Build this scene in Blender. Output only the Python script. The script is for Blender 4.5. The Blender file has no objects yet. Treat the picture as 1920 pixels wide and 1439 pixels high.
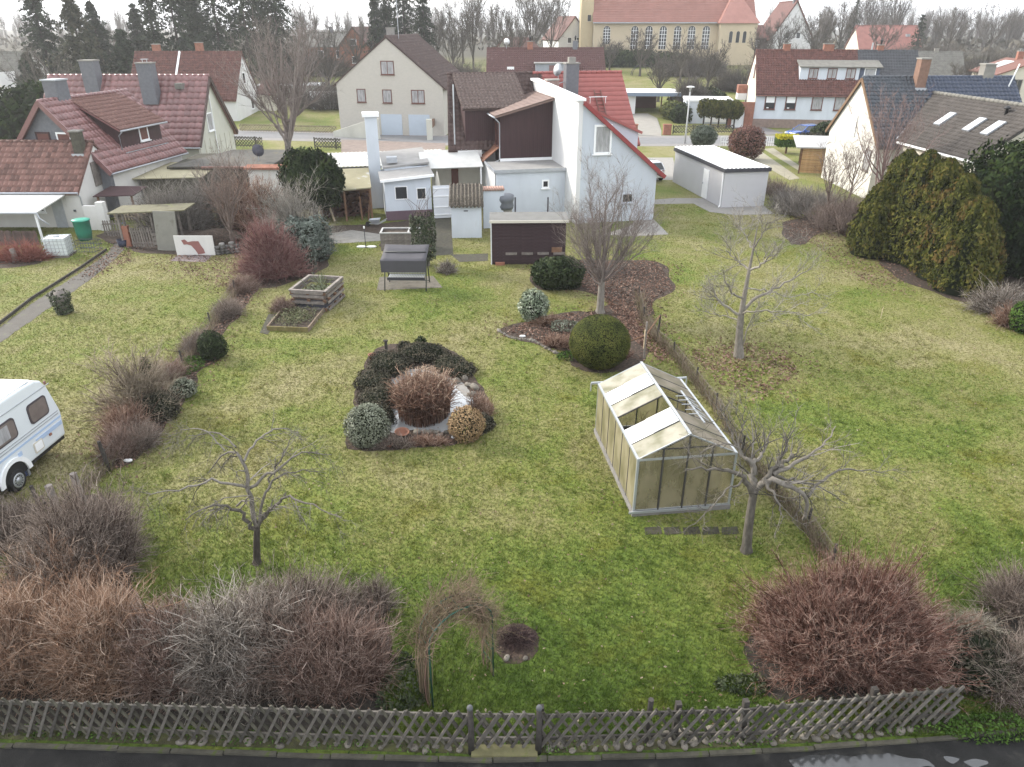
import bpy, math, random
import numpy as np
from mathutils import Vector, Matrix

rng = np.random.default_rng(7)
random.seed(7)
C = bpy.context.scene.collection
SC = bpy.context.scene
R_ = math.radians

# ------------------------------------------------------------------ camera
HC, FPX, TH = 11.5, 1345.0, R_(26.53)
ST, CT = math.sin(TH), math.cos(TH)
cam_d = bpy.data.cameras.new("camera")
cam = bpy.data.objects.new("camera", cam_d)
C.objects.link(cam)
cam.location = (0, 0, HC)
cam.rotation_euler = (math.pi / 2 - TH, 0, 0)
cam_d.sensor_fit = 'HORIZONTAL'
cam_d.sensor_width = 36.0
cam_d.lens = FPX / 1920 * 36
cam_d.clip_start, cam_d.clip_end = 0.1, 6000
SC.camera = cam

# ------------------------------------------------------------------ world, sun, exposure
SUN_EL, SUN_AZ = R_(27), R_(-62)          # azimuth from +Y towards +X
w = bpy.data.worlds.new("World"); SC.world = w; w.use_nodes = True
nt = w.node_tree; nt.nodes.clear()
wo = nt.nodes.new('ShaderNodeOutputWorld'); bg = nt.nodes.new('ShaderNodeBackground')
sky = nt.nodes.new('ShaderNodeTexSky'); sky.sky_type = 'NISHITA'; sky.sun_disc = False
sky.sun_elevation = SUN_EL; sky.sun_rotation = SUN_AZ
sky.air_density = 1.0; sky.dust_density = 2.0
tc = nt.nodes.new('ShaderNodeTexCoord'); mp = nt.nodes.new('ShaderNodeMapping')
mp.inputs['Scale'].default_value = (1.0, 1.0, 5.0)
nz = nt.nodes.new('ShaderNodeTexNoise'); nz.inputs['Scale'].default_value = 2.6
nz.inputs['Detail'].default_value = 7; nz.inputs['Roughness'].default_value = 0.55
rp = nt.nodes.new('ShaderNodeValToRGB')
rp.color_ramp.elements[0].position = 0.36; rp.color_ramp.elements[0].color = (0.62,) * 3 + (1,)
rp.color_ramp.elements[1].position = 0.56; rp.color_ramp.elements[1].color = (0.97,) * 3 + (1,)
mx = nt.nodes.new('ShaderNodeMixRGB')
mx.inputs['Color2'].default_value = (9.6, 9.9, 10.3, 1)   # thin bright cloud cover
nt.links.new(tc.outputs['Generated'], mp.inputs['Vector']); nt.links.new(mp.outputs[0], nz.inputs['Vector'])
nt.links.new(nz.outputs['Fac'], rp.inputs['Fac']); nt.links.new(rp.outputs['Color'], mx.inputs['Fac'])
nt.links.new(sky.outputs[0], mx.inputs['Color1']); nt.links.new(mx.outputs[0], bg.inputs['Color'])
bg.inputs['Strength'].default_value = 0.108
nt.links.new(bg.outputs[0], wo.inputs['Surface'])
sd = bpy.data.lights.new("sun", 'SUN'); so = bpy.data.objects.new("sun", sd); C.objects.link(so)
sd.energy = 2.8; sd.angle = R_(13); sd.color = (1.0, 0.93, 0.82)
so.location = (-60, 40, 60)
sdir = Vector((math.sin(SUN_AZ) * math.cos(SUN_EL), math.cos(SUN_AZ) * math.cos(SUN_EL), math.sin(SUN_EL)))
so.rotation_euler = (-sdir).to_track_quat('-Z', 'Y').to_euler()
SC.view_settings.view_transform = 'Standard'; SC.view_settings.look = 'None'
SC.view_settings.exposure = 1.16; SC.view_settings.gamma = 1.0
SC.view_settings.use_curve_mapping = False
SC.cycles.max_bounces = 6; SC.cycles.diffuse_bounces = 3; SC.cycles.transparent_max_bounces = 12
SC.cycles.volume_bounces = 0
SC.cycles.sample_clamp_indirect = 4.0

# ------------------------------------------------------------------ places
def tz(Y):
    return 0.055 * max(0.0, min(Y, 180.0) - 100.0)
def ray(px, py):
    u = 719.5 - py
    return (px - 960.0, FPX * CT + ST * u, -FPX * ST + CT * u)
def A(px, py, Y):
    d = ray(px, py); k = Y / d[1]
    return Vector((d[0] * k, Y, HC + d[2] * k))
def G(px, py, z=0.0):
    d = ray(px, py)
    k = (HC - z) / -d[2]
    Y = d[1] * k
    if Y > 100 and z == 0.0:
        m = d[2] / d[1]
        Y = (HC + 5.5) / (0.055 - m)
        if Y > 180: Y = (HC - 4.4) / -m
        k = Y / d[1]
        return Vector((d[0] * k, Y, tz(Y)))
    return Vector((d[0] * k, Y, z))
def ppm(Y):                                    # photo pixels per metre at ground distance Y
    return FPX / (Y * CT + HC * ST)

# ------------------------------------------------------------------ materials
def lin(c):
    c /= 255.0
    return c / 12.92 if c <= 0.04045 else ((c + 0.055) / 1.055) ** 2.4
def S(r, g, b, k=1.0):
    return (min(lin(r) * k, .9), min(lin(g) * k, .9), min(lin(b) * k, .9))
def _mul(c, k): return (min(c[0] * k, .95), min(c[1] * k, .95), min(c[2] * k, .95), 1)
MATS = {}
def mat(name, col, rough=0.85, var=0.18, scale=2.0, col2=None, fac2=0.5, bump=0.0, bscale=40.0, spec=0.3, metal=0.0,
        rnd=0.0, stretch=(1, 1, 1), coat=0.0):
    if name in MATS: return MATS[name]
    m = bpy.data.materials.new(name); m.use_nodes = True; n = m.node_tree.nodes; l = m.node_tree.links
    p = n['Principled BSDF']
    p.inputs['Roughness'].default_value = rough; p.inputs['Metallic'].default_value = metal
    p.inputs['Specular IOR Level'].default_value = spec
    p.inputs['Coat Weight'].default_value = coat
    t = n.new('ShaderNodeTexCoord'); mp = n.new('ShaderNodeMapping'); mp.inputs['Scale'].default_value = stretch
    l.new(t.outputs['Object'], mp.inputs['Vector'])
    nz = n.new('ShaderNodeTexNoise'); nz.inputs['Scale'].default_value = scale
    nz.inputs['Detail'].default_value = 6; nz.inputs['Roughness'].default_value = 0.62
    l.new(mp.outputs[0], nz.inputs['Vector'])
    r = n.new('ShaderNodeValToRGB'); e = r.color_ramp.elements
    e[0].position = 0.3; e[0].color = _mul(col, 1 - var)
    e[1].position = 0.7; e[1].color = _mul(col, 1 + var)
    if col2:
        x = r.color_ramp.elements.new(0.5 + 0.35 * (fac2 - .5)); x.color = _mul(col, 1)
        e[-1].color = col2 + (1,)
    l.new(nz.outputs['Fac'], r.inputs['Fac'])
    out = r.outputs['Color']
    if rnd:
        oi = n.new('ShaderNodeObjectInfo'); mr = n.new('ShaderNodeMapRange')
        mr.inputs['To Min'].default_value = 1 - rnd; mr.inputs['To Max'].default_value = 1 + rnd
        l.new(oi.outputs['Random'], mr.inputs['Value'])
        h = n.new('ShaderNodeHueSaturation'); l.new(mr.outputs[0], h.inputs['Value']); l.new(out, h.inputs['Color'])
        out = h.outputs['Color']
    l.new(out, p.inputs['Base Color'])
    if bump:
        n2 = n.new('ShaderNodeTexNoise'); n2.inputs['Scale'].default_value = bscale; n2.inputs['Detail'].default_value = 4
        l.new(mp.outputs[0], n2.inputs['Vector'])
        b = n.new('ShaderNodeBump'); b.inputs['Strength'].default_value = bump; b.inputs['Distance'].default_value = 0.02
        l.new(n2.outputs['Fac'], b.inputs['Height']); l.new(b.outputs[0], p.inputs['Normal'])
    MATS[name] = m
    return m
def ramp_mat(name, cols, rough=0.85, trans=0.0, spec=0.07, grain=0.0):
    """colour picked by the per-piece attribute rnd, slightly varied in space"""
    if name in MATS: return MATS[name]
    m = bpy.data.materials.new(name); m.use_nodes = True; n = m.node_tree.nodes; l = m.node_tree.links
    p = n['Principled BSDF']; p.inputs['Roughness'].default_value = rough; p.inputs['Specular IOR Level'].default_value = spec
    a = n.new('ShaderNodeAttribute'); a.attribute_name = 'rnd'
    r = n.new('ShaderNodeValToRGB'); r.color_ramp.elements[0].color = cols[0] + (1,); r.color_ramp.elements[1].color = cols[-1] + (1,)
    for i, c in enumerate(cols[1:-1]):
        x = r.color_ramp.elements.new((i + 1) / (len(cols) - 1)); x.color = c + (1,)
    if grain:
        g = n.new('ShaderNodeNewGeometry'); mp = n.new('ShaderNodeMapping'); mp.inputs['Scale'].default_value = (1, 1, .35); z = n.new('ShaderNodeTexNoise'); z.inputs['Scale'].default_value = 16; z.inputs['Detail'].default_value = 5
        l.new(g.outputs['Position'], mp.inputs[0]); l.new(mp.outputs[0], z.inputs['Vector']); q = n.new('ShaderNodeMath'); q.operation = 'MULTIPLY_ADD'; q.inputs[1].default_value = grain; l.new(z.outputs['Fac'], q.inputs[0])
        q2 = n.new('ShaderNodeMath'); q2.operation = 'SUBTRACT'; q2.inputs[1].default_value = grain * .5; l.new(a.outputs['Fac'], q.inputs[2]); l.new(q.outputs[0], q2.inputs[0]); l.new(q2.outputs[0], r.inputs['Fac'])
        b = n.new('ShaderNodeBump'); b.inputs['Strength'].default_value = .7; b.inputs['Distance'].default_value = .03; l.new(z.outputs['Fac'], b.inputs['Height']); l.new(b.outputs[0], p.inputs['Normal'])
    else: l.new(a.outputs['Fac'], r.inputs['Fac'])
    l.new(r.outputs['Color'], p.inputs['Base Color'])
    if trans:
        tr = n.new('ShaderNodeBsdfTranslucent'); ms = n.new('ShaderNodeMixShader'); ms.inputs[0].default_value = trans
        l.new(r.outputs['Color'], tr.inputs['Color']); l.new(p.outputs[0], ms.inputs[1]); l.new(tr.outputs[0], ms.inputs[2])
        l.new(ms.outputs[0], n['Material Output'].inputs['Surface'])
    MATS[name] = m
    return m

# ------------------------------------------------------------------ objects
def setp(o, label=None, cat=None, group=None, kind=None):
    if label: o['label'] = label
    if cat: o['category'] = cat
    if group: o['group'] = group
    if kind: o['kind'] = kind
    return o
def thing(name, label, cat, loc=(0, 0, 0), rz=0.0, group=None):
    o = bpy.data.objects.new(name, None); C.objects.link(o)
    o.location = loc; o.rotation_euler = (0, 0, rz); o.empty_display_size = 0.2
    return setp(o, label, cat, group)
def link(name, me, m, parent=None):
    o = bpy.data.objects.new(name, me); C.objects.link(o)
    if m is not None and not me.materials: me.materials.append(m)
    if parent is not None: o.parent = parent
    return o
class MB:
    def __init__(s): s.v, s.f = [], []
    def add(s, vs, fs):
        o = len(s.v); s.v += [tuple(v) for v in vs]; s.f += [tuple(i + o for i in f) for f in fs]; return s
    def box(s, x0, x1, y0, y1, z0, z1):
        return s.add([(x0, y0, z0), (x1, y0, z0), (x1, y1, z0), (x0, y1, z0), (x0, y0, z1), (x1, y0, z1), (x1, y1, z1), (x0, y1, z1)],
                     [(0, 3, 2, 1), (4, 5, 6, 7), (0, 1, 5, 4), (1, 2, 6, 5), (2, 3, 7, 6), (3, 0, 4, 7)])
    def obox(s, c, ex, ey, ez):
        """box centred at c with half-axis vectors"""
        c, ex, ey, ez = map(Vector, (c, ex, ey, ez)); v = []
        for k in (-1, 1):
            for a, b in ((-1, -1), (1, -1), (1, 1), (-1, 1)): v.append(c + ex * a + ey * b + ez * k)
        return s.add(v, [(0, 3, 2, 1), (4, 5, 6, 7), (0, 1, 5, 4), (1, 2, 6, 5), (2, 3, 7, 6), (3, 0, 4, 7)])
    def bar(s, a, b, w, h=None, up=(0, 0, 1)):
        a, b = Vector(a), Vector(b); h = h or w; d = (b - a); L = d.length
        if L < 1e-6: return s
        d /= L; u = Vector(up)
        if abs(d.dot(u)) > .98: u = Vector((1, 0, 0))
        x = d.cross(u).normalized(); z = x.cross(d).normalized()
        return s.obox((a + b) / 2, d * L / 2, x * w / 2, z * h / 2)
    def prism(s, poly, d):
        """closed polygon extruded along d"""
        d = Vector(d); n = len(poly); p = [Vector(q) for q in poly]
        return s.add(p + [q + d for q in p], [tuple(range(n))[::-1], tuple(range(n, 2 * n))] + [(i, (i + 1) % n, n + (i + 1) % n, n + i) for i in range(n)])
    def tube(s, pts, r, k=8, cap=True):
        pts = [Vector(p) for p in pts]; n = len(pts); rs = r if hasattr(r, '__len__') else [r] * n
        ref = None; o = len(s.v)
        for i, p in enumerate(pts):
            t = (pts[min(i + 1, n - 1)] - pts[max(i - 1, 0)]).normalized()
            if ref is None:
                ref = Vector((0, 0, 1)) if abs(t.z) < .9 else Vector((1, 0, 0))
            x = t.cross(ref).normalized(); y = x.cross(t).normalized()
            for j in range(k):
                a = 2 * math.pi * j / k; s.v.append(tuple(p + (x * math.cos(a) + y * math.sin(a)) * rs[i]))
        for i in range(n - 1):
            for j in range(k):
                s.f.append((o + i * k + j, o + i * k + (j + 1) % k, o + (i + 1) * k + (j + 1) % k, o + (i + 1) * k + j))
        if cap:
            s.f.append(tuple(o + j for j in range(k))[::-1]); s.f.append(tuple(o + (n - 1) * k + j for j in range(k)))
        return s
    def lathe(s, c, prof, k=16):
        c = Vector(c); o = len(s.v); n = len(prof)
        for r, z in prof:
            for j in range(k):
                a = 2 * math.pi * j / k; s.v.append((c.x + r * math.cos(a), c.y + r * math.sin(a), c.z + z))
        for i in range(n - 1):
            for j in range(k):
                s.f.append((o + i * k + j, o + i * k + (j + 1) % k, o + (i + 1) * k + (j + 1) % k, o + (i + 1) * k + j))
        s.f.append(tuple(o + j for j in range(k))[::-1]); s.f.append(tuple(o + (n - 1) * k + j for j in range(k)))
        return s
    def mesh(s, name, smooth=False):
        me = bpy.data.meshes.new(name); me.from_pydata(s.v, [], s.f); me.update()
        if smooth: me.polygons.foreach_set('use_smooth', [True] * len(me.polygons))
        return me
    def build(s, name, m, parent=None, smooth=False):
        return link(name, s.mesh(name, smooth), m, parent)
def np_mesh(name, v, f, rnd=None, smooth=False):
    me = bpy.data.meshes.new(name)
    if isinstance(f, list):
        sz = np.concatenate([np.full(len(q), q.shape[1], np.int32) for q in f]); fl = np.concatenate([q.ravel() for q in f])
    else: sz = np.full(len(f), f.shape[1], np.int32); fl = f.ravel()
    me.vertices.add(len(v)); me.vertices.foreach_set('co', np.ascontiguousarray(v, np.float32).ravel())
    me.loops.add(len(fl)); me.loops.foreach_set('vertex_index', np.ascontiguousarray(fl, np.int32))
    me.polygons.add(len(sz)); me.polygons.foreach_set('loop_start', np.ascontiguousarray(np.r_[0, np.cumsum(sz)[:-1]], np.int32))
    if smooth: me.polygons.foreach_set('use_smooth', np.ones(len(sz), bool))
    if rnd is not None:
        a = me.attributes.new('rnd', 'FLOAT', 'POINT'); a.data.foreach_set('value', np.ascontiguousarray(rnd, np.float32))
    me.update(calc_edges=True)
    return me
def bevel(o, wd=0.02, seg=1):
    b = o.modifiers.new('bevel', 'BEVEL'); b.width = wd; b.segments = seg; b.limit_method = 'ANGLE'; b.angle_limit = R_(40)
    return o
def sheet(name, poly, m, z=0.006, kind='structure', parent=None, label=None):
    """flat ground sheet from outline points (x, y)"""
    mb = MB(); n = len(poly)
    mb.add([(p[0], p[1], z + tz(p[1])) for p in poly], [tuple(range(n))])
    me = mb.mesh(name); 
    if me.polygons[0].normal.z < 0: me.flip_normals()
    o = link(name, me, m, parent)
    if kind and parent is None: o['kind'] = kind
    if label: o['label'] = label
    return o
def wobble(poly, seg=0.4, amp=0.12, seed=0):
    """finer, uneven outline"""
    r = random.Random(seed); out = []; n = len(poly); ph = [r.uniform(0, 6.3) for _ in range(6)]; t = 0.0
    seg = min(seg, .16, amp * .9)
    P = [Vector(p[:2]) for p in poly]
    for i in range(n):
        a, b, z, c = P[i], P[(i + 1) % n], P[i - 1], P[(i + 2) % n]; L = (b - a).length; k = max(1, int(L / seg))
        nrm = Vector((-(b - a).y, (b - a).x)) / max(L, 1e-6)
        for j in range(k):
            u = j / k; q = .5 * (2 * a + (b - z) * u + (2 * z - 5 * a + 4 * b - c) * u * u + (3 * a - z - 3 * b + c) * u ** 3)
            s = t + L * u; o = .5 * math.sin(s / (amp * 7) + ph[0]) + .35 * math.sin(s / (amp * 3.1) + ph[1]) + .3 * math.sin(s / (amp * 1.5) + ph[2])
            out.append(q + nrm * amp * o)
        t += L
    return [(p.x, p.y) for p in out]
def in_poly(x, y, poly):
    c = np.zeros(x.shape, bool); n = len(poly); j = n - 1
    for i in range(n):
        xi, yi, xj, yj = poly[i][0], poly[i][1], poly[j][0], poly[j][1]
        if yi != yj:
            c ^= ((yi > y) != (yj > y)) & (x < (xj - xi) * (y - yi) / (yj - yi) + xi)
        j = i
    return c
NOGRASS = []
def bed(name, poly, m, z=0.008, label=None):
    NOGRASS.append(poly)
    return sheet(name, poly, m, z, label=label)

# ------------------------------------------------------------------ plant shapes (numpy)
def unit(v): return v / np.maximum(np.linalg.norm(v, axis=-1, keepdims=True), 1e-9)
def tubes(P, R, k=3):
    """N polylines (N,K,3) with radii (N,K) -> vertices, quads"""
    N, K, _ = P.shape
    T = np.gradient(P, axis=1); T = unit(T)
    ref = np.where(np.abs(T[:, :1, 2:3]) > .8, np.array([1., 0, 0]), np.array([0, 0, 1.]))
    X = unit(np.cross(T, ref)); Y = np.cross(X, T)
    a = np.arange(k) * 2 * np.pi / k
    V = P[:, :, None, :] + R[:, :, None, None] * (np.cos(a)[None, None, :, None] * X[:, :, None, :] + np.sin(a)[None, None, :, None] * Y[:, :, None, :])
    i = np.arange(N)[:, None, None] * K * k + np.arange(K - 1)[None, :, None] * k
    j = np.arange(k)[None, None, :]
    jn = (j + 1) % k
    F = np.stack([i + j, i + jn, i + k + jn, i + k + j], -1).reshape(-1, 4)
    return V.reshape(-1, 3), F
class Twigs:
    def __init__(s): s.V, s.F, s.F3, s.Rn, s.o = [], [], [], [], 0
    def add(s, P, R, k=3, rn=None):
        n = len(P); rn = rng.random(n) if rn is None else rn
        if P.shape[1] == 2:                       # straight spur: three-sided cone
            V, F = tubes(P, R, 3); V = V.reshape(n, 6, 3)[:, :4].copy(); V[:, 3] = P[:, 1]; i = np.arange(n)[:, None] * 4 + s.o
            s.V.append(V.reshape(-1, 3)); s.F3 += [np.concatenate([i + np.array([[0, 1, 3]]), i + np.array([[1, 2, 3]]), i + np.array([[2, 0, 3]])])]
            s.Rn.append(np.repeat(rn, 4)); s.o += n * 4; return s
        V, F = tubes(P, R, k)
        s.V.append(V); s.F.append(F + s.o); s.Rn.append(np.repeat(rn, P.shape[1] * k)); s.o += len(V)
        return s
    def mesh(s, name, smooth=True): return np_mesh(name, np.concatenate(s.V), ([np.concatenate(s.F)] if s.F else []) + ([np.concatenate(s.F3)] if s.F3 else []), np.concatenate(s.Rn), smooth)
    def build(s, name, m, parent=None): return link(name, s.mesh(name), m, parent)
def sprout(P, Rr, n, lmin, lmax, ang=(.4, 1.0), up=0.15, t0=.25, K=4, rs=.55, bend=.18, lift=.1, tip=.35, rmin=.002):
    N, Kp, _ = P.shape
    idx = np.repeat(np.arange(N), n); M = len(idx)
    t = rng.uniform(t0, 1.0, M) * (Kp - 1) * .999; i = t.astype(int); f = (t - i)[:, None]
    p0 = P[idx, i] * (1 - f) + P[idx, i + 1] * f
    tan = unit(P[idx, i + 1] - P[idx, i])
    r0 = np.maximum((Rr[idx, i] * (1 - f[:, 0]) + Rr[idx, i + 1] * f[:, 0]) * rs, rmin)
    rv = rng.normal(size=(M, 3)); per = unit(rv - (rv * tan).sum(1, keepdims=True) * tan)
    a = rng.uniform(ang[0], ang[1], M)[:, None]
    d = unit(np.cos(a) * tan + np.sin(a) * per + np.array([0, 0, up]))
    L = rng.uniform(lmin, lmax, M) * (1.15 - .45 * t / Kp)
    b = rng.normal(size=(M, 3)) * bend; b[:, 2] += lift
    s = np.linspace(0, 1, K)[None, :, None]
    Q = p0[:, None] + d[:, None] * L[:, None, None] * s + b[:, None] * L[:, None, None] * s ** 2
    Q[:, 1:-1] += rng.normal(size=(M, K - 2, 3)) * (L * .03)[:, None, None]
    Q[:, :, 2] = np.maximum(Q[:, :, 2], .02)
    RR = r0[:, None] * np.linspace(1, tip, K)[None, :]
    return Q, RR
def resample(path, K):
    p = np.array(path, float); d = np.r_[0, np.cumsum(np.linalg.norm(np.diff(p, axis=0), axis=1))]; d /= d[-1]
    s = np.linspace(0, 1, K)
    # smooth through the points
    q = np.stack([np.interp(s, d, p[:, c]) for c in range(3)], 1)
    for _ in range(2):
        q[1:-1] = q[1:-1] * .5 + (q[:-2] + q[2:]) * .25
    return q
def leaves(name, pts, nrm, size, m, parent=None, lay=.35, aspect=.55, vert=False, rn=None, stuff=False):
    """one quad per point; nrm = preferred facing"""
    N = len(pts); pts = np.asarray(pts, float)
    n = unit(np.asarray(nrm, float) + rng.normal(size=(N, 3)) * lay)
    rv = rng.normal(size=(N, 3))
    if vert: rv = rv * .5 + np.array([0, 0, 1.0])
    u = unit(rv - (rv * n).sum(1, keepdims=True) * n); v = np.cross(n, u)
    sz = size * rng.uniform(.6, 1.35, N)[:, None]
    u = u * sz; v = v * sz * aspect
    V = np.stack([pts - u, pts + v * .9 - u * .1 , pts + u, pts - v * .9 - u * .1], 1).reshape(-1, 3)
    F = np.arange(N * 4).reshape(N, 4)
    rn = rng.random(N) if rn is None else rn
    me = np_mesh(name, V, F, np.repeat(rn, 4))
    o = link(name, me, m, parent)
    if stuff: o['kind'] = 'stuff'
    return o
def lump(d, f=2.3, seed=0.0):
    """cheap smooth noise on directions/points (N,3) in about -1..1"""
    x, y, z = d[:, 0] * f + seed, d[:, 1] * f + seed * 1.7, d[:, 2] * f - seed
    return (np.sin(x * 1.7 + np.sin(y * 1.3 + 1.1)) + np.sin(y * 2.1 + np.sin(z * 1.9 + .4)) + np.sin(z * 2.3 + np.sin(x * 2.7))) / 3
def ball_pts(n, c, r, jitter=.06, lumpy=.1, seed=0., zmin=-1.0, f=2.3):
    d = unit(rng.normal(size=(int(n * 1.0), 3))); d = d[d[:, 2] > zmin]
    k = 1 + lumpy * lump(d, f, seed) + rng.normal(size=len(d)) * jitter
    k = np.where(rng.random(len(d)) < .25, k * rng.uniform(.7, 1, len(d)), k)
    return np.array(c) + d * np.array(r) * k[:, None], unit(d / np.array(r))
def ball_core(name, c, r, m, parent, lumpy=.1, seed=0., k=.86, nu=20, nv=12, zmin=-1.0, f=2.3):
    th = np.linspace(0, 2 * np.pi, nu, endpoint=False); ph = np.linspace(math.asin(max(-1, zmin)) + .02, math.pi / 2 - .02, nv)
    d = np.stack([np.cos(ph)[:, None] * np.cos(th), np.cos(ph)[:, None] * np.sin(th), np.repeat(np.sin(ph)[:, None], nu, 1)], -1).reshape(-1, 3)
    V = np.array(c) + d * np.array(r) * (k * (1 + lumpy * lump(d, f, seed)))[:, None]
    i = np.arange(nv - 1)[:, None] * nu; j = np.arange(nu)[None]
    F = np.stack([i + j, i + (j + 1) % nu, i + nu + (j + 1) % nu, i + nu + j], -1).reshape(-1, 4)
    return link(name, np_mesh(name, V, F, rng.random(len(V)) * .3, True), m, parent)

# ------------------------------------------------------------------ common materials
M_ = {}
M_['white'] = mat('white_render', (.62, .62, .62), var=.07, scale=1.1, col2=(.50, .49, .465), fac2=1.4, stretch=(1, 1, .3), bump=.15, bscale=60)
M_['bluewhite'] = mat('bluish_white_render', (.52, .56, .615), var=.07, scale=1.1, col2=(.42, .44, .455), fac2=1.4, stretch=(1, 1, .3), bump=.15, bscale=60)
M_['lightblue'] = mat('pale_blue_render', (.47, .505, .56), var=.06, scale=.9, col2=(.40, .42, .45), fac2=1.4, stretch=(1, 1, .3), bump=.15, bscale=60)
M_['cream'] = mat('cream_render', (.54, .51, .44), var=.07, scale=.8, bump=.15, bscale=60)
M_['oldwhite'] = mat('weathered_whitewash', (.60, .59, .57), var=.12, scale=1.2, col2=(.33, .32, .30), fac2=.9, bump=.3, bscale=25, stretch=(1, 1, .35))
M_['palestucco'] = mat('grey_cream_stucco', (.48, .48, .43), var=.1, scale=.9, bump=.2, bscale=40, stretch=(1, 1, .4))
M_['church'] = mat('church_plaster', (.50, .42, .30), var=.08, scale=.25, bump=.15, bscale=20)
M_['creambrick'] = mat('cream_brick', (.47, .44, .40), var=.06, scale=1.0)
M_['brick'] = mat('red_brick', (.25, .11, .075), var=.25, scale=3, bump=.4, bscale=30)
M_['redtile'] = mat('glazed_wine_red_tile', (.185, .088, .085), rough=.36, var=.15, scale=6, rnd=.18, spec=.6)
M_['oldtile'] = mat('old_red_clay_tile', (.165, .088, .074), rough=.75, var=.35, scale=5, rnd=.3, col2=(.26, .165, .13), fac2=.8)
M_['browntile'] = mat('brown_red_clay_tile', (.135, .055, .045), rough=.7, var=.55, scale=2.2, col2=(.20, .10, .08), fac2=.9)
M_['darktile'] = mat('dark_weathered_tile', (.085, .055, .05), rough=.75, var=.4, scale=2.5, col2=(.2, .17, .15), fac2=.9)
M_['brightred'] = mat('bright_red_tile', (.29, .092, .082), rough=.5, var=.1, scale=3)
M_['bluetile'] = mat('blue_black_glazed_tile', (.042, .050, .062), rough=.4, var=.3, scale=3, spec=.5)
M_['navytile'] = mat('navy_glazed_tile', (.03, .042, .075), rough=.3, var=.2, scale=3, spec=.5)
M_['greytile'] = mat('grey_brown_tile', (.066, .059, .055), rough=.8, var=.3, scale=2, spec=.2)
M_['mossgrey'] = mat('grey_concrete_tile', (.15, .145, .13), rough=.85, var=.25, scale=2)
M_['slate'] = mat('slate_cladding', (.125, .13, .145), rough=.55, var=.15, scale=5)
M_['brownclad'] = mat('dark_brown_cladding', (.048, .024, .026), rough=.6, var=.2, scale=2, stretch=(4, 4, .3))
M_['darkwood'] = mat('dark_stained_wood', (.048, .028, .032), rough=.8, var=.45, scale=5, col2=(.16, .14, .14), fac2=.97, stretch=(1, 1, 5))
M_['greywood'] = mat('weathered_grey_wood', (.17, .15, .135), rough=.9, var=.35, scale=6, bump=.4, bscale=50, rnd=.2)
M_['lathwood'] = mat('grey_lath_wood', (.108, .098, .086), rough=.9, var=.45, scale=7, col2=(.17, .165, .13), fac2=.9, bump=.4, bscale=60, rnd=.42)
M_['lathback'] = mat('mossy_dark_lath', (.092, .086, .066), rough=.95, var=.45, scale=6, col2=(.115, .125, .05), fac2=.8, bump=.4, bscale=60, rnd=.4)
M_['postwood'] = mat('dark_post_wood', (.045, .04, .036), rough=.9, var=.4, scale=7, bump=.4, bscale=50)
M_['brownwood'] = mat('brown_wood', (.16, .09, .055), rough=.85, var=.3, scale=5, rnd=.2)
M_['palewood'] = mat('pale_wood', (.42, .34, .24), rough=.85, var=.2, scale=5, rnd=.15)
M_['alu'] = mat('aluminium', (.40, .42, .44), rough=.4, var=.08, scale=5, spec=.5, metal=.5)
M_['zinc'] = mat('zinc_gutter', (.36, .38, .41), rough=.45, var=.1, scale=5, spec=.5, metal=.3)
M_['whitepaint'] = mat('white_paint', (.78, .79, .80), rough=.5, var=.04, scale=3)
M_['greyfelt'] = mat('grey_roofing_felt', (.26, .255, .25), rough=.95, var=.12, scale=1.5)
M_['darkgrey'] = mat('dark_grey_trim', (.05, .05, .06), rough=.6, var=.1)
M_['metalgrey'] = mat('pale_grey_garage_wall', (.48, .48, .50), rough=.7, var=.03, scale=1)
M_['black'] = mat('black_plastic', (.02, .02, .022), rough=.5, var=.1)
M_['concrete'] = mat('concrete', (.24, .23, .21), rough=.95, var=.18, scale=2.5, bump=.3, bscale=25, rnd=.12)
M_['concretemoss'] = mat('mossy_concrete', (.075, .070, .054), rough=.95, var=.45, scale=5, col2=(.062, .078, .022), fac2=.8, bump=.4, bscale=25, rnd=.15)
M_['stone'] = mat('field_stone', (.165, .148, .125), rough=.9, var=.35, scale=5, col2=(.25, .23, .20), fac2=.8, bump=.5, bscale=14, rnd=.3)
M_['roofwhite'] = mat('dirty_white_sheet', (.50, .50, .485), rough=.6, var=.1, scale=1.4, col2=(.36, .355, .33), fac2=1.2)
M_['glass'] = mat('dark_window_glass', (.03, .033, .038), rough=.08, var=.2, scale=1.5, spec=.5)
M_['curtain'] = mat('window_with_net_curtain', (.30, .30, .31), rough=.25, var=.35, scale=2.0, spec=.5, stretch=(3, 3, .6))
M_['winbrown'] = mat('brown_window_frame', (.13, .055, .045), rough=.6, var=.1)
M_['soil'] = mat('dark_garden_soil', (.06, .045, .035), rough=1, var=.5, scale=6, col2=(.12, .085, .07), fac2=.7, bump=.8, bscale=30)
M_['leafsoil'] = mat('leaf_covered_soil', (.05, .036, .028), rough=1, var=.55, scale=9, col2=(.115, .078, .058), fac2=.6, bump=.8, bscale=30)
M_['pavers'] = mat('light_concrete_paving', (.235, .225, .21), rough=.95, var=.12, scale=3, bump=.3, bscale=30, rnd=.1)
M_['asphalt'] = mat('street_asphalt', (.17, .17, .175), rough=.9, var=.12, scale=1.5, bump=.3, bscale=80)
M_['terracotta'] = mat('terracotta', (.24, .115, .078), rough=.8, var=.15, scale=6)
M_['rubber'] = mat('tyre_rubber', (.018, .018, .019), rough=.8, var=.2)
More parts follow.
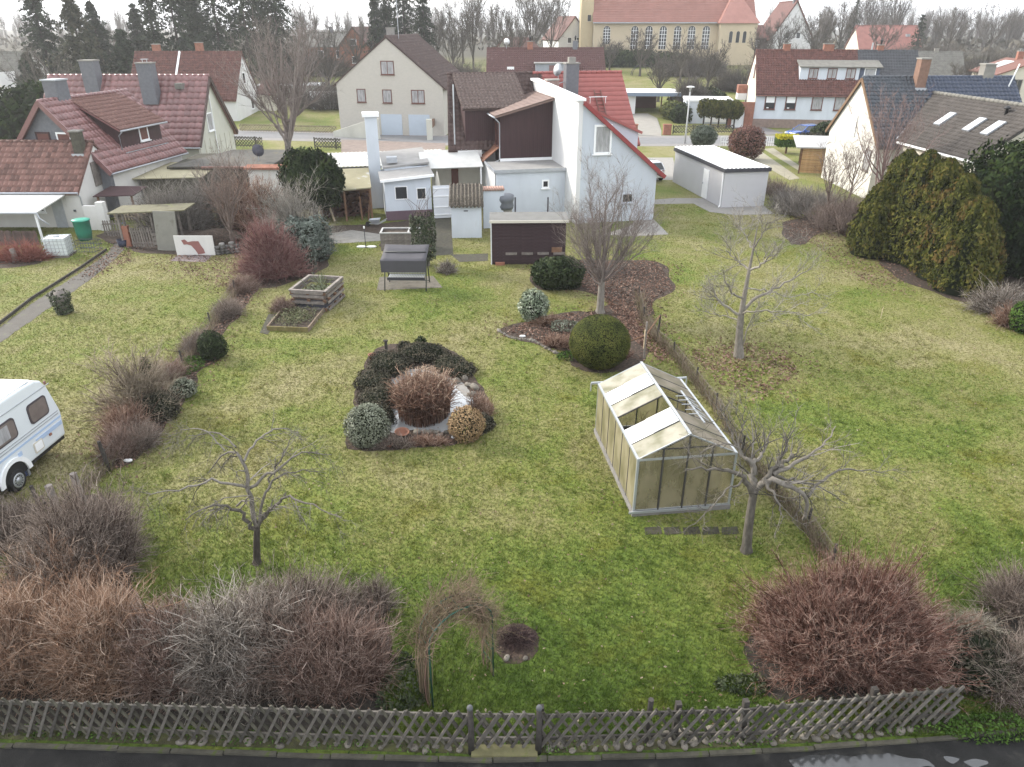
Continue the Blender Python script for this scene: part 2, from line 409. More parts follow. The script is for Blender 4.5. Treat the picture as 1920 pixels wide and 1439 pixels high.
# ================================================================== setting: ground
def lawn_nodes(m, blade=False):
    m.use_nodes = True; n = m.node_tree.nodes; l = m.node_tree.links; p = n['Principled BSDF']
    p.inputs['Roughness'].default_value = .85; p.inputs['Specular IOR Level'].default_value = .15
    g = n.new('ShaderNodeNewGeometry')
    def noise(sc, det, dist=0.0, off=0.0, stretch=(1, 1, 1)):
        mp = n.new('ShaderNodeMapping'); mp.inputs['Location'].default_value = (off, off * .7, 0); mp.inputs['Scale'].default_value = stretch
        l.new(g.outputs['Position'], mp.inputs['Vector'])
        z = n.new('ShaderNodeTexNoise'); z.inputs['Scale'].default_value = sc; z.inputs['Detail'].default_value = det
        z.inputs['Distortion'].default_value = dist; z.inputs['Roughness'].default_value = .6
        l.new(mp.outputs[0], z.inputs['Vector']); return z.outputs['Fac']
    def math_(op, a, b):
        k = n.new('ShaderNodeMath'); k.operation = op
        for i, q in enumerate((a, b)):
            if isinstance(q, (int, float)): k.inputs[i].default_value = q
            else: l.new(q, k.inputs[i])
        return k.outputs[0]
    def ramp(f, *st):
        r = n.new('ShaderNodeValToRGB'); e = r.color_ramp.elements
        e[0].position, e[0].color = st[0][0], st[0][1] + (1,); e[1].position, e[1].color = st[-1][0], st[-1][1] + (1,)
        for q in st[1:-1]: x = e.new(q[0]); x.color = q[1] + (1,)
        l.new(f, r.inputs['Fac']); return r.outputs['Color']
    def mixc(f, a, b, mode='MIX'):
        k = n.new('ShaderNodeMixRGB'); k.blend_type = mode
        if isinstance(f, (int, float)): k.inputs[0].default_value = f
        else: l.new(f, k.inputs[0])
        for i, q in ((1, a), (2, b)):
            if isinstance(q, tuple): k.inputs[i].default_value = q + (1,)
            else: l.new(q, k.inputs[i])
        return k.outputs[0]
    sx = n.new('ShaderNodeSeparateXYZ'); l.new(g.outputs['Position'], sx.inputs[0])
    # straw share: dry in the middle of the lawn, lusher by the road
    mr = n.new('ShaderNodeMapRange'); mr.inputs['From Min'].default_value = 10; mr.inputs['From Max'].default_value = 17
    mr.inputs['To Min'].default_value = -.085; mr.inputs['To Max'].default_value = .105
    l.new(sx.outputs['Y'], mr.inputs['Value'])
    big = noise(.16, 5, .6, 3.1); mid = noise(.75, 6, .4, 11.0); streak = noise(1.6, 5, .3, 7.7, (1.0, .55, 1)); fine = noise(9, 4, .2, 2.0)
    f = math_('ADD', math_('MULTIPLY', big, .64), math_('MULTIPLY', mid, .17))
    f = math_('ADD', f, math_('MULTIPLY', streak, .19))
    f = math_('ADD', f, mr.outputs[0])
    if blade:
        a = n.new('ShaderNodeAttribute'); a.attribute_name = 'rnd'
        f = math_('ADD', f, math_('MULTIPLY', math_('SUBTRACT', a.outputs['Fac'], .5), .20))
    else:
        f = math_('ADD', f, math_('MULTIPLY', math_('SUBTRACT', fine, .5), .35))
    col = ramp(f, (.34, (.052, .088, .014)), (.44, (.086, .126, .022)), (.53, (.128, .158, .033)), (.61, (.172, .172, .058)), (.73, (.235, .21, .11)))
    moss = ramp(noise(.42, 4, .5, 21.0), (.56, (0, 0, 0)), (.70, (.55, .55, .55)))
    col = mixc(moss, col, (.125, .118, .018))
    if not blade:
        fm = n.new('ShaderNodeMapRange'); fm.inputs['From Min'].default_value = 150; fm.inputs['From Max'].default_value = 205
        l.new(sx.outputs['Y'], fm.inputs['Value']); col = mixc(fm.outputs[0], col, (.062, .056, .042))
        col = mixc(ramp(fine, (.30, (.8, .8, .8)), (.5, (0, 0, 0))), col, (.04, .042, .016))
    l.new(col, p.inputs['Base Color'])
    if blade:
        tr = n.new('ShaderNodeBsdfTranslucent'); ms = n.new('ShaderNodeMixShader'); ms.inputs[0].default_value = .25
        l.new(col, tr.inputs['Color']); l.new(p.outputs[0], ms.inputs[1]); l.new(tr.outputs[0], ms.inputs[2])
        l.new(ms.outputs[0], n['Material Output'].inputs['Surface'])
    else:
        b = n.new('ShaderNodeBump'); b.inputs['Strength'].default_value = .6; b.inputs['Distance'].default_value = .04
        l.new(noise(14, 5), b.inputs['Height']); l.new(b.outputs[0], p.inputs['Normal'])
    return m
lawn_m = lawn_nodes(bpy.data.materials.new('lawn_ground')); blade_m = lawn_nodes(bpy.data.materials.new('lawn_blades'), True)
xs = [-1500, -700, -300, -120, -60, -30, 0, 30, 60, 120, 300, 700, 1500]
ys = [-60, 0, 20, 50, 80, 100, 110, 120, 140, 160, 180, 260, 500, 900, 1500]
mb = MB(); mb.v = [(x, y, tz(y)) for y in ys for x in xs]
nx = len(xs)
mb.f = [(j * nx + i, j * nx + i + 1, (j + 1) * nx + i + 1, (j + 1) * nx + i) for j in range(len(ys) - 1) for i in range(nx - 1)]
setp(mb.build('ground', lawn_m), kind='structure')

def gp(*pts): return [tuple(G(x, y))[:2] for x, y in pts]
# near road with its kerb
kerb_line = gp((-260, 1386), (0, 1399), (300, 1409), (600, 1419), (880, 1427), (1100, 1424), (1300, 1417), (1500, 1407), (1700, 1392), (1920, 1371), (2250, 1330))
near_asphalt = mat('old_dark_asphalt', (.016, .0158, .0155), rough=.8, var=.5, scale=2.3, col2=(.036, .034, .03), fac2=.7, bump=.5, bscale=70, spec=.2)
sheet('asphalt_road', [(p[0], p[1] + .0) for p in kerb_line] + [(14, -30), (-14, -30)], near_asphalt, .005)
NOGRASS.append([(p[0], p[1] + .02) for p in kerb_line] + [(14, -30), (-14, -30)])
pud = wobble(gp((1480, 1428), (1530, 1418), (1600, 1414), (1680, 1418), (1745, 1432), (1735, 1448), (1640, 1462), (1520, 1455)), .12, .05, 3)
pm = bpy.data.materials.new('puddle_water'); pm.use_nodes = True
pb = pm.node_tree.nodes['Principled BSDF']; pb.inputs['Base Color'].default_value = (.035, .036, .037, 1); pb.inputs['Roughness'].default_value = .10
pb.inputs['Specular IOR Level'].default_value = .8; pb.inputs['Coat Weight'].default_value = 0.25; pb.inputs['Coat Roughness'].default_value = .03
sheet('puddle', pud, pm, .010)
for k, q in enumerate((((1770, 1422), (1785, 1418), (1800, 1424), (1788, 1434)), ((1806, 1428), (1830, 1422), (1852, 1430), (1830, 1440)), ((1700, 1444), (1750, 1438), (1800, 1448), (1740, 1456)))):
    sheet('puddle', wobble(gp(*q), .06, .03, 9 + k), pm, .010)
kerb = thing('kerb', None, None); kerb['kind'] = 'structure'
def along(line, step):
    """points every step metres on a polyline, with direction"""
    out = []; carry = 0.0
    for a, b in zip(line[:-1], line[1:]):
        a, b = Vector(a[:2]), Vector(b[:2]); L = (b - a).length; d = (b - a) / L; s = carry
        while s < L: out.append((a + d * s, d)); s += step
        carry = s - L
    return out
ks = MB(); ks.obox((0, 0, .02), (.465, 0, 0), (0, .04, 0), (0, 0, .035)); kme = ks.mesh('kerb_stone'); kme.materials.append(M_['concretemoss'])
for k, (p, d) in enumerate(along(kerb_line, .95)):
    o = link('kerb_stone', kme, None, kerb); a = math.atan2(d.y, d.x) + random.uniform(-.015, .015)
    o.location = (p.x + d.x * .47, p.y + d.y * .47 + random.uniform(-.012, .012), random.uniform(-.015, .012)); o.rotation_euler = (random.uniform(-.04, .04), 0, a)
# far street between the houses
def street(pts, wd, name, m, z):
    L = [(p[0], p[1] + wd / 2) for p in pts]; Rr = [(p[0], p[1] - wd / 2) for p in pts]
    return sheet(name, Rr + L[::-1], m, z)
st_line = [(-75, 92.5), (-40, 90.0), (-18, 86.6), (-8, 84.2), (10, 83.6), (30, 83.8), (80, 84.5)]
street(st_line, 8.2, 'pavement', mat('street_pavement', (.21, .20, .195), var=.12, scale=1.2), .006)
street(st_line, 4.8, 'street', M_['asphalt'], .012)
sheet('driveway', gp((1166, 213), (1214, 213), (1232, 222), (1240, 245), (1240, 256), (1178, 257)), mat('driveway_concrete', (.25, .235, .21), var=.12, scale=1), .010)
sheet('driveway', gp((1190, 296), (1262, 296), (1264, 306), (1262, 338), (1215, 338), (1180, 318)), M_['pavers'], .010)
sheet('driveway', gp((1395, 290), (1424, 282), (1500, 335), (1480, 338)), mat('gravel_track', (.27, .25, .19), var=.2, scale=3), .010)
sheet('driveway', gp((1432, 280), (1450, 278), (1500, 312), (1500, 322)), MATS['gravel_track'], .010)
sheet('driveway', gp((1372, 240), (1395, 228), (1470, 250), (1440, 254)), mat('dark_drive', (.16, .15, .15), var=.15), .011)
sheet('driveway', gp((640, 262), (660, 250), (790, 250), (835, 262), (835, 300), (790, 290), (640, 290)), mat('brown_yard', (.20, .16, .14), var=.2, scale=1.5), .009)
# paths
bed('paving', gp((1190, 378), (1262, 372), (1340, 372), (1402, 386), (1430, 385), (1452, 402), (1380, 404), (1330, 398), (1300, 382), (1190, 384)), M_['pavers'], .009)
bed('paving', gp((1180, 425), (1207, 398), (1216, 402), (1254, 440), (1185, 444), (1130, 440)), M_['pavers'], .009)
bed('paving', gp((609, 440), (660, 432), (715, 440), (715, 452), (655, 456), (610, 458)), M_['concrete'], .011)
bed('paving', gp((808, 405), (845, 405), (850, 478), (812, 480)), M_['concretemoss'], .009)
bed('paving', gp((845, 478), (915, 476), (915, 490), (862, 492)), M_['concretemoss'], .011)
bed('soil_bed', wobble(gp((600, 425), (715, 420), (800, 408), (830, 410), (815, 470), (715, 465), (715, 442), (610, 440)), .5, .1, 4), M_['soil'], .008)
bed('garden_path', wobble(gp((-30, 640), (60, 570), (150, 512), (200, 476), (215, 458), (236, 458), (222, 480), (175, 520), (90, 580), (-30, 662)), .5, .04, 5), mat('mossy_path', (.095, .088, .078), var=.25, scale=2.2, col2=(.12, .14, .05), fac2=.85, bump=.5), .009)
bed('soil_bed', wobble(gp((-20, 505), (-20, 488), (70, 478), (90, 470), (80, 490), (40, 500)), .4, .12, 6), M_['leafsoil'], .010)
bed('soil_bed', wobble(gp((190, 440), (290, 430), (450, 430), (470, 470), (330, 478), (240, 470)), .5, .3, 8), M_['leafsoil'], .007)
bed('paving', gp((318, 490), (337, 476), (400, 478), (385, 492)), mat('dark_slab', (.16, .13, .13), var=.2), .012)
# soil strip along the left boundary and beds in the garden
left_bed = wobble(gp((455, 520), (488, 528), (470, 560), (425, 620), (415, 672), (372, 700), (330, 775), (262, 860), (200, 885), (200, 850), (232, 800), (265, 740), (300, 700), (370, 640), (428, 560)), .4, .18, 10)
bed('soil_bed', left_bed, M_['leafsoil'], .008)
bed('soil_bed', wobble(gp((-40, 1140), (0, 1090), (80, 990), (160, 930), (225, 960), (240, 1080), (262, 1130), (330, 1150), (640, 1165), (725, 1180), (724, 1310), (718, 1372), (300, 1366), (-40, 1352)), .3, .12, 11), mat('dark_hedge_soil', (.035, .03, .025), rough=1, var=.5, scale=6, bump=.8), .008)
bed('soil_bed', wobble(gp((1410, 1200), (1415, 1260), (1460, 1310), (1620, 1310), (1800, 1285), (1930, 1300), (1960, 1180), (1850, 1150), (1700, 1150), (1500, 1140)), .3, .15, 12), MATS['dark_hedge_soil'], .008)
bed('flower_bed', wobble(gp((936, 622), (1000, 598), (1075, 585), (1120, 582), (1160, 560), (1180, 590), (1215, 640), (1195, 690), (1130, 700), (1080, 690), (1060, 662), (1000, 645)), .35, .08, 13), M_['leafsoil'], .008)
bed('soil_bed', wobble(gp((1000, 500), (1060, 490), (1230, 490), (1262, 540), (1225, 560), (1225, 590), (1160, 600), (1130, 560), (1060, 540), (1005, 540)), .4, .25, 14), M_['leafsoil'], .006)
bed('soil_bed', wobble(gp((455, 500), (560, 470), (620, 470), (612, 500), (560, 525), (490, 540), (462, 525)), .4, .2, 15), M_['leafsoil'], .008)
bed('soil_bed', wobble(gp((1495, 460), (1550, 430), (1600, 450), (1680, 520), (1790, 560), (1850, 570), (1960, 650), (1960, 620), (1960, 520), (1800, 480), (1640, 430), (1560, 400), (1470, 420)), .4, .3, 16), M_['leafsoil'], .008)
pond_bed = wobble(gp((680, 690), (705, 655), (760, 645), (830, 650), (880, 690), (920, 760), (915, 790), (880, 825), (790, 840), (665, 845), (655, 800)), .3, .08, 17)
bed('pond_margin', pond_bed, M_['leafsoil'], .010)
bare = wobble(gp((935, 1180), (980, 1170), (1005, 1185), (1010, 1210), (990, 1240), (950, 1245), (932, 1220)), .1, .03, 18)
bed('bare_patch', bare, M_['leafsoil'], .009)
bed('swing_pad', gp((706, 545), (712, 520), (812, 518), (830, 540)), mat('worn_pad', (.15, .135, .11), var=.4, scale=3, col2=(.09, .085, .05), fac2=.7, bump=.4), .010)
for k in range(5):
    a = 1208 + k * 36; bed('mossy_slab', gp((a, 990), (a + 30, 988), (a + 34, 1002), (a + 2, 1004)), mat('dark_mossy_slab', (.05, .046, .032), var=.5, scale=6, col2=(.06, .075, .02), fac2=.7, bump=.6), .012)
fence_soil = [(p[0], p[1] + .13) for p in kerb_line] + [(p[0], p[1] + .42) for p in kerb_line[::-1]]
NOGRASS_THIN = fence_soil
sheet('soil_bed', fence_soil, mat('verge_soil', (.06, .058, .03), rough=1, var=.5, scale=5, col2=(.09, .10, .03), fac2=.6, bump=.8), .006)

# ================================================================== building kit
FR = {'front': ((1, 0, 0), (0, -1, 0)), 'back': ((-1, 0, 0), (0, 1, 0)), 'left': ((0, -1, 0), (-1, 0, 0)), 'right': ((0, 1, 0), (1, 0, 0))}
def window(parent, face, pos, wd, ht, frame='whitepaint', glass='glass', fw=.09, mull=1, rails=0, sill=True, out=.05, name='window'):
    """pos = bottom centre on the wall; frame stands proud, pane behind it"""
    r, n = Vector(FR[face][0]), Vector(FR[face][1]); P = Vector(pos); z = Vector((0, 0, 1))
    mb = MB()
    def b(u0, u1, v0, v1, d0, d1): mb.obox(P + r * (u0 + u1) / 2 + z * (v0 + v1) / 2 + n * (d0 + d1) / 2, r * (u1 - u0) / 2, n * (d1 - d0) / 2, z * (v1 - v0) / 2)
    h = wd / 2
    b(-h, h, ht - fw, ht, -.02, out); b(-h, h, 0, fw, -.02, out)
    b(-h, -h + fw, fw, ht - fw, -.02, out); b(h - fw, h, fw, ht - fw, -.02, out)
    for k in range(mull - 1 + 0):
        u = -h + wd * (k + 1) / mull; b(u - fw * .4, u + fw * .4, fw, ht - fw, -.02, out * .9)
    for k in range(rails):
        v = ht * (k + 1) / (rails + 1); b(-h + fw, h - fw, v - .02, v + .02, -.02, out * .8)
    f = mb.build(name, M_[frame] if isinstance(frame, str) else frame, parent)
    g = MB(); c = P + z * ht / 2 + n * .012
    g.obox(c, r * (h - fw * .6), n * .008, z * (ht / 2 - fw * .6)); g.build('pane', M_[glass] if isinstance(glass, str) else glass, f)
    if sill:
        s = MB(); s.obox(P - z * .03 + n * .06, r * (h + .06), n * .08, z * .025); s.build('sill', M_[frame] if isinstance(frame, str) else frame, f)
    return f
def gable_walls(parent, x0, x1, y0, y1, he, hr, m, he2=None, ins=0.0, yr=None, z0=-.3):
    he2 = he if he2 is None else he2; yr = (y0 + y1) / 2 if yr is None else yr
    mb = MB(); mb.prism([(x0, y0, z0), (x0, y1, z0), (x0, y1, he2), (x0, yr, hr), (x0, y0, he)], (x1 - x0, 0, 0))
    return mb.build('wall', m, parent)
def slab(parent, name, a, b, c, d, th, m):
    """roof slab: a,b eave left/right, c,d ridge right/left; thickness below"""
    a, b, c, d = map(Vector, (a, b, c, d)); n = (b - a).cross(d - a).normalized()
    if n.z < 0: n = -n
    mb = MB(); mb.prism([a, b, c, d], -n * th); return mb.build(name, m, parent)
TILE = {}
def tile_np(wd, ln, amp, flat=False, th=.03):
    xs = np.linspace(0, wd, 3 if flat else 6); hh = np.zeros_like(xs) if flat else amp * (.5 + .5 * np.sin(xs / wd * 2 * np.pi - .6))
    n = len(xs)
    v = np.concatenate([np.stack([xs, np.zeros(n), hh * .2 + .002], 1), np.stack([xs, np.zeros(n), hh + th], 1), np.stack([xs, np.full(n, ln * 1.03), hh + .006], 1)])
    f = [(r * n + i, r * n + i + 1, (r + 1) * n + i + 1, (r + 1) * n + i) for r in range(2) for i in range(n - 1)]
    return v, np.array(f)
def tiled(parent, P0, U, V, nu, nv, m, indiv=0, amp=.04, skip=None, flat=False, jit=.004, name='tile', th=.03, order=1):
    P0, U, V = Vector(P0), Vector(U), Vector(V); ex, ey = U.normalized(), V.normalized(); ez = ex.cross(ey).normalized()
    if ez.z < 0: ez = -ez
    wd, ln = U.length / nu, V.length / nv
    v, f = tile_np(wd, ln, amp, flat, th)
    me = None; rest = []; cnt = 0
    for j in range(nv):
        for i in range(nu):
            if skip and skip((i + .5) / nu, (j + .5) / nv): continue
            p = P0 + ex * (i * wd) + ey * (j * ln) + ez * (.012 + random.uniform(-jit, jit))
            if cnt < indiv:
                if me is None:
                    me = np_mesh(name, v, f); me.materials.append(m)
                o = link(name, me, None, parent)
                Mx = Matrix((ex, ey, ez)).transposed().to_4x4(); Mx.translation = p
                o.matrix_local = Mx @ Matrix.Rotation(random.uniform(-.008, .008), 4, 'Z'); cnt += 1
            else: rest.append(p)
    if rest:
        B = np.array((ex, ey, ez)); w_ = v @ B; ps = np.array([tuple(p) for p in rest])
        VV = (ps[:, None] + w_[None]).reshape(-1, 3); FF = (f[None] + (np.arange(len(ps)) * len(v))[:, None, None]).reshape(-1, 4)
        o = link('roof_tiling', np_mesh('roof_tiling', VV, FF, np.repeat(rng.random(len(ps)), len(v))), m, parent); o['kind'] = 'stuff'
def gable_roof(parent, x0, x1, y0, y1, he, hr, m, ov=.35, og=.25, cols=0, rows=0, indiv=0, back=False, amp=.04, skip=None, yr=None, he2=None, ridge=True, rm=None, flat=False, th=.03):
    """ridge along local x; returns the roof part (front slab)"""
    yr = (y0 + y1) / 2 if yr is None else yr; he2 = he if he2 is None else he2
    k0 = (hr - he) / (yr - y0); k1 = (hr - he2) / (y1 - yr)
    a, b = (x0 - og, y0 - ov, he - k0 * ov), (x1 + og, y0 - ov, he - k0 * ov)
    c, d = (x1 + og, yr, hr), (x0 - og, yr, hr)
    e, g = (x1 + og, y1 + ov, he2 - k1 * ov), (x0 - og, y1 + ov, he2 - k1 * ov)
    mb = MB(); t = .14
    up = Vector((0, 0, .06))
    mb.add([Vector(q) + up for q in (a, b, c, d, e, g)] + [Vector(q) + up - Vector((0, 0, t)) for q in (a, b, c, d, e, g)],
           [(0, 1, 2, 3), (3, 2, 4, 5), (6, 9, 8, 7), (9, 11, 10, 8), (0, 6, 7, 1), (5, 4, 10, 11), (0, 3, 9, 6), (3, 5, 11, 9), (1, 7, 8, 2), (2, 8, 10, 4)])
    rf = mb.build('roof', rm or m, parent)
    if cols:
        tiled(rf, Vector(a) + up, Vector(b) - Vector(a), Vector(d) - Vector(a), cols, rows, m, indiv, amp, skip, flat, th=th)
        if back: tiled(rf, Vector(e) + up, Vector(g) - Vector(e), Vector(c) - Vector(e), cols, rows, m, 0, amp, None, flat, th=th)
    if ridge:
        rc = MB(); L = x1 - x0 + 2 * og; n = max(4, int(L / .45))
        for i in range(n):
            xa = x0 - og + L * i / n; rc.tube([(xa, yr, hr + .07), (xa + L / n * 1.02, yr, hr + .085)], [.12, .135], 6)
        rc.build('ridge_cap', m, rf, True)
    return rf
def chimney(parent, x, y, z0, z1, wd, dp, m, cap='concrete', cowl=None, flash=True):
    mb = MB(); mb.box(x - wd / 2, x + wd / 2, y - dp / 2, y + dp / 2, z0, z1); c = mb.build('chimney', m, parent)
    k = MB(); k.box(x - wd / 2 - .06, x + wd / 2 + .06, y - dp / 2 - .06, y + dp / 2 + .06, z1 + .002, z1 + .09); k.build('chimney_cap', M_[cap], c)
    if cowl == 'plate':
        q = MB(); q.box(x - .25, x + .25, y - .2, y + .2, z1 + .3, z1 + .34)
        for sx in (-.18, .18): q.bar((x + sx, y, z1 + .09), (x + sx, y, z1 + .31), .04)
        q.build('cowl', M_['alu'], c)
    elif cowl == 'pot':
        q = MB(); q.lathe((x, y, z1 + .09), [(.12, 0), (.11, .35), (.2, .38), (.2, .42), (.03, .62)], 10); q.build('cowl', M_['black'], c, True)
    return c
def gutter(parent, a, b, drop=None, m='zinc', r=.06):
    mb = MB(); mb.tube([a, b], r, 8); o = mb.build('gutter', M_[m], parent, True)
    if drop:
        q = MB(); q.tube(drop, .045, 8); q.build('downpipe', M_[m], o, True)
    return o
def wbox(parent, name, m, *a):
    mb = MB(); mb.box(*a); return mb.build(name, M_[m] if isinstance(m, str) else m, parent)

# ================================================================== houses on the left
# B1 long wine-red roof
h = thing('house', 'house with long glossy wine-red tile roof, two slate chimneys and pale cream gable', 'house', (0, 0, 0))
gable_walls(h, -38.4, -25.5, 60.8, 69.0, 3.0, 7.55, M_['palestucco'])
rf = gable_roof(h, -38.4, -25.5, 60.8, 69.0, 3.0, 7.7, M_['redtile'], cols=25, rows=12, indiv=300, amp=.10, th=.05)
chimney(h, -34.6, 64.2, 6.2, 8.9, 1.15, 1.0, M_['slate'])
chimney(h, -29.6, 63.3, 5.7, 8.75, 1.15, 1.0, M_['slate'], cowl='plate')
mb = MB(); mb.box(-27.7, -27.1, 63.6, 64.2, 6.8, 7.25); mb.build('roof_hatch', M_['mossgrey'], rf)
w1 = window(h, 'right', (-25.5, 64.0, 3.5), 1.2, 1.45, 'whitepaint', 'curtain', out=.06)
gutter(h, (-38.7, 60.35, 2.62), (-25.2, 60.35, 2.62), None, 'zinc')
mb = MB(); mb.bar((-25.2, 64.9, 7.6), (-25.2, 60.5, 2.7), .1, .24); mb.bar((-25.2, 64.9, 7.6), (-25.2, 69.3, 2.7), .1, .34); mb.build('verge_board', M_['darktile'], rf)
mb = MB(); mb.tube([(-25.42, 64.6, 1.0), (-25.42, 64.6, 7.0)], .05); mb.build('pipe', M_['whitepaint'], h)
mb = MB()
for k in range(7): mb.box(-25.49, -25.455, 61.0 + k * 1.15, 61.03 + k * 1.15, .2, 3.0)
mb.build('panel_strip', M_['cream'], h)
# B2 house with slate gable and brown dormer
h = thing('house', 'house with slate-clad gable and red roof carrying a brown shed dormer', 'house', (-29.8, 48.6, 0), R_(80.5))
gable_walls(h, 0, 8.2, -3.55, 3.55, 3.25, 7.05, M_['slate'])
wbox(h, 'side_wall', 'oldwhite', .3, 8.22, -3.58, -3.52, -.3, 3.1)
dx0, dx1 = 2.6, 7.2
rf = gable_roof(h, 0, 8.2, -3.55, 3.55, 3.25, 7.15, M_['redtile'], cols=25, rows=11, indiv=300, amp=.07, og=.3, skip=lambda u, v: .33 < u < .86 and v > .42, th=.045)
# dormer on the visible slope (local y < 0)
mb = MB(); mb.prism([(dx0, -2.95, 3.7), (dx0, -2.95, 5.4), (dx0, -.2, 6.9), (dx0, -.2, 4.25)], (dx1 - dx0, 0, 0)); dm = mb.build('dormer', M_['brownclad'], h)
slab(dm, 'dormer_roof', (dx0 - .35, -3.35, 5.22), (dx1 + .3, -3.35, 5.22), (dx1 + .3, .05, 7.16), (dx0 - .35, .05, 7.16), .1, M_['redtile'])
tiled(dm, (dx0 - .35, -3.35, 5.23), (dx1 - dx0 + .65, 0, 0), (0, 3.4, 1.94), 20, 10, M_['oldtile'], 0, .05, th=.04)
window(dm, 'front', (5.2, -2.95, 4.2), 1.0, 1.0, 'whitepaint', 'winbrown')
gutter(dm, (dx0 - .35, -3.4, 5.18), (dx1 + .3, -3.4, 5.18), [(dx0 - .2, -3.4, 5.15), (dx0 - .08, -3.0, 4.85), (dx0 - .08, -3.02, 3.9)])
wbox(dm, 'apron', 'zinc', dx0 - .1, dx1 + .1, -3.3, -2.96, 3.74, 3.78)
for yy in (.55, -.95):
    window(h, 'left', (0, yy, 4.1), 1.05, 1.25, 'brownclad' if yy > 0 else 'whitepaint', 'winbrown', fw=.1)
chimney(h, 1.9, .3, 6.3, 8.3, 1.1, .95, M_['slate'], cap='zinc')
gutter(h, (-.3, -3.95, 2.86), (8.5, -3.95, 2.86))
mb = MB(); mb.bar((-.33, 0, 7.12), (-.33, -3.95, 2.85), .08, .3); mb.bar((-.33, 0, 7.12), (-.33, 3.95, 2.85), .08, .3); mb.build('verge_board', M_['redtile'], rf)
# B3 low outbuilding with old tiles
h = thing('outbuilding', 'low whitewashed outbuilding with old clay tile roof and boarded gable hatch', 'outbuilding', (0, 0, 0))
gable_walls(h, -37, -27.0, 45.3, 51.0, 2.35, 4.62, M_['oldwhite'])
rf = gable_roof(h, -37, -27.0, 45.3, 51.0, 2.35, 4.75, M_['oldtile'], cols=34, rows=9, indiv=300, amp=.055, ov=.25, og=.1, th=.035, skip=lambda u, v: u < .3)
chimney(h, -27.55, 47.6, 4.0, 5.5, .55, .55, M_['concretemoss'], flash=True)
wbox(rf, 'flashing', 'zinc', -27.95, -27.2, 47.2, 47.28, 3.95, 4.2)
wbox(h, 'hatch', 'greywood', -26.99, -26.93, 47.3, 48.4, 2.15, 3.65)
gutter(h, (-37, 45.0, 2.2), (-26.9, 45.0, 2.2), [(-26.95, 45.0, 2.2), (-26.95, 45.25, 1.9), (-26.95, 45.25, .1)])
window(h, 'front', (-29.9, 45.3, .95), 1.05, .95, 'whitepaint', 'glass')
wbox(h, 'door', 'zinc', -28.9, -28.2, 45.24, 45.29, 0, 1.95)
wbox(h, 'vent', 'darkgrey', -27.6, -27.45, 45.25, 45.29, 1.0, 1.12)
t = thing('porch', 'lean-to porch roof of pale sheet against the low whitewashed outbuilding', 'porch', (0, 0, 0))
slab(t, 'roof', (-37, 41.9, 1.75), (-27.75, 41.9, 1.75), (-27.75, 45.1, 2.12), (-37, 45.1, 2.12), .07, M_['roofwhite'])
for x in (-27.95, -30.4, -33): wbox(t, 'post', 'whitepaint' if x > -28 else 'brownwood', x - .05, x + .05, 42.0, 42.1, 0, 1.74)
mb = MB(); mb.tube([(-37, 41.85, 1.7), (-27.7, 41.85, 1.7), (-27.65, 41.85, 1.4), (-27.2, 41.9, 1.0)], .05); mb.build('gutter', M_['zinc'], t, True)
# boundary wall piece and canopy next to it
t = thing('canopy', 'small dark brown felt canopy over firewood beside the whitewashed gable', 'canopy', (0, 0, 0))
slab(t, 'roof', (-26.6, 46.0, 1.8), (-24.3, 46.6, 1.75), (-24.1, 48.2, 2.0), (-26.4, 48.0, 2.05), .06, mat('brown_felt', (.055, .03, .032), var=.2))
for p in ((-24.5, 46.7), (-26.4, 46.2)): wbox(t, 'post', 'brownwood', p[0] - .05, p[0] + .05, p[1] - .05, p[1] + .05, 0, 1.75)
lg = MB(); lg.lathe((0, 0, 0), [(.07, -.35), (.07, .35)], 8); lme = lg.mesh('log'); lme.materials.append(M_['palewood'])
for j in range(4):
    for i in range(9):
        o = link('log', lme, None, None); o.location = (-26.1 + i * .2, 47.3 + i * .04, .08 + j * .15); o.rotation_euler = (R_(90), 0, R_(10))
        setp(o, 'pale split log stacked under the small brown canopy', 'log', 'firewood under the brown canopy')
t = thing('wall', 'short old plaster wall end between green barrel and picket gate', 'wall', (0, 0, 0)); t['kind'] = 'thing'
wbox(t, 'wall_body', 'oldwhite', -26.6, -25.7, 44.6, 44.85, 0, 1.5); wbox(t, 'pillar', 'oldwhite', -25.7, -25.25, 44.45, 44.9, 0, 1.75)
# B4 house behind
h = thing('house', 'pair of houses with brown-red roof split by a white strip, white gable', 'house', (0, 0, 0))
gable_walls(h, -50.5, -36.4, 101.3, 110.8, 3.0, 8.1, M_['white'])
rf = gable_roof(h, -50.5, -36.4, 101.3, 110.8, 3.0, 8.25, M_['browntile'], cols=44, rows=20, amp=.06, og=.15)
mb = MB(); mb.bar((-44.6, 100.95, 2.75), (-44.6, 106.05, 8.42), .25, .1); mb.build('party_strip', M_['whitepaint'], rf)
chimney(h, -42.0, 106.4, 7.8, 9.4, .9, .7, M_['brick']); chimney(h, -47.8, 106.4, 7.8, 9.2, .9, .7, M_['brick'])
window(h, 'right', (-36.4, 105.6, 4.4), 1.1, 1.4); window(h, 'right', (-36.4, 107.5, 1.0), 1.1, 1.5); window(h, 'right', (-36.4, 105.9, 6.4), .5, .6)
slab(h, 'porch_roof', (-36.2, 109.0, 2.9), (-33.6, 109.0, 2.6), (-33.6, 113.0, 4.4), (-36.2, 113.0, 4.6), .1, M_['browntile'])
wbox(h, 'porch_wall', 'cream', -36.3, -33.9, 109.5, 112.5, 0, 2.6)
window(h, 'right', (-33.9, 111, .8), 1.0, 1.3)
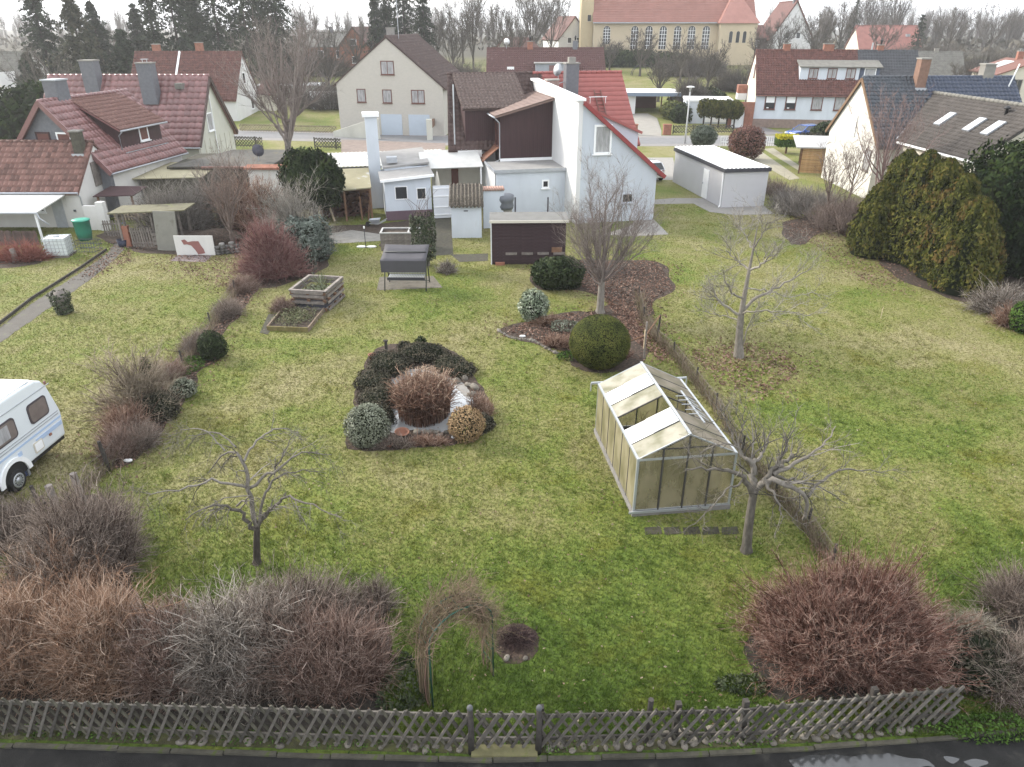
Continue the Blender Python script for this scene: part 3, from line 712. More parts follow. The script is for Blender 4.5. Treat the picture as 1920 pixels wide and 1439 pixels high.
# A far left dark roof
h = thing('house', 'hazy house with dark roof, roof window and roof ladder at far left', 'house', (-84, 108, .4), R_(-4))
gable_walls(h, 0, 16, 0, 9, 3.0, 7.6, M_['oldwhite']); rf = gable_roof(h, 0, 16, 0, 9, 3.0, 7.7, M_['mossgrey'], cols=40, rows=16, amp=.04)
for (x, v) in ((9.2, .5),):
    wbox(rf, 'roof_window', 'whitepaint', x, x + 1.3, 1.5, 2.6, 4.4, 5.1)
mb = MB()
for s in (0, .5): mb.bar((10.4 + s, .2, 3.25), (10.4 + s, 4.2, 7.6), .08)
for k in range(14): mb.bar((10.4, .3 + k * .3, 3.4 + k * .325), (10.9, .3 + k * .3, 3.4 + k * .325), .06)
mb.build('roof_ladder', M_['alu'], rf)
mb = MB(); mb.prism([(13.2, -2.2, 0), (15.6, -2.2, 0), (15.6, -2.2, 3.2), (14.4, -2.2, 5.4), (13.2, -2.2, 3.2)], (0, 5, 0)); mb.build('front_bay', M_['oldwhite'], h)
# yard buildings right of B2: wall and flat roofs
h = thing('garden_shed', 'low shed with pale yellow corrugated sheet roof under the wine-red eaves', 'shed', (0, 0, 0))
a = A(245, 303, 52.0); 
wbox(h, 'wall', 'concretemoss', -25.6, -21.6, 50.5, 54.5, 0, 2.1)
slab(h, 'roof', (-26.0, 50.0, 2.15), (-21.4, 50.6, 2.15), (-21.4, 54.6, 2.5), (-25.4, 54.6, 2.5), .06, mat('yellow_sheet', (.34, .31, .21), var=.12, scale=1.5))
h = thing('outbuilding', 'low flat-roofed outbuilding with dark felt, brick-capped whitewashed wall and satellite dish', 'outbuilding', (0, 0, 0))
wbox(h, 'wall', 'concretemoss', -24.6, -17.4, 52.6, 58.5, 0, 2.5)
slab(h, 'roof', (-24.4, 52.3, 2.55), (-17.2, 52.6, 2.55), (-17.0, 58.8, 2.75), (-22, 58.8, 2.75), .08, mat('dark_felt_moss', (.10, .095, .085), var=.3, scale=2, col2=(.15, .13, .06), fac2=.8))
wbox(h, 'capped_wall', 'oldwhite', -18.3, -15.6, 51.0, 51.3, 0, 2.6)
mb = MB(); mb.prism([(-18.5, 50.8, 2.6), (-15.4, 50.8, 2.6), (-15.3, 51.4, 2.75), (-18.4, 51.4, 2.75)], (0, 0, .12)); mb.build('brick_coping', M_['brick'], h)
wbox(h, 'red_roof_edge', 'oldtile', -22.0, -18.4, 52.2, 52.5, 2.45, 2.56)
mb = MB(); mb.lathe((0, 0, 0), [(.05, -.06), (.25, .0), (.42, .1), (.44, .13)], 16); d = mb.build('satellite_dish', mat('dark_dish', (.06, .06, .08)), h, True); d.location = (-18.6, 54.5, 3.3); d.rotation_euler = (R_(70), 0, R_(40))
mb = MB(); mb.tube([(-18.6, 54.5, 2.6), (-18.6, 54.5, 3.3)], .03); mb.build('dish_mast', M_['zinc'], h)

# ================================================================== C cream brick gable house
bm_ = mat('cream_brick_wall', (.50, .475, .43), var=.05)
def brick_nodes(m, c1, c2, mortar, sc=3.4, bw=.5, rh=.14):
    n = m.node_tree.nodes; l = m.node_tree.links
    b = n.new('ShaderNodeTexBrick'); b.inputs['Color1'].default_value = c1 + (1,); b.inputs['Color2'].default_value = c2 + (1,); b.inputs['Mortar'].default_value = mortar + (1,)
    b.inputs['Scale'].default_value = sc; b.inputs['Mortar Size'].default_value = .03; b.inputs['Brick Width'].default_value = bw; b.inputs['Row Height'].default_value = rh * 1.8
    g = n.new('ShaderNodeTexCoord'); sp = n.new('ShaderNodeSeparateXYZ'); ad = n.new('ShaderNodeMath'); mp = n.new('ShaderNodeCombineXYZ')
    l.new(g.outputs['Object'], sp.inputs[0]); l.new(sp.outputs[0], ad.inputs[0]); l.new(sp.outputs[1], ad.inputs[1]); l.new(ad.outputs[0], mp.inputs[0]); l.new(sp.outputs[2], mp.inputs[1]); l.new(mp.outputs[0], b.inputs['Vector']); l.new(b.outputs['Color'], n['Principled BSDF'].inputs['Base Color'])
brick_nodes(bm_, (.47, .445, .40), (.43, .41, .37), (.40, .385, .355), 2.4)
h = thing('house', 'cream brick gable house with brown windows and two pale blue garage doors', 'house', (-14.0, 88.2, 0), R_(83))
# local x runs away from the camera, local y to the left
gable_walls(h, 0, 15, -6.2, 6.2, 5.3, 10.2, bm_, he2=5.6)
rf = gable_roof(h, 0, 15, -6.2, 6.2, 5.3, 10.35, M_['darktile'], cols=40, rows=20, amp=.05, og=.12, ov=.4, he2=5.6)
for yy, zz, ww in ((0.05, 6.5, 1.55), (3.35, 3.55, 1.05), (.3, 3.5, 1.1), (-3.3, 3.5, 1.55)):
    window(h, 'left', (0, yy, zz), ww, 1.45, 'winbrown', 'curtain', mull=2 if ww > 1.3 else 1)
for yy, ww in ((.0, 2.5), (-3.3, 2.5)):
    wbox(h, 'garage_door', mat('pale_blue_metal', (.42, .48, .55), rough=.6, var=.03), -.05, .02, yy - ww / 2, yy + ww / 2, 0, 2.3)
chimney(h, 3.2, .3, 9.6, 11.2, 1.0, .7, mat('grey_chimney', (.22, .21, .2)))
mb = MB(); mb.tube([(4.0, -.4, 10), (4.0, -.4, 15.2)], .04); mb.build('antenna', M_['zinc'], h)
t = thing('ramp_wall', 'sloping rendered ramp wall in front of the cream brick house', 'wall', (0, 0, 0))
mb = MB(); mb.prism([(-20.5, 86.5, 0), (-14.9, 84.8, 0), (-14.9, 84.8, 2.2), (-16.4, 85.2, 1.9), (-20.5, 86.5, .6)], (0, .3, 0)); mb.build('wall_body', M_['palestucco'], t)
wbox(t, 'pillar', 'palestucco', -9.5, -8.9, 83.9, 84.5, 0, 2.2); wbox(t, 'rail', 'brownwood', -9.2, -8.9, 84.6, 87.5, 1.2, 1.9)

# ================================================================== E the centre house, rotated 12 degrees
AE = R_(12)
E = thing('house', 'centre house with half bright red, half dark tile roof and white firewall', 'house', (4.04, 46.2, 0), AE)
# main body, ridge along local x
mb = MB(); q = [(8.0, -.3), (17.2, -.3), (17.2, 3.95), (12.6, 8.05), (8.0, 3.95)]; xl = lambda y: -6.75 + .15 * (y - 8)
mb.add([(xl(y), y, z) for y, z in q] + [(6.9, y, z) for y, z in q], [(0, 1, 2, 3, 4), (9, 8, 7, 6, 5)] + [(i, 5 + i, 5 + (i + 1) % 5, (i + 1) % 5) for i in range(5)]); mb.build('wall', M_['white'], E)
# roof halves
def roof_half(x0, x1, m, cols, rows, amp, flat=False, og0=0, og1=0):
    sk = .75 if og0 else 0
    a = Vector((x0 - og0 - sk, 7.6, 3.63)); b = Vector((x1 + og1, 7.6, 3.63)); c = Vector((x1 + og1, 12.6, 8.25)); d = Vector((x0 - og0, 12.6, 8.25))
    r = slab(E, 'roof', a, b, c, d, .14, m)
    tiled(r, a, b - a, d - a, cols, rows, m, 0, amp, None, flat)
    slab(r, 'rear_slope', (x1 + og1, 17.6, 3.63), (x0 - og0 + sk, 17.6, 3.63), d, c, .14, m)
    mb = MB(); n = int((x1 - x0) / .4)
    for i in range(n):
        xa = x0 - og0 + (x1 + og1 - x0 + og0) * i / n; mb.tube([(xa, 12.6, 8.30), (xa + .42, 12.6, 8.32)], [.11, .13], 6)
    mb.build('ridge_cap', m, r, True)
    return r
rd = roof_half(-6.2, .1, M_['darktile'], 22, 17, .06, og0=.12)
rr = roof_half(.1, 6.9, M_['brightred'], 20, 15, .03, flat=True, og1=.25)
for (x, y, z1, wd) in ((2.55, 10.6, 9.0, .95),):
    c = chimney(E, x, y, 6.0, z1, wd, .8, M_['slate'], cap='concrete'); wbox(c, 'pot', 'concrete', x - .25, x + .25, y - .2, y + .2, z1 + .09, z1 + .45)
chimney(E, .75, 9.2, 6.0, 8.0, .85, .7, mat('pinkish_chimney_brick', (.27, .19, .17), var=.2, scale=6))
mb = MB(); mb.lathe((0, 0, 0), [(.04, -.05), (.2, 0), (.42, .1), (.44, .12)], 18); d = mb.build('satellite_dish', M_['zinc'], E, True); d.location = (1.55, 10.4, 8.6); d.rotation_euler = (R_(78), 0, R_(-62))
mb = MB(); mb.tube([(1.55, 10.5, 7.2), (1.55, 10.5, 8.8)], .03); mb.tube([(1.1, 10.3, 7.6), (2.0, 10.6, 7.8)], .03); mb.build('dish_mast', M_['zinc'], E)
mb = MB(); mb.bar((3.9, 10.3, 6.75), (5.3, 10.3, 6.75), .05)
for x in (4.0, 5.2): mb.bar((x, 10.3, 6.3), (x, 10.3, 6.75), .03)
mb.build('snow_rail', M_['whitepaint'], rr)
mb = MB()
for x in (4.55, 5.05): mb.bar((x, 8.6, 4.75), (x, 11.2, 7.15), .07, .05)
for k in range(10): mb.bar((4.55, 8.7 + k * .25, 4.85 + k * .23), (5.05, 8.7 + k * .25, 4.85 + k * .23), .05)
mb.build('roof_ladder', M_['winbrown'], rr)
# firewall with coping
mb = MB(); mb.prism([(0, 0, -.2), (0, 12.0, -.2), (0, 12.0, 7.85), (0, 0, 7.42)], (.28, 0, 0)); mb.build('firewall', M_['cream' if 0 else 'white'], E)
mb = MB(); mb.prism([(-.2, -.15, 7.43), (-.2, 11.9, 7.86), (-.2, 11.9, 8.0), (-.2, -.15, 7.57)], (.6, 0, 0)); mb.build('coping', M_['whitepaint'], E)
# right wing under the long red slope
mb = MB(); mb.prism([(.285, .004, -.2), (5.4, .004, -.2), (5.4, .004, 3.05), (.285, .004, 7.2)], (0, 8.2, 0)); mb.build('pale_blue_wing', M_['lightblue'], E)
wr = slab(E, 'wing_roof', (5.85, -.18, 2.78), (5.85, 8.6, 2.78), (.3, 8.6, 7.3), (.3, -.18, 7.3), .1, M_['brightred'])
tiled(wr, (5.85, 8.6, 2.79), (0, -8.78, 0), (-5.55, 0, 4.52), 24, 16, M_['brightred'], 0, .03, None, True)
mb = MB(); mb.bar((.3, -.2, 7.32), (5.9, -.2, 2.76), .12, .24); mb.build('verge_board', mat('wine_red_verge', (.24, .05, .05), var=.1), wr)
window(E, 'front', (1.62, .004, 4.3), 1.15, 1.75, 'whitepaint', 'curtain', fw=.12, out=.07)
window(E, 'front', (3.5, .004, 1.2), .75, .6, 'lightblue', 'glass', fw=.06)
mb = MB(); mb.prism([(2.0, 4.0, 4.9), (5.5, 4.0, 3.0), (5.5, 4.0, 5.1), (2.0, 4.0, 6.6)], (0, 3.4, 0)); dm = mb.build('dormer', M_['lightblue'], E)
slab(dm, 'dormer_roof', (5.75, 3.8, 5.05), (5.75, 7.6, 5.05), (1.8, 7.6, 6.75), (1.8, 3.8, 6.75), .16, M_['brightred'])
slab(wr, 'skylight', (5.55, 2.0, 3.28), (5.55, 3.0, 3.28), (4.75, 3.0, 3.95), (4.75, 2.0, 3.95), .12, M_['whitepaint'])
# brown clad wing
mb = MB(); mb.prism([(-3.65, 6.05, 2.9), (-.003, 6.05, 2.9), (-.003, 6.05, 7.0), (-3.65, 6.05, 6.1)], (0, 5.5, 0)); bw = mb.build('brown_wing', M_['brownclad'], E)
mb = MB()
for k in range(26):
    x = -3.62 + k * .14; mb.box(x, x + .115, 6.02, 6.048, 2.95, 6.02 + (x + 3.65) * .245)
cl = mb.build('board_cladding', M_['brownclad'], bw); cl['kind'] = 'stuff'
br = slab(bw, 'wing_roof', (-4.1, 5.6, 6.05), (-4.1, 11.4, 6.05), (-.01, 11.4, 7.12), (-.01, 5.6, 7.12), .12, mat('brown_sheet_roof', (.15, .10, .085), rough=.6, var=.12, scale=2))
tiled(br, (-4.1, 11.4, 6.07), (0, -5.8, 0), (4.09, 0, 1.07), 6, 11, MATS['brown_sheet_roof'], 0, .01, None, True, th=.02)
for k in range(3): window(bw, 'left', (-3.65, 6.9 + k * 1.15, 4.0), .6, 1.5, 'winbrown', 'glass', fw=.07)
gutter(bw, (-4.15, 5.6, 5.98), (-4.15, 11, 5.98), [(-4.1, 5.7, 5.95), (-3.75, 5.9, 5.6), (-3.72, 5.98, 5.4), (-3.72, 5.98, 3.2), (-4.3, 5.9, 2.95)])
cb = slab(bw, 'window_canopy', (-4.9, 6.3, 3.05), (-4.9, 9.9, 3.05), (-3.7, 9.9, 4.0), (-3.7, 6.3, 4.0), .06, mat('copper_brown_sheet', (.20, .095, .06), rough=.5, var=.1))
# dark tiled shed dormer left
mb = MB(); mb.prism([(-5.75, 8.15, 3.7), (-3.0, 8.15, 3.7), (-3.0, 8.15, 6.3), (-5.75, 8.15, 6.3)], (0, 3, 0)); dm = mb.build('dormer', M_['brownclad'], E)
mb = MB()
for k in range(19):
    x = -5.73 + k * .142; mb.box(x, x + .118, 8.12, 8.147, 3.75, 6.25)
cl = mb.build('board_cladding', M_['brownclad'], dm); cl['kind'] = 'stuff'
dr = slab(dm, 'dormer_roof', (-5.95, 7.85, 6.32), (-1.2, 7.85, 6.32), (-1.2, 12.55, 8.3), (-5.95, 12.55, 8.3), .12, M_['darktile'])
tiled(dr, (-5.95, 7.85, 6.33), (4.75, 0, 0), (0, 4.7, 1.98), 17, 13, mat('mottled_small_tile', (.13, .095, .085), rough=.8, var=.5, scale=7, col2=(.26, .22, .19), fac2=.8), 0, .06)
mb = MB(); mb.tube([(-6.55, 7.9, .3), (-6.55, 7.9, 3.7), (-6.5, 8.2, 7.9)], .05); mb.build('downpipe', M_['alu'], E)
# flat-roofed extension
wbox(E, 'flat_extension', 'bluewhite', -4.65, -.004, 2.45, 6.0, -.2, 2.95)
fr_ = wbox(E, 'flat_roof', 'greyfelt', -4.75, -.006, 2.3, 6.02, 2.952, 3.08)
mb = MB(); mb.bar((-4.78, 2.3, 3.05), (-.01, 2.3, 3.05), .06, .2); mb.bar((-4.78, 2.3, 3.05), (-4.78, 6, 3.05), .06, .2); mb.build('roof_edge', M_['zinc'], fr_)
wbox(fr_, 'upstand', 'whitepaint', -3.7, -.01, 5.93, 6.0, 3.08, 3.26)
window(E, 'front', (-1.35, 2.45, 1.85), .5, .55, 'whitepaint', 'black', fw=.1)
# terrace behind: roof sheet, walls
t = thing('terrace_roof', 'flat white sheet roof over the terrace left of the brown wing', 'roof', (4.04, 46.2, 0), AE)
slab(t, 'roof_sheet', (-9.2, 5.6, 2.85), (-4.95, 5.6, 2.85), (-5.0, 8.1, 3.75), (-9.1, 8.1, 3.55), .05, M_['roofwhite'])
for x in (-9.1, -5.1): wbox(t, 'post', 'whitepaint', x - .05, x + .05, 5.7, 5.8, 0, 2.85)
wbox(E, 'terrace_wall', 'cream', -8.3, -4.7, 7.75, 7.95, -.2, 3.0)
wbox(E, 'terrace_side_wall', 'white', -4.72, -4.68, 2.6, 7.7, -.2, 2.9)
wbox(E, 'low_terrace_wall', 'white', -6.4, -4.7, 7.6, 8.0, 2.9, 3.7)
mb = MB(); mb.box(-6.9, -6.4, 7.70, 7.748, .2, 2.4); mb.build('terrace_door', M_['winbrown'], E)
# rear left outbuilding (pale blue with purple base)
O = thing('outbuilding', 'pale blue outbuilding with purple plinth and grey felt roof', 'outbuilding', (4.5, 46.3, 0), AE)
mb = MB(); mb.prism([(-12.3, 3.3, -.2), (-9.3, 3.3, -.2), (-9.3, 3.3, 2.75), (-12.3, 3.3, 2.5)], (0, 4.6, 0)); mb.build('wall', M_['bluewhite'], O)
wbox(O, 'plinth', mat('purple_plinth', (.115, .075, .095), var=.1), -12.33, -9.27, 3.26, 3.35, -.2, .62)
rf = slab(O, 'roof', (-12.55, 3.0, 2.62), (-9.1, 3.0, 2.88), (-9.1, 5.9, 2.98), (-12.55, 5.9, 2.72), .1, M_['greyfelt'])
slab(O, 'rear_roof', (-12.2, 5.8, 3.0), (-9.1, 5.8, 3.25), (-9.0, 11.5, 3.4), (-12.2, 11.5, 3.15), .12, M_['greyfelt'])
wbox(O, 'rear_wall', 'bluewhite', -12.1, -9.2, 5.85, 11.3, -.2, 3.0)
mb = MB(); mb.bar((-12.55, 2.98, 2.6), (-9.1, 2.98, 2.86), .08, .16); mb.build('eave_board', M_['whitepaint'], rf)
window(O, 'front', (-11.25, 3.3, 1.35), .82, .85, 'whitepaint', 'glass', fw=.05, sill=False); window(O, 'front', (-9.95, 3.3, 1.3), .62, .75, 'whitepaint', 'glass', fw=.05, sill=False)
wbox(O, 'boiler_box', 'zinc', -11.9, -11.2, 6.2, 6.8, 3.2, 3.55)
ch = thing('chimney_stack', 'tall square white chimney standing beside the pale blue outbuilding', 'chimney', tuple(A(703, 322, 51.0).xy) + (0,), AE)
wbox(ch, 'shaft', 'bluewhite', -.4, .4, -.4, .4, 0, 6.05); wbox(ch, 'cap', 'whitepaint', -.55, .55, -.55, .55, 6.06, 6.3)
g = thing('yard_gate', 'white sheet metal yard gate between the outbuilding and tile-roofed shed', 'gate', (4.04, 46.2, 0), AE)
wbox(g, 'panel', mat('white_sheet_gate', (.60, .62, .66), rough=.5, var=.04), -8.75, -7.4, 2.95, 3.0, .1, 2.2)
mb = MB()
for z in (.3, .8, 1.5, 2.0): mb.box(-8.73, -7.45, 2.91, 2.948, z, z + .05)
mb.build('rail', M_['whitepaint'], g)
# wood store
t = thing('wood_shed', 'open dark wood store with pale yellow felt roof behind the evergreen', 'shed', (4.04, 46.2, 0), AE)
slab(t, 'roof', (-16.2, 3.4, 2.0), (-12.65, 3.6, 2.15), (-12.65, 7.4, 2.75), (-16.0, 7.4, 2.7), .08, mat('yellowish_felt', (.28, .255, .165), var=.15, scale=1.2, col2=(.40, .39, .37), fac2=.7))
wbox(t, 'back_panel', 'brownwood', -16, -12.7, 5.8, 5.9, 0, 2.2)
for x in (-16, -14.4, -12.75): wbox(t, 'post', 'brownwood', x - .06, x + .06, 3.7, 3.82, 0, 2.05)
wbox(t, 'side_panel', 'brownwood', -16.02, -15.94, 3.9, 5.75, 0, 2.0)
dw = mat('stacked_firewood', (.10, .05, .042), var=.5, scale=8, col2=(.2, .12, .085), fac2=.85)
mb = MB()
for k in range(190):
    x = random.uniform(-15.8, -12.9); z = .1 + int(random.random() * 11) * .14; mb.obox((x, 5.2 + random.uniform(-.1, .1), z), (.075, 0, .01), (0, .3, 0), (0, 0, .06))
o = mb.build('firewood', dw, t); o['kind'] = 'stuff'
for x, l_ in ((-15.2, 1.0), (-13.4, 1.5), (-13.0, 1.2)):
    mb = MB(); mb.bar((x, 3.9, 0), (x + random.uniform(-.3, .3), 4.2, l_), .1); mb.build('plank', M_['palewood' if x < -15 else 'brownwood'], t)
# corrugated canopy beyond
t = thing('corrugated_canopy', 'long low canopy of white corrugated sheet beside the tall chimney', 'canopy', (0, 0, 0))
cr = MB(); n = 60; a = Vector((-15.2, 54.5, 2.05)); U = Vector((9.4, 1.4, .1)); V = Vector((.1, 4.6, .35))
for i in range(n + 1):
    q = a + U * (i / n) + Vector((0, 0, .05 if i % 2 else 0)); cr.v += [tuple(q), tuple(q + V)]
for i in range(n): cr.f.append((2 * i, 2 * i + 2, 2 * i + 3, 2 * i + 1))
o = cr.build('corrugated_sheet', mat('old_white_corrugated', (.48, .475, .45), var=.12, scale=1.2), t); s = o.modifiers.new('t', 'SOLIDIFY'); s.thickness = .02
mb = MB(); mb.bar(a - Vector((0, .05, .08)), a + U - Vector((0, .05, .08)), .06, .14); mb.build('beam', M_['darkgrey'], t)
for k in (0.03, .35, .68, .97):
    p = a + U * k; wbox(t, 'post', 'brownwood', p.x - .05, p.x + .05, p.y, p.y + .1, 0, 2.0); p = p + V; wbox(t, 'post', 'brownwood', p.x - .05, p.x + .05, p.y - .1, p.y, 0, 2.3)
t = thing('board_fence', 'grey weathered board fence left of the tall white chimney', 'fence', (0, 0, 0))
bb = MB(); bb.box(-.11, .11, -.015, .015, 0, 1.7); bme = bb.mesh('plank'); bme.materials.append(M_['greywood'])
for k in range(30):
    o = link('plank', bme, None, t); o.location = (-15.9 + k * .24, 51.6 + k * .03, random.uniform(-.03, .03))
for z in (.5, 1.35): wbox(t, 'rail', 'greywood', -16, -8.9, 51.95, 52.0, z, z + .08)
wbox(t, 'post', 'palewood', -12.6, -12.4, 51.5, 51.6, 0, 2.0)
# small white shed with corrugated roof
t = thing('tool_shed', 'small white masonry shed with mossy corrugated roof', 'shed', (-3.62, 42.7, 0), R_(3))
wbox(t, 'wall', 'bluewhite', 0, 1.8, 0, 2.5, -.1, 1.95); mb = MB(); mb.prism([(0.003, 0, 1.95), (0.003, 2.5, 1.95), (0.003, 2.5, 2.6)], (1.794, 0, 0)); mb.build('gable_wall', M_['bluewhite'], t)
cr = MB(); n = 96
for i in range(n + 1):
    x = -.12 + 2.04 * i / n; zz = .058 * math.sin(i / n * 2 * math.pi * 9); cr.v += [(x, -.25, 1.94 + zz), (x, 2.6, 2.72 + zz)]
for i in range(n): cr.f.append((2 * i, 2 * i + 2, 2 * i + 3, 2 * i + 1))
o = cr.build('corrugated_roof', mat('mossy_asbestos_sheet', (.075, .062, .048), var=.6, scale=11, col2=(.32, .29, .24), fac2=.6, bump=.3), t, True); s = o.modifiers.new('t', 'SOLIDIFY'); s.thickness = .025
wbox(t, 'vent', 'darkgrey', .75, 1.0, -.015, 0.0, 1.6, 1.66)
t = thing('yard_wall', 'white yard wall with pinkish tile coping right of the small shed', 'wall', (-1.78, 45.0, 0), R_(8))
wbox(t, 'wall_body', 'bluewhite', 0, 1.3, 0, .25, -.1, 2.35)
cm = MB(); cm.tube([(0, -.12, 0), (0, .4, .06)], .085, 8); cme = cm.mesh('coping_tile', True); cme.materials.append(mat('pink_coping_tile', (.36, .23, .19), var=.25, scale=6))
for k in range(9):
    o = link('coping_tile', cme, None, t); o.location = (-1.4 * 0 + k * .155, 0, 2.42)
# black stained wooden shed
t = thing('plank_shed', 'black stained plank shed with flat grey felt roof', 'shed', (-1.09, 37.3, 0), R_(1.5))
wbox(t, 'side_wall', 'whitepaint', -.04, .02, 0.05, 1.3, 0, 2.42); wbox(t, 'body', 'darkwood', .02, 3.92, .05, 1.3, 0, 2.35)
pl = MB(); pl.box(.02, 3.94, 0, .045, 0, .165); pme = pl.mesh('plank'); pme.materials.append(M_['darkwood'])
for k in range(13):
    o = link('plank', pme, None, t); o.location = (0, random.uniform(-.008, .008), .14 + k * .175); o.rotation_euler = (R_(-3), 0, 0)
rf = slab(t, 'roof', (-.08, -.2, 2.42), (4.05, -.2, 2.42), (4.05, 1.4, 2.5), (-.08, 1.4, 2.5), .09, mat('mossy_grey_felt', (.165, .163, .155), var=.2, scale=2, col2=(.13, .135, .08), fac2=.9))
wbox(rf, 'eave_board', 'cream', -.1, 4.07, -.24, -.202, 2.3, 2.43)
for k in range(4): wbox(t, 'sill_board', 'greywood', .75 + k * .85, 1.35 + k * .85, -.07, -.01, .55, .68)
wbox(t, 'board_panel', 'brownwood', 3.2, 3.75, -.075, -.02, .68, .95)
wbox(t, 'brick_step', 'brick', .2, .7, -.15, .0, 0, .16)
# garage
g = thing('garage', 'pale grey prefabricated garage with white ribbed roof and dark trim', 'garage', (14.72, 50.8, 0), R_(9))
wbox(g, 'wall', 'metalgrey', -.0, 3.22, 0, 9.6, 0, 2.42)
wbox(g, 'trim', 'darkgrey', -.12, 3.34, -.12, 9.72, 2.421, 2.66)
cr = MB(); n = 44
for i in range(n + 1):
    x = -.06 + 3.34 * i / n; zz = .05 if (i // 2) % 2 else 0; cr.v += [(x, -.05, 2.67 + zz), (x, 9.8, 2.72 + zz)]
for i in range(n): cr.f.append((2 * i, 2 * i + 2, 2 * i + 3, 2 * i + 1))
o = cr.build('roof_sheet', M_['whitepaint'], g); s = o.modifiers.new('t', 'SOLIDIFY'); s.thickness = .015
d = wbox(g, 'door', 'whitepaint', -.045, -.005, 2.55, 3.5, .05, 2.1); wbox(d, 'handle', 'zinc', -.09, -.05, 3.36, 3.42, 1.02, 1.14)
mb = MB(); mb.tube([(-.07, .12, 2.4), (-.07, .05, .15), (-.2, -.05, .06)], .05); mb.build('downpipe', M_['whitepaint'], g)
# ================================================================== houses on the right and far away
# F long dark red roof behind the centre house
h = thing('house', 'low house with long lichen-spotted dark red roof behind the centre house', 'house', (-3.4, 109.5, .5), R_(0))
gable_walls(h, 0, 16.4, 0, 9.5, 4.6, 7.9, M_['white'])
rf = gable_roof(h, 0, 16.4, 0, 9.5, 4.6, 8.0, mat('lichen_dark_red_tile', (.10, .045, .042), rough=.7, var=.35, scale=3, col2=(.27, .23, .21), fac2=.95), cols=56, rows=14, amp=.05)
mb = MB(); mb.box(6.7, 12.6, .2, 3.0, 4.8, 6.2); dm = mb.build('dormer', mat('grey_blue_panel', (.28, .30, .34), var=.08), h)
wbox(dm, 'red_panel', 'redtile', 8.6, 10.0, .16, .2, 4.9, 6.0); wbox(dm, 'dormer_roof', 'greyfelt', 6.5, 12.8, 0, 3.6, 6.201, 6.34)
wbox(rf, 'skylight', 'whitepaint', 2.7, 3.7, 1.0, 1.9, 5.3, 5.75)
chimney(h, 6.0, 4.7, 7.6, 8.9, .8, .6, M_['brick'], cowl='pot'); chimney(h, 12.5, 4.7, 7.6, 9.0, .7, .6, M_['slate'], cowl='pot')
mb = MB(); mb.lathe((0, 0, 0), [(.04, -.05), (.3, .05), (.45, .14)], 14); d = mb.build('satellite_dish', M_['whitepaint'], h, True); d.location = (2.6, 4.5, 8.9); d.rotation_euler = (R_(75), 0, R_(20))
mb = MB(); mb.tube([(2.6, 4.6, 7.9), (2.6, 4.6, 8.9)], .04); mb.build('dish_mast', M_['zinc'], h)
t = thing('garden_hut', 'yellow wooden garden hut left of the dark red roof', 'hut', (-6.6, 109, .5))
wbox(t, 'wall', mat('yellow_wood', (.42, .28, .08), var=.2), 0, 2.4, 0, 2.4, 0, 2.6); slab(t, 'roof', (-.2, -.3, 2.6), (2.6, -.3, 2.6), (2.6, 2.7, 3.1), (-.2, 2.7, 3.1), .1, M_['greyfelt'])
window(t, 'front', (1.3, 0, 1.0), .8, .9)
# I white house with red-brown roof and long dormer, black half
h = thing('house', 'white house with mottled red clay roof and long white three-window dormer', 'house', (30.2, 95.2, 0), R_(-9))
gable_walls(h, 0, 11.9, 0, 9.4, 4.1, 8.5, M_['bluewhite'])
wbox(h, 'plinth', mat('brown_stone_plinth', (.22, .165, .14), var=.2, scale=3), -.03, 11.93, -.04, 2, -.3, 1.05)
wbox(h, 'gable_render', 'cream', -.06, -.002, .02, 9.38, 1.05, 4.0)
mb = MB(); mb.prism([(-.06, .05, 4.0), (-.06, 9.35, 4.0), (-.06, 4.7, 8.3)], (.058, 0, 0)); mb.build('gable_render', M_['cream'], h)
rf = gable_roof(h, 0, 11.9, 0, 9.4, 4.1, 8.65, M_['browntile'], cols=40, rows=19, amp=.06, og=.12, ov=.3, skip=lambda u, v: .42 < u and .42 < v < .70, th=.04)
mb = MB(); mb.prism([(5.0, 1.35, 5.2), (5.0, 1.35, 7.0), (5.0, 4.2, 7.75), (5.0, 4.2, 5.2)], (6.88, 0, 0)); dm = mb.build('dormer', M_['bluewhite'], h)
slab(dm, 'dormer_roof', (4.8, 1.0, 7.02), (14.4, 1.0, 7.02), (14.4, 4.4, 7.9), (4.8, 4.4, 7.9), .12, M_['mossgrey'])
for x in (6.55, 8.75, 10.9): window(dm, 'front', (x, 1.35, 5.65), 1.1, 1.2, 'winbrown', 'curtain', mull=2)
for x, gl in ((1.75, 'glass'), (4.2, 'glass'), (7.3, 'curtain'), (9.95, 'curtain')):
    f = window(h, 'front', (x, 0, 2.15), 1.3, 1.65, 'winbrown', gl, fw=.11)
    if gl == 'glass': wbox(f, 'blind', 'whitepaint', x - .5, x + .5, -.045, -.022, 2.95, 3.65); wbox(f, 'flower_box', 'whitepaint', x - .35, x - .1, -.06, -.022, 2.3, 2.42)
window(h, 'left', (-.06, 3.6, 5.6), .9, 1.5, 'winbrown', 'curtain', mull=2)
for x in (3.6, 8.6): chimney(h, x, 4.9, 8.2, 9.4, .8 if x < 5 else 1.2, .7, M_['brick'])
wbox(h, 'balcony', 'white', -1.3, -.1, 7.5, 9.3, 2.6, 3.4); wbox(h, 'balcony_top', 'brick', -1.3, -.1, 7.6, 9.2, 3.4, 4.4)
gutter(h, (-.1, -.38, 3.75), (12, -.38, 3.75), None, 'winbrown')
h = thing('house', 'dark-roofed half house with navy dormer joined to the white red-roofed house', 'house', (30.2, 95.2, 0), R_(-9))
gable_walls(h, 11.95, 19.0, 0, 9.4, 4.1, 8.5, M_['white'])
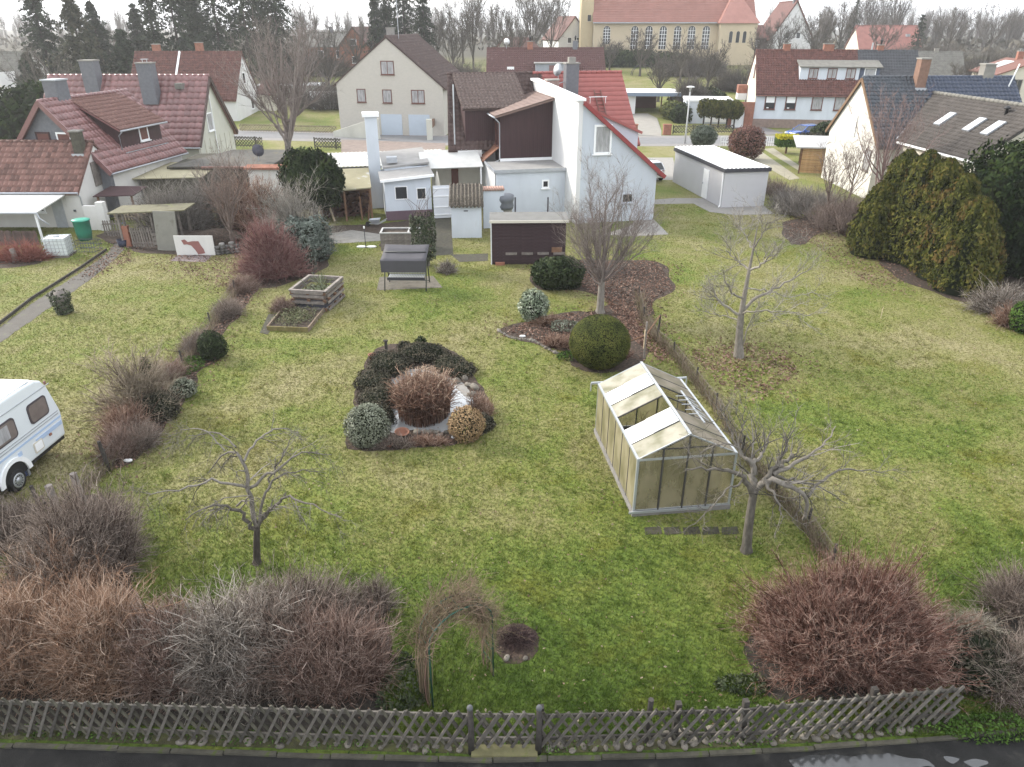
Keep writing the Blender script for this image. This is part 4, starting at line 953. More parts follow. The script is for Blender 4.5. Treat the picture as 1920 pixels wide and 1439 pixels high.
gable_roof(h, 12.05, 19.0, 0, 9.4, 4.1, 8.62, mat('anthracite_tile', (.055, .057, .065), rough=.5, var=.2, scale=2), cols=22, rows=16, amp=.05, og=.05, ov=.3)
wbox(h, 'dormer', mat('navy_panel', (.07, .085, .125), var=.08), 11.96, 14.2, 1.4, 4.0, 5.2, 7.0); window(h, 'front', (13.1, 1.4, 5.6), 1.35, 1.3, 'whitepaint', 'curtain')
chimney(h, 14.7, 4.9, 8.2, 9.3, .7, .6, M_['brick'], cowl='pot'); mb = MB(); mb.tube([(13.7, 4.8, 8.4), (13.7, 4.8, 9.6)], .1); mb.build('vent_pipe', M_['alu'], h)
t = thing('gate_wall', 'brick wall with round-arched white gate at the white house corner', 'wall', (27.0, 95.2, 0), R_(-6))
am = MB(); n = 10
pts = [(-.1, 0)] + [(.55 - .75 * math.cos(math.pi * k / n) + .2, 2.0 + .75 * math.sin(math.pi * k / n)) for k in range(n + 1)] + [(1.6, 0)]
am.prism([(0, 0, 0), (0, 0, 3.0), (3.1, 0, 3.0), (3.1, 0, 0), (2.0, 0, 0)] + [(1.25 + .75 * math.cos(math.pi * k / n), 0, 1.75 + .75 * math.sin(math.pi * k / n)) for k in range(n + 1)] + [(.5, 0, 0)], (0, .3, 0)); am.build('arch_wall', M_['brick'], t)
gm = MB(); gm.prism([(2.0, .1, 0)] + [(1.25 + .75 * math.cos(math.pi * k / n), .1, 1.75 + .75 * math.sin(math.pi * k / n)) for k in range(n + 1)] + [(.5, .1, 0)], (0, .08, 0)); gm.build('gate_leaf', M_['whitepaint'], t)
h = thing('garage', 'low pale blue flat garage behind the clipped thuja row', 'garage', (22.6, 99.5, 0), R_(-8))
wbox(h, 'wall', 'lightblue', 0, 5.8, 0, 5, 0, 2.7); wbox(h, 'roof_edge', 'whitepaint', -.1, 5.9, -.1, 5.1, 2.701, 2.95); wbox(h, 'garage_door', 'whitepaint', 2.6, 5.3, -.06, -.002, .2, 2.2)
# J grey roof
h = thing('house', 'white house with mottled grey concrete tile roof behind the dark half house', 'house', (58.3, 125, 1.2), R_(-12))
gable_walls(h, 0, 13.2, 0, 9.5, 2.6, 6.3, M_['white']); rf = gable_roof(h, 0, 13.2, 0, 9.5, 2.6, 6.4, M_['mossgrey'], cols=40, rows=17, amp=.05, og=.2)
window(h, 'right', (13.2, 4.8, 3.9), .5, .5, 'black', 'black'); window(h, 'right', (13.2, 5.5, .5), 3.0, 1.7, 'greywood', 'curtain', mull=3)
wbox(h, 'lean_to', 'whitepaint', 13.3, 15.5, 6.8, 10.5, 2.2, 2.4); chimney(h, 9.5, 4.8, 6.1, 6.9, .6, .5, M_['concrete'])
# K far right cream
h = thing('house', 'cream clapboard house with flat red roof and roof window at the right edge', 'house', (68.7, 110, .5), R_(-13))
mb = MB(); mb.prism([(0, 0, -.3), (8.6, 0, -.3), (8.6, 0, 4.9), (4.3, 0, 6.5), (0, 0, 4.9)], (0, 11, 0)); mb.build('wall', M_['cream'], h)
mb = MB()
for k in range(14): mb.box(.02, 8.58, -.05, -.002, .2 + k * .35, .5 + k * .35)
cl = mb.build('weatherboards', M_['cream'], h); cl['kind'] = 'stuff'
r1 = slab(h, 'roof', (-.5, 11.5, 4.8), (-.5, -.5, 4.8), (4.3, -.5, 6.65), (4.3, 11.5, 6.65), .15, mat('flat_red_roof', (.15, .07, .055), var=.12))
slab(h, 'roof', (9.1, -.5, 4.8), (9.1, 11.5, 4.8), (4.3, 11.5, 6.65), (4.3, -.5, 6.65), .15, MATS['flat_red_roof'])
slab(r1, 'roof_window', (1.2, 8.5, 5.6), (1.2, 5.0, 5.6), (3.2, 5.0, 6.36), (3.2, 8.5, 6.36), .1, M_['whitepaint'])
window(h, 'front', (2.6, -.05, 2.6), 1.2, 1.6, 'greywood', 'glass', mull=2); window(h, 'left', (0, 4.5, 2.6), 2.6, 1.3, 'greywood', 'curtain')
chimney(h, 4.3, 6.5, 6.3, 7.6, .8, .7, M_['brick'], cowl='plate')
# L right house
h = thing('house', 'cream gable house with blue-black glazed roof and lower grey-brown roof with three skylights', 'house', (0, 0, 0))
gable_walls(h, 26.1, 37.2, 53.4, 62.0, 4.0, 7.9, mat('off_white_render', (.53, .52, .485), var=.07, scale=1, col2=(.44, .43, .40), fac2=1.3, stretch=(1, 1, .3)))
LR = lambda u, v: u > .32 and v < .55 + (0.2 if u > .4 else 0)
rf = gable_roof(h, 26.1, 30.5, 53.4, 62.0, 4.0, 8.0, M_['bluetile'], cols=17, rows=18, amp=.07, og=.12, ov=.35, th=.045)
rf2 = gable_roof(h, 30.5, 37.2, 53.4, 62.0, 4.0, 8.0, M_['navytile'], cols=24, rows=18, amp=.07, og=.0, ov=.35, th=.045)
mb = MB(); mb.bar((25.95, 57.7, 7.95), (25.95, 53.0, 3.65), .08, .22); mb.bar((25.95, 57.7, 7.95), (25.95, 62.4, 3.65), .08, .22); mb.build('verge_board', mat('brown_verge', (.16, .10, .06)), rf)
chimney(h, 30.0, 57.2, 7.3, 9.3, .7, .7, mat('orange_brick', (.19, .115, .085), var=.2, scale=5)); chimney(h, 35.2, 57.9, 7.3, 8.9, .8, .7, M_['concrete'])
mb = MB(); mb.tube([(36.5, 57.0, 7.3), (36.9, 57.0, 9.0)], .05); mb.build('vent_pipe', M_['whitepaint'], h)
fl = wbox(rf, 'flashing', 'zinc', 29.6, 30.4, 56.72, 56.8, 7.05, 7.4)
wbox(h, 'blind_window', 'white', 26.02, 26.095, 57.3, 58.7, 3.9, 5.4)
window(h, 'left', (26.1, 54.5, 1.9), 1.0, 1.5, 'greywood', 'curtain', fw=.08)
E1, U_, V_ = Vector((27.9, 44.8, 4.15)), Vector((-.85, 12.6, 0)), Vector((3.8, 0, 2.85))
mb = MB(); mb.prism([(28.25, 45.1, -.2), (27.65, 53.35, -.2), (35.2, 53.35, -.2), (35.2, 45.1, -.2)], (0, 0, 4.25)); mb.build('front_wing_wall', M_['cream'], h)
mb = MB(); mb.prism([(28.2, 45.1, 4.05), (35.2, 45.1, 4.05), (31.7, 45.1, 6.85)], (0, .06, 0)); mb.build('wing_gable', M_['cream'], h)
rg = slab(h, 'wing_roof', E1, E1 + U_, E1 + U_ + V_, E1 + V_, .14, M_['greytile']); slab(rg, 'rear_slope', E1 + Vector((7.6, 0, 0)), E1 + U_ + Vector((7.6, 0, 0)), E1 + U_ + V_, E1 + V_, .14, M_['greytile'])
tiled(rg, E1 + U_, -U_, V_, 42, 16, M_['greytile'], 0, .05, None, th=.045)
nn = V_.cross(U_).normalized(); nn = nn if nn.z > 0 else -nn; un = U_.normalized()
for Y_ in (51.7, 48.6, 46.8):
    c = E1 + U_ * ((Y_ - 44.8) / 12.6) + V_ * .55; mb = MB(); ex = un * .34; ey = V_.normalized() * .62
    mb.obox(c + nn * .1, ex, ey, nn * .08); f = mb.build('skylight', M_['zinc'], h)
    mb = MB(); mb.obox(c + nn * .19, ex * .8, ey * .86, nn * .006); mb.build('pane', M_['whitepaint'], f)
mb = MB(); p = E1 + U_ * .22 + V_ * .82; mb.lathe(p, [(.09, 0), (.09, .35), (.2, .36), (.2, .45), (.05, .55)], 10); mb.build('vent_pipe', M_['black'], h, True)
mb = MB(); mb.bar((27.4, 53.35, 4.22), (31.1, 56.4, 6.98), .3, .08); mb.build('valley_flashing', M_['zinc'], rg)
mb = MB(); n = 28; P1, P2 = E1 + V_, E1 + V_ + U_
for i in range(n): mb.tube([P1 + (P2 - P1) * (i / n) + Vector((0, 0, .09)), P1 + (P2 - P1) * ((i + 1.03) / n) + Vector((0, 0, .11))], [.12, .14], 6)
mb.build('ridge_cap', M_['mossgrey'], rg, True)
mb = MB(); mb.bar(E1 + Vector((-.05, 0, -.06)), E1 + U_ * .66 + Vector((-.05, 0, -.06)), .12, .12); mb.build('gutter', M_['whitepaint'], rg)
for y in (47.2, 50.6): window(h, 'left', (28.0 - (y - 45.1) * .0 , y, 2.2), 1.1, 1.1, 'greywood', 'curtain')
# carport with slatted screen at L
t = thing('carport', 'wooden carport with felt roof and orange slatted side screen beside cream gable', 'carport', tuple(G(1497, 326))[:2] + (0,), R_(-20))
slab(t, 'roof', (-.5, -.4, 2.25), (6.6, -.2, 2.4), (6.6, 6.0, 2.55), (-.9, 6.2, 2.4), .1, mat('light_felt', (.36, .36, .36), var=.1))
sl = MB(); sl.box(0, 2.0, -.02, .02, 0, .13); sme = sl.mesh('slat'); sme.materials.append(mat('orange_larch', (.36, .22, .11), var=.25, scale=4, rnd=.15))
for c_ in range(2):
    for k in range(14):
        o = link('slat', sme, None, t); o.location = (.05 + c_ * 2.05, random.uniform(-.015, .015), .12 + k * .145)
for x, y in ((0, 0), (2.05, 0), (4.12, 0), (6.3, 0), (6.3, 5.5), (0, 5.5)): wbox(t, 'post', 'brownwood', x - .06, x + .06, y + .03, y + .15, 0, 2.25)
# church
h = thing('church', 'sandy plaster church with tall arched windows and pinkish red tile roof', 'church', (17.5, 172, 4.0), R_(-1))
cr_m = mat('church_red_tile', (.29, .14, .115), rough=.7, var=.12, scale=.6)
wbox(h, 'nave_wall', 'church', 0, 27.5, 0, 14, -.5, 8.3)
mb = MB(); a, b, c, d = Vector((-.2, -.6, 8.1)), Vector((34.5, -.6, 8.1)), Vector((34.5, 7, 16.8)), Vector((-.2, 7, 16.8))
rf = slab(h, 'roof', a, b, c, d, .2, cr_m); tiled(rf, a, b - a, d - a, 70, 26, cr_m, 0, .04, None, True)
wbox(h, 'tower', mat('tower_plaster', (.44, .36, .23), var=.08, scale=.3), -2.6, -.05, 1, 8, -.5, 24); window(h, 'front', (-.9, 1, 8.2), .9, 1.4, 'church', 'black')
wbox(h, 'transept_wall', 'church', 26.6, 34.4, -2.2, 14, -.5, 8.1)
mb = MB(); ap = Vector((30.5, 4, 14.6)); e = [(26.2, -2.7, 7.9), (34.8, -2.7, 7.9), (34.8, 9, 7.9), (26.2, 9, 7.9)]
mb.add([*e, ap], [(0, 1, 4), (1, 2, 4), (2, 3, 4), (3, 0, 4), (3, 2, 1, 0)]); rt = mb.build('transept_roof', cr_m, h)
def archwin(parent, x, y, z, wd, ht, bars=True):
    n = 8; r = wd / 2
    P = [(x - r, y, z)] + [(x - r * math.cos(math.pi * k / n), y, z + ht - r + r * math.sin(math.pi * k / n)) for k in range(n + 1)] + [(x + r, y, z)]
    fm = MB(); fm.prism([(x + (p[0] - x) * 1.22, y - .06, z + (p[2] - z) * 1.04 - .1) for p in P], (0, .055, 0)); f = fm.build('window', mat('pale_surround', (.56, .50, .40), var=.05), parent)
    gm = MB(); gm.prism([(p[0], y - .09, p[2]) for p in P], (0, .025, 0)); gm.build('pane', M_['glass'], f)
    if bars:
        bm2 = MB()
        for k in (-.33, .33): bm2.box(x + k * r - .05, x + k * r + .05, y - .13, y - .092, z, z + ht - .25)
        for k in range(5): bm2.box(x - r, x + r, y - .12, y - .092, z + (k + 1) * ht / 6.3 - .04, z + (k + 1) * ht / 6.3 + .04)
        bm2.build('muntin', M_['whitepaint'], f)
archwin(h, 2.9, 0, 3.9, 1.45, 3.5)
for x in (8.9, 11.95, 15.0, 18.1, 21.1, 24.2): archwin(h, x, 0, 2.9, 1.5, 4.5)
for x in (29.0, 30.5, 31.9): archwin(h, x, -2.2, 4.2, .7, 2.2, False)
for x in (2.9, 8.9, 11.95): window(h, 'front', (x, 0, -.2), 1.3, 1.5, 'winbrown', 'glass')
mb = MB(); mb.bar((-.2, -.72, 8.0), (26.2, -.72, 8.0), .16, .2); mb.build('gutter', M_['zinc'], h)
# far white gable house H
h = thing('house', 'tall white steep-gabled house with red-roofed wing beside the church', 'house', (60.5, 186, 4.4), R_(0))
mb = MB(); mb.prism([(0, 0, -.3), (9.6, 0, -.3), (9.6, 0, 4.6), (4.9, 0, 12.0), (0, 0, 4.6)], (0, 12, 0)); mb.build('wall', M_['white'], h)
for s in (0, 1):
    slab(h, 'roof', *((( -.5, 12.3, 4.0), (-.5, -.3, 4.0), (4.9, -.3, 12.3), (4.9, 12.3, 12.3)) if s == 0 else ((10.1, -.3, 4.0), (10.1, 12.3, 4.0), (4.9, 12.3, 12.3), (4.9, -.3, 12.3))), .25, M_['browntile'])
chimney(h, 4.9, 1.5, 11.6, 13.2, 1.0, .8, M_['slate'])
for x, z in ((3.7, 4.3), (6.3, 4.3), (2.7, .8)): window(h, 'front', (x, 0, z), 1.0, 1.4, 'whitepaint', 'glass')
mb = MB(); mb.prism([(-8, 2, -.3), (0, 2, -.3), (0, 2, 4.4), (-8, 2, 4.4)], (0, 8, 0)); mb.build('wing_wall', M_['darktile'], h)
slab(h, 'wing_roof', (-8.3, 1.6, 4.5), (0, 1.6, 4.5), (0, 6.5, 7.2), (-8.3, 6.5, 7.2), .2, M_['browntile'])
for x in (-6.2, -2.8): window(h, 'front', (x, 2, 2.6), 1.6, 1.3, 'whitepaint', 'curtain', mull=2)
# H2, H3, M, D
def simple_gable(lab, loc, rz, W_, D_, he, hr, wm, rm, wins=(), name='house'):
    h = thing(name, lab, 'house', loc, rz)
    mb = MB(); mb.prism([(0, 0, -.3), (W_, 0, -.3), (W_, 0, he), (W_ / 2, 0, hr), (0, 0, he)], (0, D_, 0)); mb.build('wall', M_[wm], h)
    k = (hr - he) / (W_ / 2)
    slab(h, 'roof', (-.4, D_ + .3, he - k * .4 + .1), (-.4, -.3, he - k * .4 + .1), (W_ / 2, -.3, hr + .1), (W_ / 2, D_ + .3, hr + .1), .2, M_[rm])
    slab(h, 'roof', (W_ + .4, -.3, he - k * .4 + .1), (W_ + .4, D_ + .3, he - k * .4 + .1), (W_ / 2, D_ + .3, hr + .1), (W_ / 2, -.3, hr + .1), .2, M_[rm])
    for x, z, ww, hh in wins: window(h, 'front', (x, 0, z), ww, hh, 'whitepaint', 'glass')
    return h
p = A(1047, 95, 178); simple_gable('white gable house partly hidden by the church tower', (p.x, 178, 4.3), R_(18), 7.6, 10, 4.6, 9.0, 'white', 'browntile', ((2.6, 3.6, 1.0, 1.2), (4.8, 3.6, 1.0, 1.2)))
p = A(922, 92, 160); simple_gable('small far house with orange-red roof among bare trees', (p.x, 160, 3.3), R_(-35), 6.5, 9, 3.0, 6.0, 'cream', 'oldtile', ((3, 1, 1, 1.2),))
p = A(655, 110, 165); simple_gable('brick gable house with orange roof left of the spruces', (p.x - 2, 165, 3.6), R_(-14), 7.0, 11, 4.0, 7.6, 'brick', 'oldtile', ((3.4, 4.2, 1.4, 1.2), (3.4, .8, 1.2, 1.3)))
h = thing('house', 'long low brick house with grey roof far behind the bare tree', 'house', (A(575, 100, 172).x, 172, 3.9), R_(4))
gable_walls(h, 0, 13, 0, 9, 3.6, 6.0, M_['brick']); gable_roof(h, 0, 13, 0, 9, 3.6, 6.2, M_['mossgrey'])
for x in (3, 7, 10): window(h, 'front', (x, 0, 1.2), 1.3, 1.5)
chimney(h, 5, 4.5, 5.8, 7.3, .8, .6, M_['slate'])
h = thing('house', 'low house under a wide faded red roof among bare woodland', 'house', (A(1612, 90, 195).x, 195, 4.4), R_(-4))
gable_walls(h, 0, 14.5, 0, 10, 2.2, 6.8, M_['cream']); gable_roof(h, 0, 14.5, 0, 10, 2.2, 7.0, mat('faded_red_roof', (.27, .12, .10), var=.15, scale=1), og=.3); wbox(h, 'roof_window', 'curtain', 11.4, 12.3, 2.2, 2.8, 4.6, 5.2)
t = thing('shed', 'small grey shed at the edge of the bare woodland', 'shed', (A(1845, 108, 150).x, 150, 2.75)); wbox(t, 'wall', 'greywood', 0, 3.5, 0, 3, 0, 2.2); slab(t, 'roof', (-.2, -.3, 2.2), (3.7, -.3, 2.2), (3.7, 3.3, 2.7), (-.2, 3.3, 2.7), .1, M_['greyfelt'])
# carport across the street
t = thing('carport', 'flat carport with blue-grey fascia and dark interior across the street', 'carport', (A(1168, 212, 108).x, 107, .4), R_(-4))
wbox(t, 'side_wall', 'white', 0, 1.5, 0, 6, 0, 2.5); wbox(t, 'roof', 'whitepaint', -.4, 7.6, -.6, 7, 2.62, 2.8); wbox(t, 'fascia', mat('blue_grey_fascia', (.17, .21, .27), var=.05), -.45, 7.65, -.66, -.6, 2.35, 2.81)
wbox(t, 'back_panel', 'winbrown', 1.5, 5.0, 5.5, 5.6, 0, 2.5)
for x in (5.2, 6.4, 7.2): wbox(t, 'post', 'winbrown', x - .08, x + .08, 1.0, 1.15, 0, 2.35)
wbox(t, 'parapet', 'brick', 5.2, 8.0, .5, .8, 0, .75)
# ================================================================== far fences, lamp, cars
def lattice(name, label, A0, A1, ht, mats, step=.26, wd=.05, group=None, lean=0.0, posts=True, indiv=True, ext0=0, z0=.12, sl=1.0):
    """crossed-lath fence from A0 to A1 on the ground; every lath a part"""
    A0, A1 = Vector(A0), Vector(A1); d = A1 - A0; d.z = 0; L = d.length; ang = math.atan2(d.y, d.x)
    t = thing(name, label, 'fence', (A0.x, A0.y, tz(A0.y)), ang, group)
    run = (ht - z0) * sl; le = math.hypot(run, ht - z0)
    res = [MB(), MB()]; me = []
    for s in (0, 1):
        q = MB(); y = -.02 if s == 0 else .022; sg = 1 if s == 0 else -1
        q.obox((0, y, 0), Vector((run * sg, 0, ht - z0)).normalized() * le / 2, (0, .014, 0), Vector((-(ht - z0) * sg, 0, run)).normalized() * wd / 2)
        m_ = q.mesh('lath'); m_.materials.append(M_['lathback'] if s and mats is M_['lathwood'] else mats); me.append(m_)
    n = int((L - run) / step)
    for k in range(n + 1):
        for s in (0, 1):
            x = run / 2 + k * step + (0.0 if s == 0 else run % step)
            if x > L - run / 2 + .02: continue
            if indiv:
                o = link('lath', me[s], None, t); o.location = (x + random.uniform(-.01, .01), random.uniform(-.004, .004), (ht + z0) / 2 + random.uniform(-.02, .02)); o.rotation_euler = (0, random.uniform(-.02, .02), 0)
            else:
                v = np.array([v.co for v in me[s].vertices]) + np.array([x, 0, (ht + z0) / 2]); f = [tuple(p.vertices) for p in me[s].polygons]; res[0].add(v, f)
    # short laths closing the ends
    for s in (0, 1):
        for e in (0, 1):
            k = 1
            while k * step < run:
                fr_ = k * step / run
                sg = 1 if s == 0 else -1
                x0, x1 = (0, run * fr_) if e == 0 else (L - run * fr_, L)
                if (sg > 0) == (e == 0): za, zb = z0 + (ht - z0) * (1 - fr_), ht
                else: za, zb = z0, z0 + (ht - z0) * fr_
                a_, b_ = ((x0, za), (x1, zb)) if sg > 0 else ((x0, zb), (x1, za))
                q = MB() if indiv else res[0]; y = -.02 if s == 0 else .022
                q.bar((a_[0], y, a_[1]), (b_[0], y, b_[1]), .028, wd, up=(0, 0, 1))
                if indiv: q.build('lath', mats, t)
                k += 1
    if not indiv: o = res[0].build('lattice', mats, t); o['kind'] = 'stuff'
    rl = MB()
    for z in (z0 + .13, ht - .14): rl.box(0, L, .04, .075, z - .035, z + .035)
    rl.build('rail', mats, t)
    if posts:
        for k in range(int(L / 2.4) + 1):
            x = min(L, k * 2.4); wbox(t, 'post', 'postwood', x - .05, x + .05, .075, .175, 0, ht + .02)
    t.rotation_euler = (R_(lean), 0, ang)
    return t
far_l = mat('far_dark_lath', (.07, .062, .055), var=.3)
far_y = mat('far_yellow_lath', (.22, .19, .13), var=.3)
lattice('lattice_fence', 'far ochre lattice fence beyond the street, left of the cream brick house', G(450, 248), G(632, 252), .95, far_y, .34, .07, posts=False, indiv=False)
lattice('lattice_fence', 'short far dark lattice fence right of the pale cream gable', G(441, 277), G(494, 279), 1.15, far_l, .34, .07, posts=True, indiv=False)
lattice('lattice_fence', 'far dark lattice fence left of the corrugated canopy', G(590, 279), G(640, 281), 1.1, far_l, .34, .07, posts=True, indiv=False)
lattice('lattice_fence', 'dark lattice fence along the street behind the street lamp', G(1262, 252), G(1376, 251), 1.0, far_l, .34, .07, posts=True, indiv=False)
for px, lab in ((1250, 'brick gate pier at the left end of the street-side lattice fence'), (1187, 'brick gate pier beside the concrete driveway')):
    p = G(px, 253); t = thing('gate_pier', lab, 'pier', tuple(p)); wbox(t, 'shaft', 'brick', -.45, .45, -.3, .3, 0, 1.1); wbox(t, 'cap', 'brick', -.5, .5, -.35, .35, 1.101, 1.18)
p = G(1284, 270); t = thing('street_lamp', 'grey street lamp with white flat round head by the street', 'street lamp', tuple(p))
mb = MB(); mb.tube([(0, 0, 0), (0, 0, 2.5), (.0, 0, 5.6)], [.09, .075, .06], 10); mb.build('pole', mat('pale_grey_pole', (.45, .46, .47), rough=.5, var=.05), t, True)
mb = MB(); mb.lathe((0, 0, 5.25), [(.06, 0), (.14, .35), (.16, .4)], 12); mb.build('lamp_housing', MATS['pale_grey_pole'], t, True)
mb = MB(); mb.lathe((0, 0, 5.66), [(.15, 0), (.42, .03), (.43, .07), (.2, .14), (.03, .16)], 20); mb.build('lamp_head', M_['whitepaint'], t, True)
# cars
def car(label, loc, rz, paint, L=4.2, W_=1.75, H_=1.5):
    t = thing('car', label, 'car', loc, rz)
    h = W_ / 2
    # body sections along x: (x, z_bottom, z_belt, half width)
    sec = [(-.5, .42, .72, .74), (-.485, .32, .82, .88), (-.40, .24, .92, .97), (-.12, .22, .97, 1.0), (.2, .22, .99, 1.0), (.40, .24, 1.0, .98), (.48, .32, .95, .9), (.5, .45, .85, .8)]
    v = []; f = []
    for x, zb, zt, hw in sec:
        y = h * hw; v += [(x * L, -y * .92, zb), (x * L, -y, (zb + zt) / 2), (x * L, -y * .95, zt * H_ / 1.5), (x * L, y * .95, zt * H_ / 1.5), (x * L, y, (zb + zt) / 2), (x * L, y * .92, zb)]
    for i in range(len(sec) - 1):
        for j in range(6): f.append((i * 6 + j, (i + 1) * 6 + j, (i + 1) * 6 + (j + 1) % 6, i * 6 + (j + 1) % 6))
    f += [tuple(range(6)), tuple(range((len(sec) - 1) * 6, len(sec) * 6))[::-1]]
    mb = MB(); mb.add(v, f); b = mb.build('body', paint, t, True); bevel(b, .04, 2)
    # cabin
    zr = H_; zt = .97 * H_ / 1.5; lo = [(-.24, .93), (.47, .9)]; hi = [(-.07, .76), (.36, .74)]
    c = []
    for (x, hw), z in ((lo[0], zt - .02), (lo[1], zt - .02), (hi[0], zr - .06), (hi[1], zr - .06)): c += [(x * L, -h * hw, z), (x * L, h * hw, z)]
    q = MB(); q.add(c, [(0, 2, 6, 4), (1, 5, 7, 3), (0, 4, 5, 1), (2, 3, 7, 6), (4, 6, 7, 5), (0, 1, 3, 2)]); q.build('windows', M_['glass'], t)
    r = MB(); r.add([(hi[0][0] * L - .03, -h * .78, zr - .07), (hi[1][0] * L + .05, -h * .76, zr - .07), (hi[1][0] * L + .05, h * .76, zr - .07), (hi[0][0] * L - .03, h * .78, zr - .07),
                    (hi[0][0] * L + .12, -h * .66, zr), (hi[1][0] * L - .05, -h * .64, zr), (hi[1][0] * L - .05, h * .64, zr), (hi[0][0] * L + .12, h * .66, zr)],
                   [(0, 1, 5, 4), (1, 2, 6, 5), (2, 3, 7, 6), (3, 0, 4, 7), (4, 5, 6, 7), (3, 2, 1, 0)]); r.build('roof', paint, t, True)
    pl_ = None
    for sy in (-1, 1):
        for xl, xh, wl, wh in ((lo[0][0], hi[0][0], .935, .765), (lo[1][0], hi[1][0], .905, .745), (.12, .13, .935, .76)):
            MB().bar((xl * L, sy * h * wl, zt - .02), (xh * L, sy * h * wh, zr - .05), .07, .05).build('pillar', paint, t)
    for sx in (-.31, .31):
        for sy in (-1, 1):
            wv = MB(); wv.tube([(sx * L, sy * (h - .2), .33), (sx * L, sy * (h + .01), .33)], .33, 18); wh = wv.build('wheel', M_['rubber'], t, True)
            rv = MB(); rv.tube([(sx * L, sy * (h - .05), .33), (sx * L, sy * (h + .02), .33)], .2, 14); rv.build('rim', M_['alu'], wh)
    for sy in (-1, 1):
        k = MB(); k.obox((-.483 * L, sy * h * .66, .72), (.06, 0, 0), (0, .2, 0), (0, 0, .07)); k.build('headlight', M_['whitepaint'], t)
        k = MB(); k.obox((.488 * L, sy * h * .7, .8), (.04, 0, 0), (0, .1, 0), (0, 0, .14)); k.build('tail_light', M_['redtile'], t)
        k = MB(); k.obox((-.17 * L, sy * (h + .08), zt + .05), (.06, 0, 0), (0, .1, 0), (0, 0, .07)); k.build('mirror', paint, t)
    k = MB(); k.obox((-.497 * L, 0, .5), (.03, 0, 0), (0, h * .6, 0), (0, 0, .12)); k.build('grille', M_['black'], t)
    k = MB(); k.obox((.5 * L, 0, .62), (.012, 0, 0), (0, .26, 0), (0, 0, .06)); k.build('number_plate', M_['whitepaint'], t)
    return t
car('blue hatchback car parked in front of the white red-roofed house', tuple(G(1506, 261))[:2] + (0.02,), R_(24), mat('blue_car_paint', (.03, .085, .30), rough=.25, var=.05, coat=.8), 4.3)
car('white car on the drive behind the red verge of the centre house', tuple(G(1211, 334))[:2] + (0.02,), R_(-78), mat('white_car_paint', (.7, .71, .73), rough=.25, var=.03, coat=.8), 4.1)
# low white railing panels by the street
for px, lab in ((1368, 'low white tubular railing behind the red-brown round shrub'), (1449, 'low white tubular railing left of the yellow-topped topiary')):
    p = G(px, 276); t = thing('railing', lab, 'railing', tuple(p), R_(-8)); mb = MB()
    mb.tube([(-1, 0, 0), (-1, 0, 1.0), (1, 0, 1.0), (1, 0, 0)], .03, 6); mb.tube([(-1, 0, .5), (1, 0, .5)], .025, 6); mb.build('frame', M_['whitepaint'], t)
    mb = MB()
    for k in range(9): mb.tube([(-.9 + k * .22, 0, .1), (-.9 + k * .22, 0, 1)], .012, 4)
    mb.build('bars', M_['whitepaint'], t)
# play frame beyond
p = G(1205, 142); t = thing('climbing_frame', 'dark arched climbing frame on the far grass', 'climbing frame', tuple(p)); mb = MB()
for s in (-.8, .8): mb.tube([(math.cos(a) * 2.2, s, math.sin(a) * 2.0) for a in np.linspace(0, math.pi, 12)], .06, 6)
for a in np.linspace(.2, 2.9, 8): mb.tube([(math.cos(a) * 2.2, -.8, math.sin(a) * 2), (math.cos(a) * 2.2, .8, math.sin(a) * 2)], .04, 5)
mb.build('frame', M_['darkgrey'], t)

# ================================================================== left yard
def picket(label, A0, A1, ht, m, step=.14, wd=.085, lean=0, name='picket_fence', cat='fence'):
    A0, A1 = Vector(A0), Vector(A1); d = A1 - A0; L = d.length; t = thing(name, label, cat, (A0.x, A0.y, 0), math.atan2(d.y, d.x))
    q = MB(); q.prism([(-wd / 2, 0, .08), (wd / 2, 0, .08), (wd / 2, 0, ht - .06), (0, 0, ht), (-wd / 2, 0, ht - .06)], (0, .022, 0)); me = q.mesh('slat'); me.materials.append(m)
    for k in range(int(L / step)):
        o = link('slat', me, None, t); o.location = (step / 2 + k * step, random.uniform(-.005, .005), random.uniform(-.02, .02)); o.rotation_euler = (0, random.uniform(-.025, .025), 0)
    rl = MB()
    for z in (.3, ht - .25): rl.box(0, L, .024, .06, z - .04, z + .04)
    rl.build('rail', m, t)
    t.rotation_euler[0] = R_(lean); return t
picket('weathered grey picket gate beside the old plaster wall', G(197, 446), G(236, 444), 1.05, M_['greywood'], name='picket_gate', cat='gate')
picket('leaning grey picket gate below the mossy lean-to roof', G(250, 466), G(293, 465), 1.25, M_['greywood'], name='picket_gate', cat='gate', lean=4)
picket('short grey picket panel behind the upright concrete slab', G(292, 440), G(325, 440), 1.6, M_['greywood'])
picket('dark brown board fence under the lean-to porch', G(-20, 463), G(76, 463), .95, mat('dark_board', (.085, .06, .055), var=.3, rnd=.2), .11, .1)
t = thing('lean_to', 'rickety lean-to with mossy flat roof over the picket gates', 'lean-to', tuple(G(236, 462)))
slab(t, 'roof', (-.4, -.4, 2.0), (3.9, -.2, 2.15), (3.9, 1.4, 2.2), (-.4, 1.4, 2.05), .07, mat('mossy_board_roof', (.15, .14, .09), var=.35, scale=3, col2=(.12, .15, .03), fac2=.8))
for x, y in ((-.1, 0), (.25, -.1), (3.4, 0), (3.4, 1.2), (1.8, 0)): wbox(t, 'post', 'greywood', x - .06, x + .06, y, y + .1, 0, 2.0)
p = G(243, 462); t = thing('pillar', 'short red brick gate pillar with blue pot on top', 'pillar', tuple(p)); bk = MB(); bk.box(-.17, .17, -.12, .12, 0, .085); bme = bk.mesh('brick'); bme.materials.append(M_['brick'])
for k in range(13): o = link('brick', bme, None, t); o.location = (random.uniform(-.01, .01), 0, k * .093)
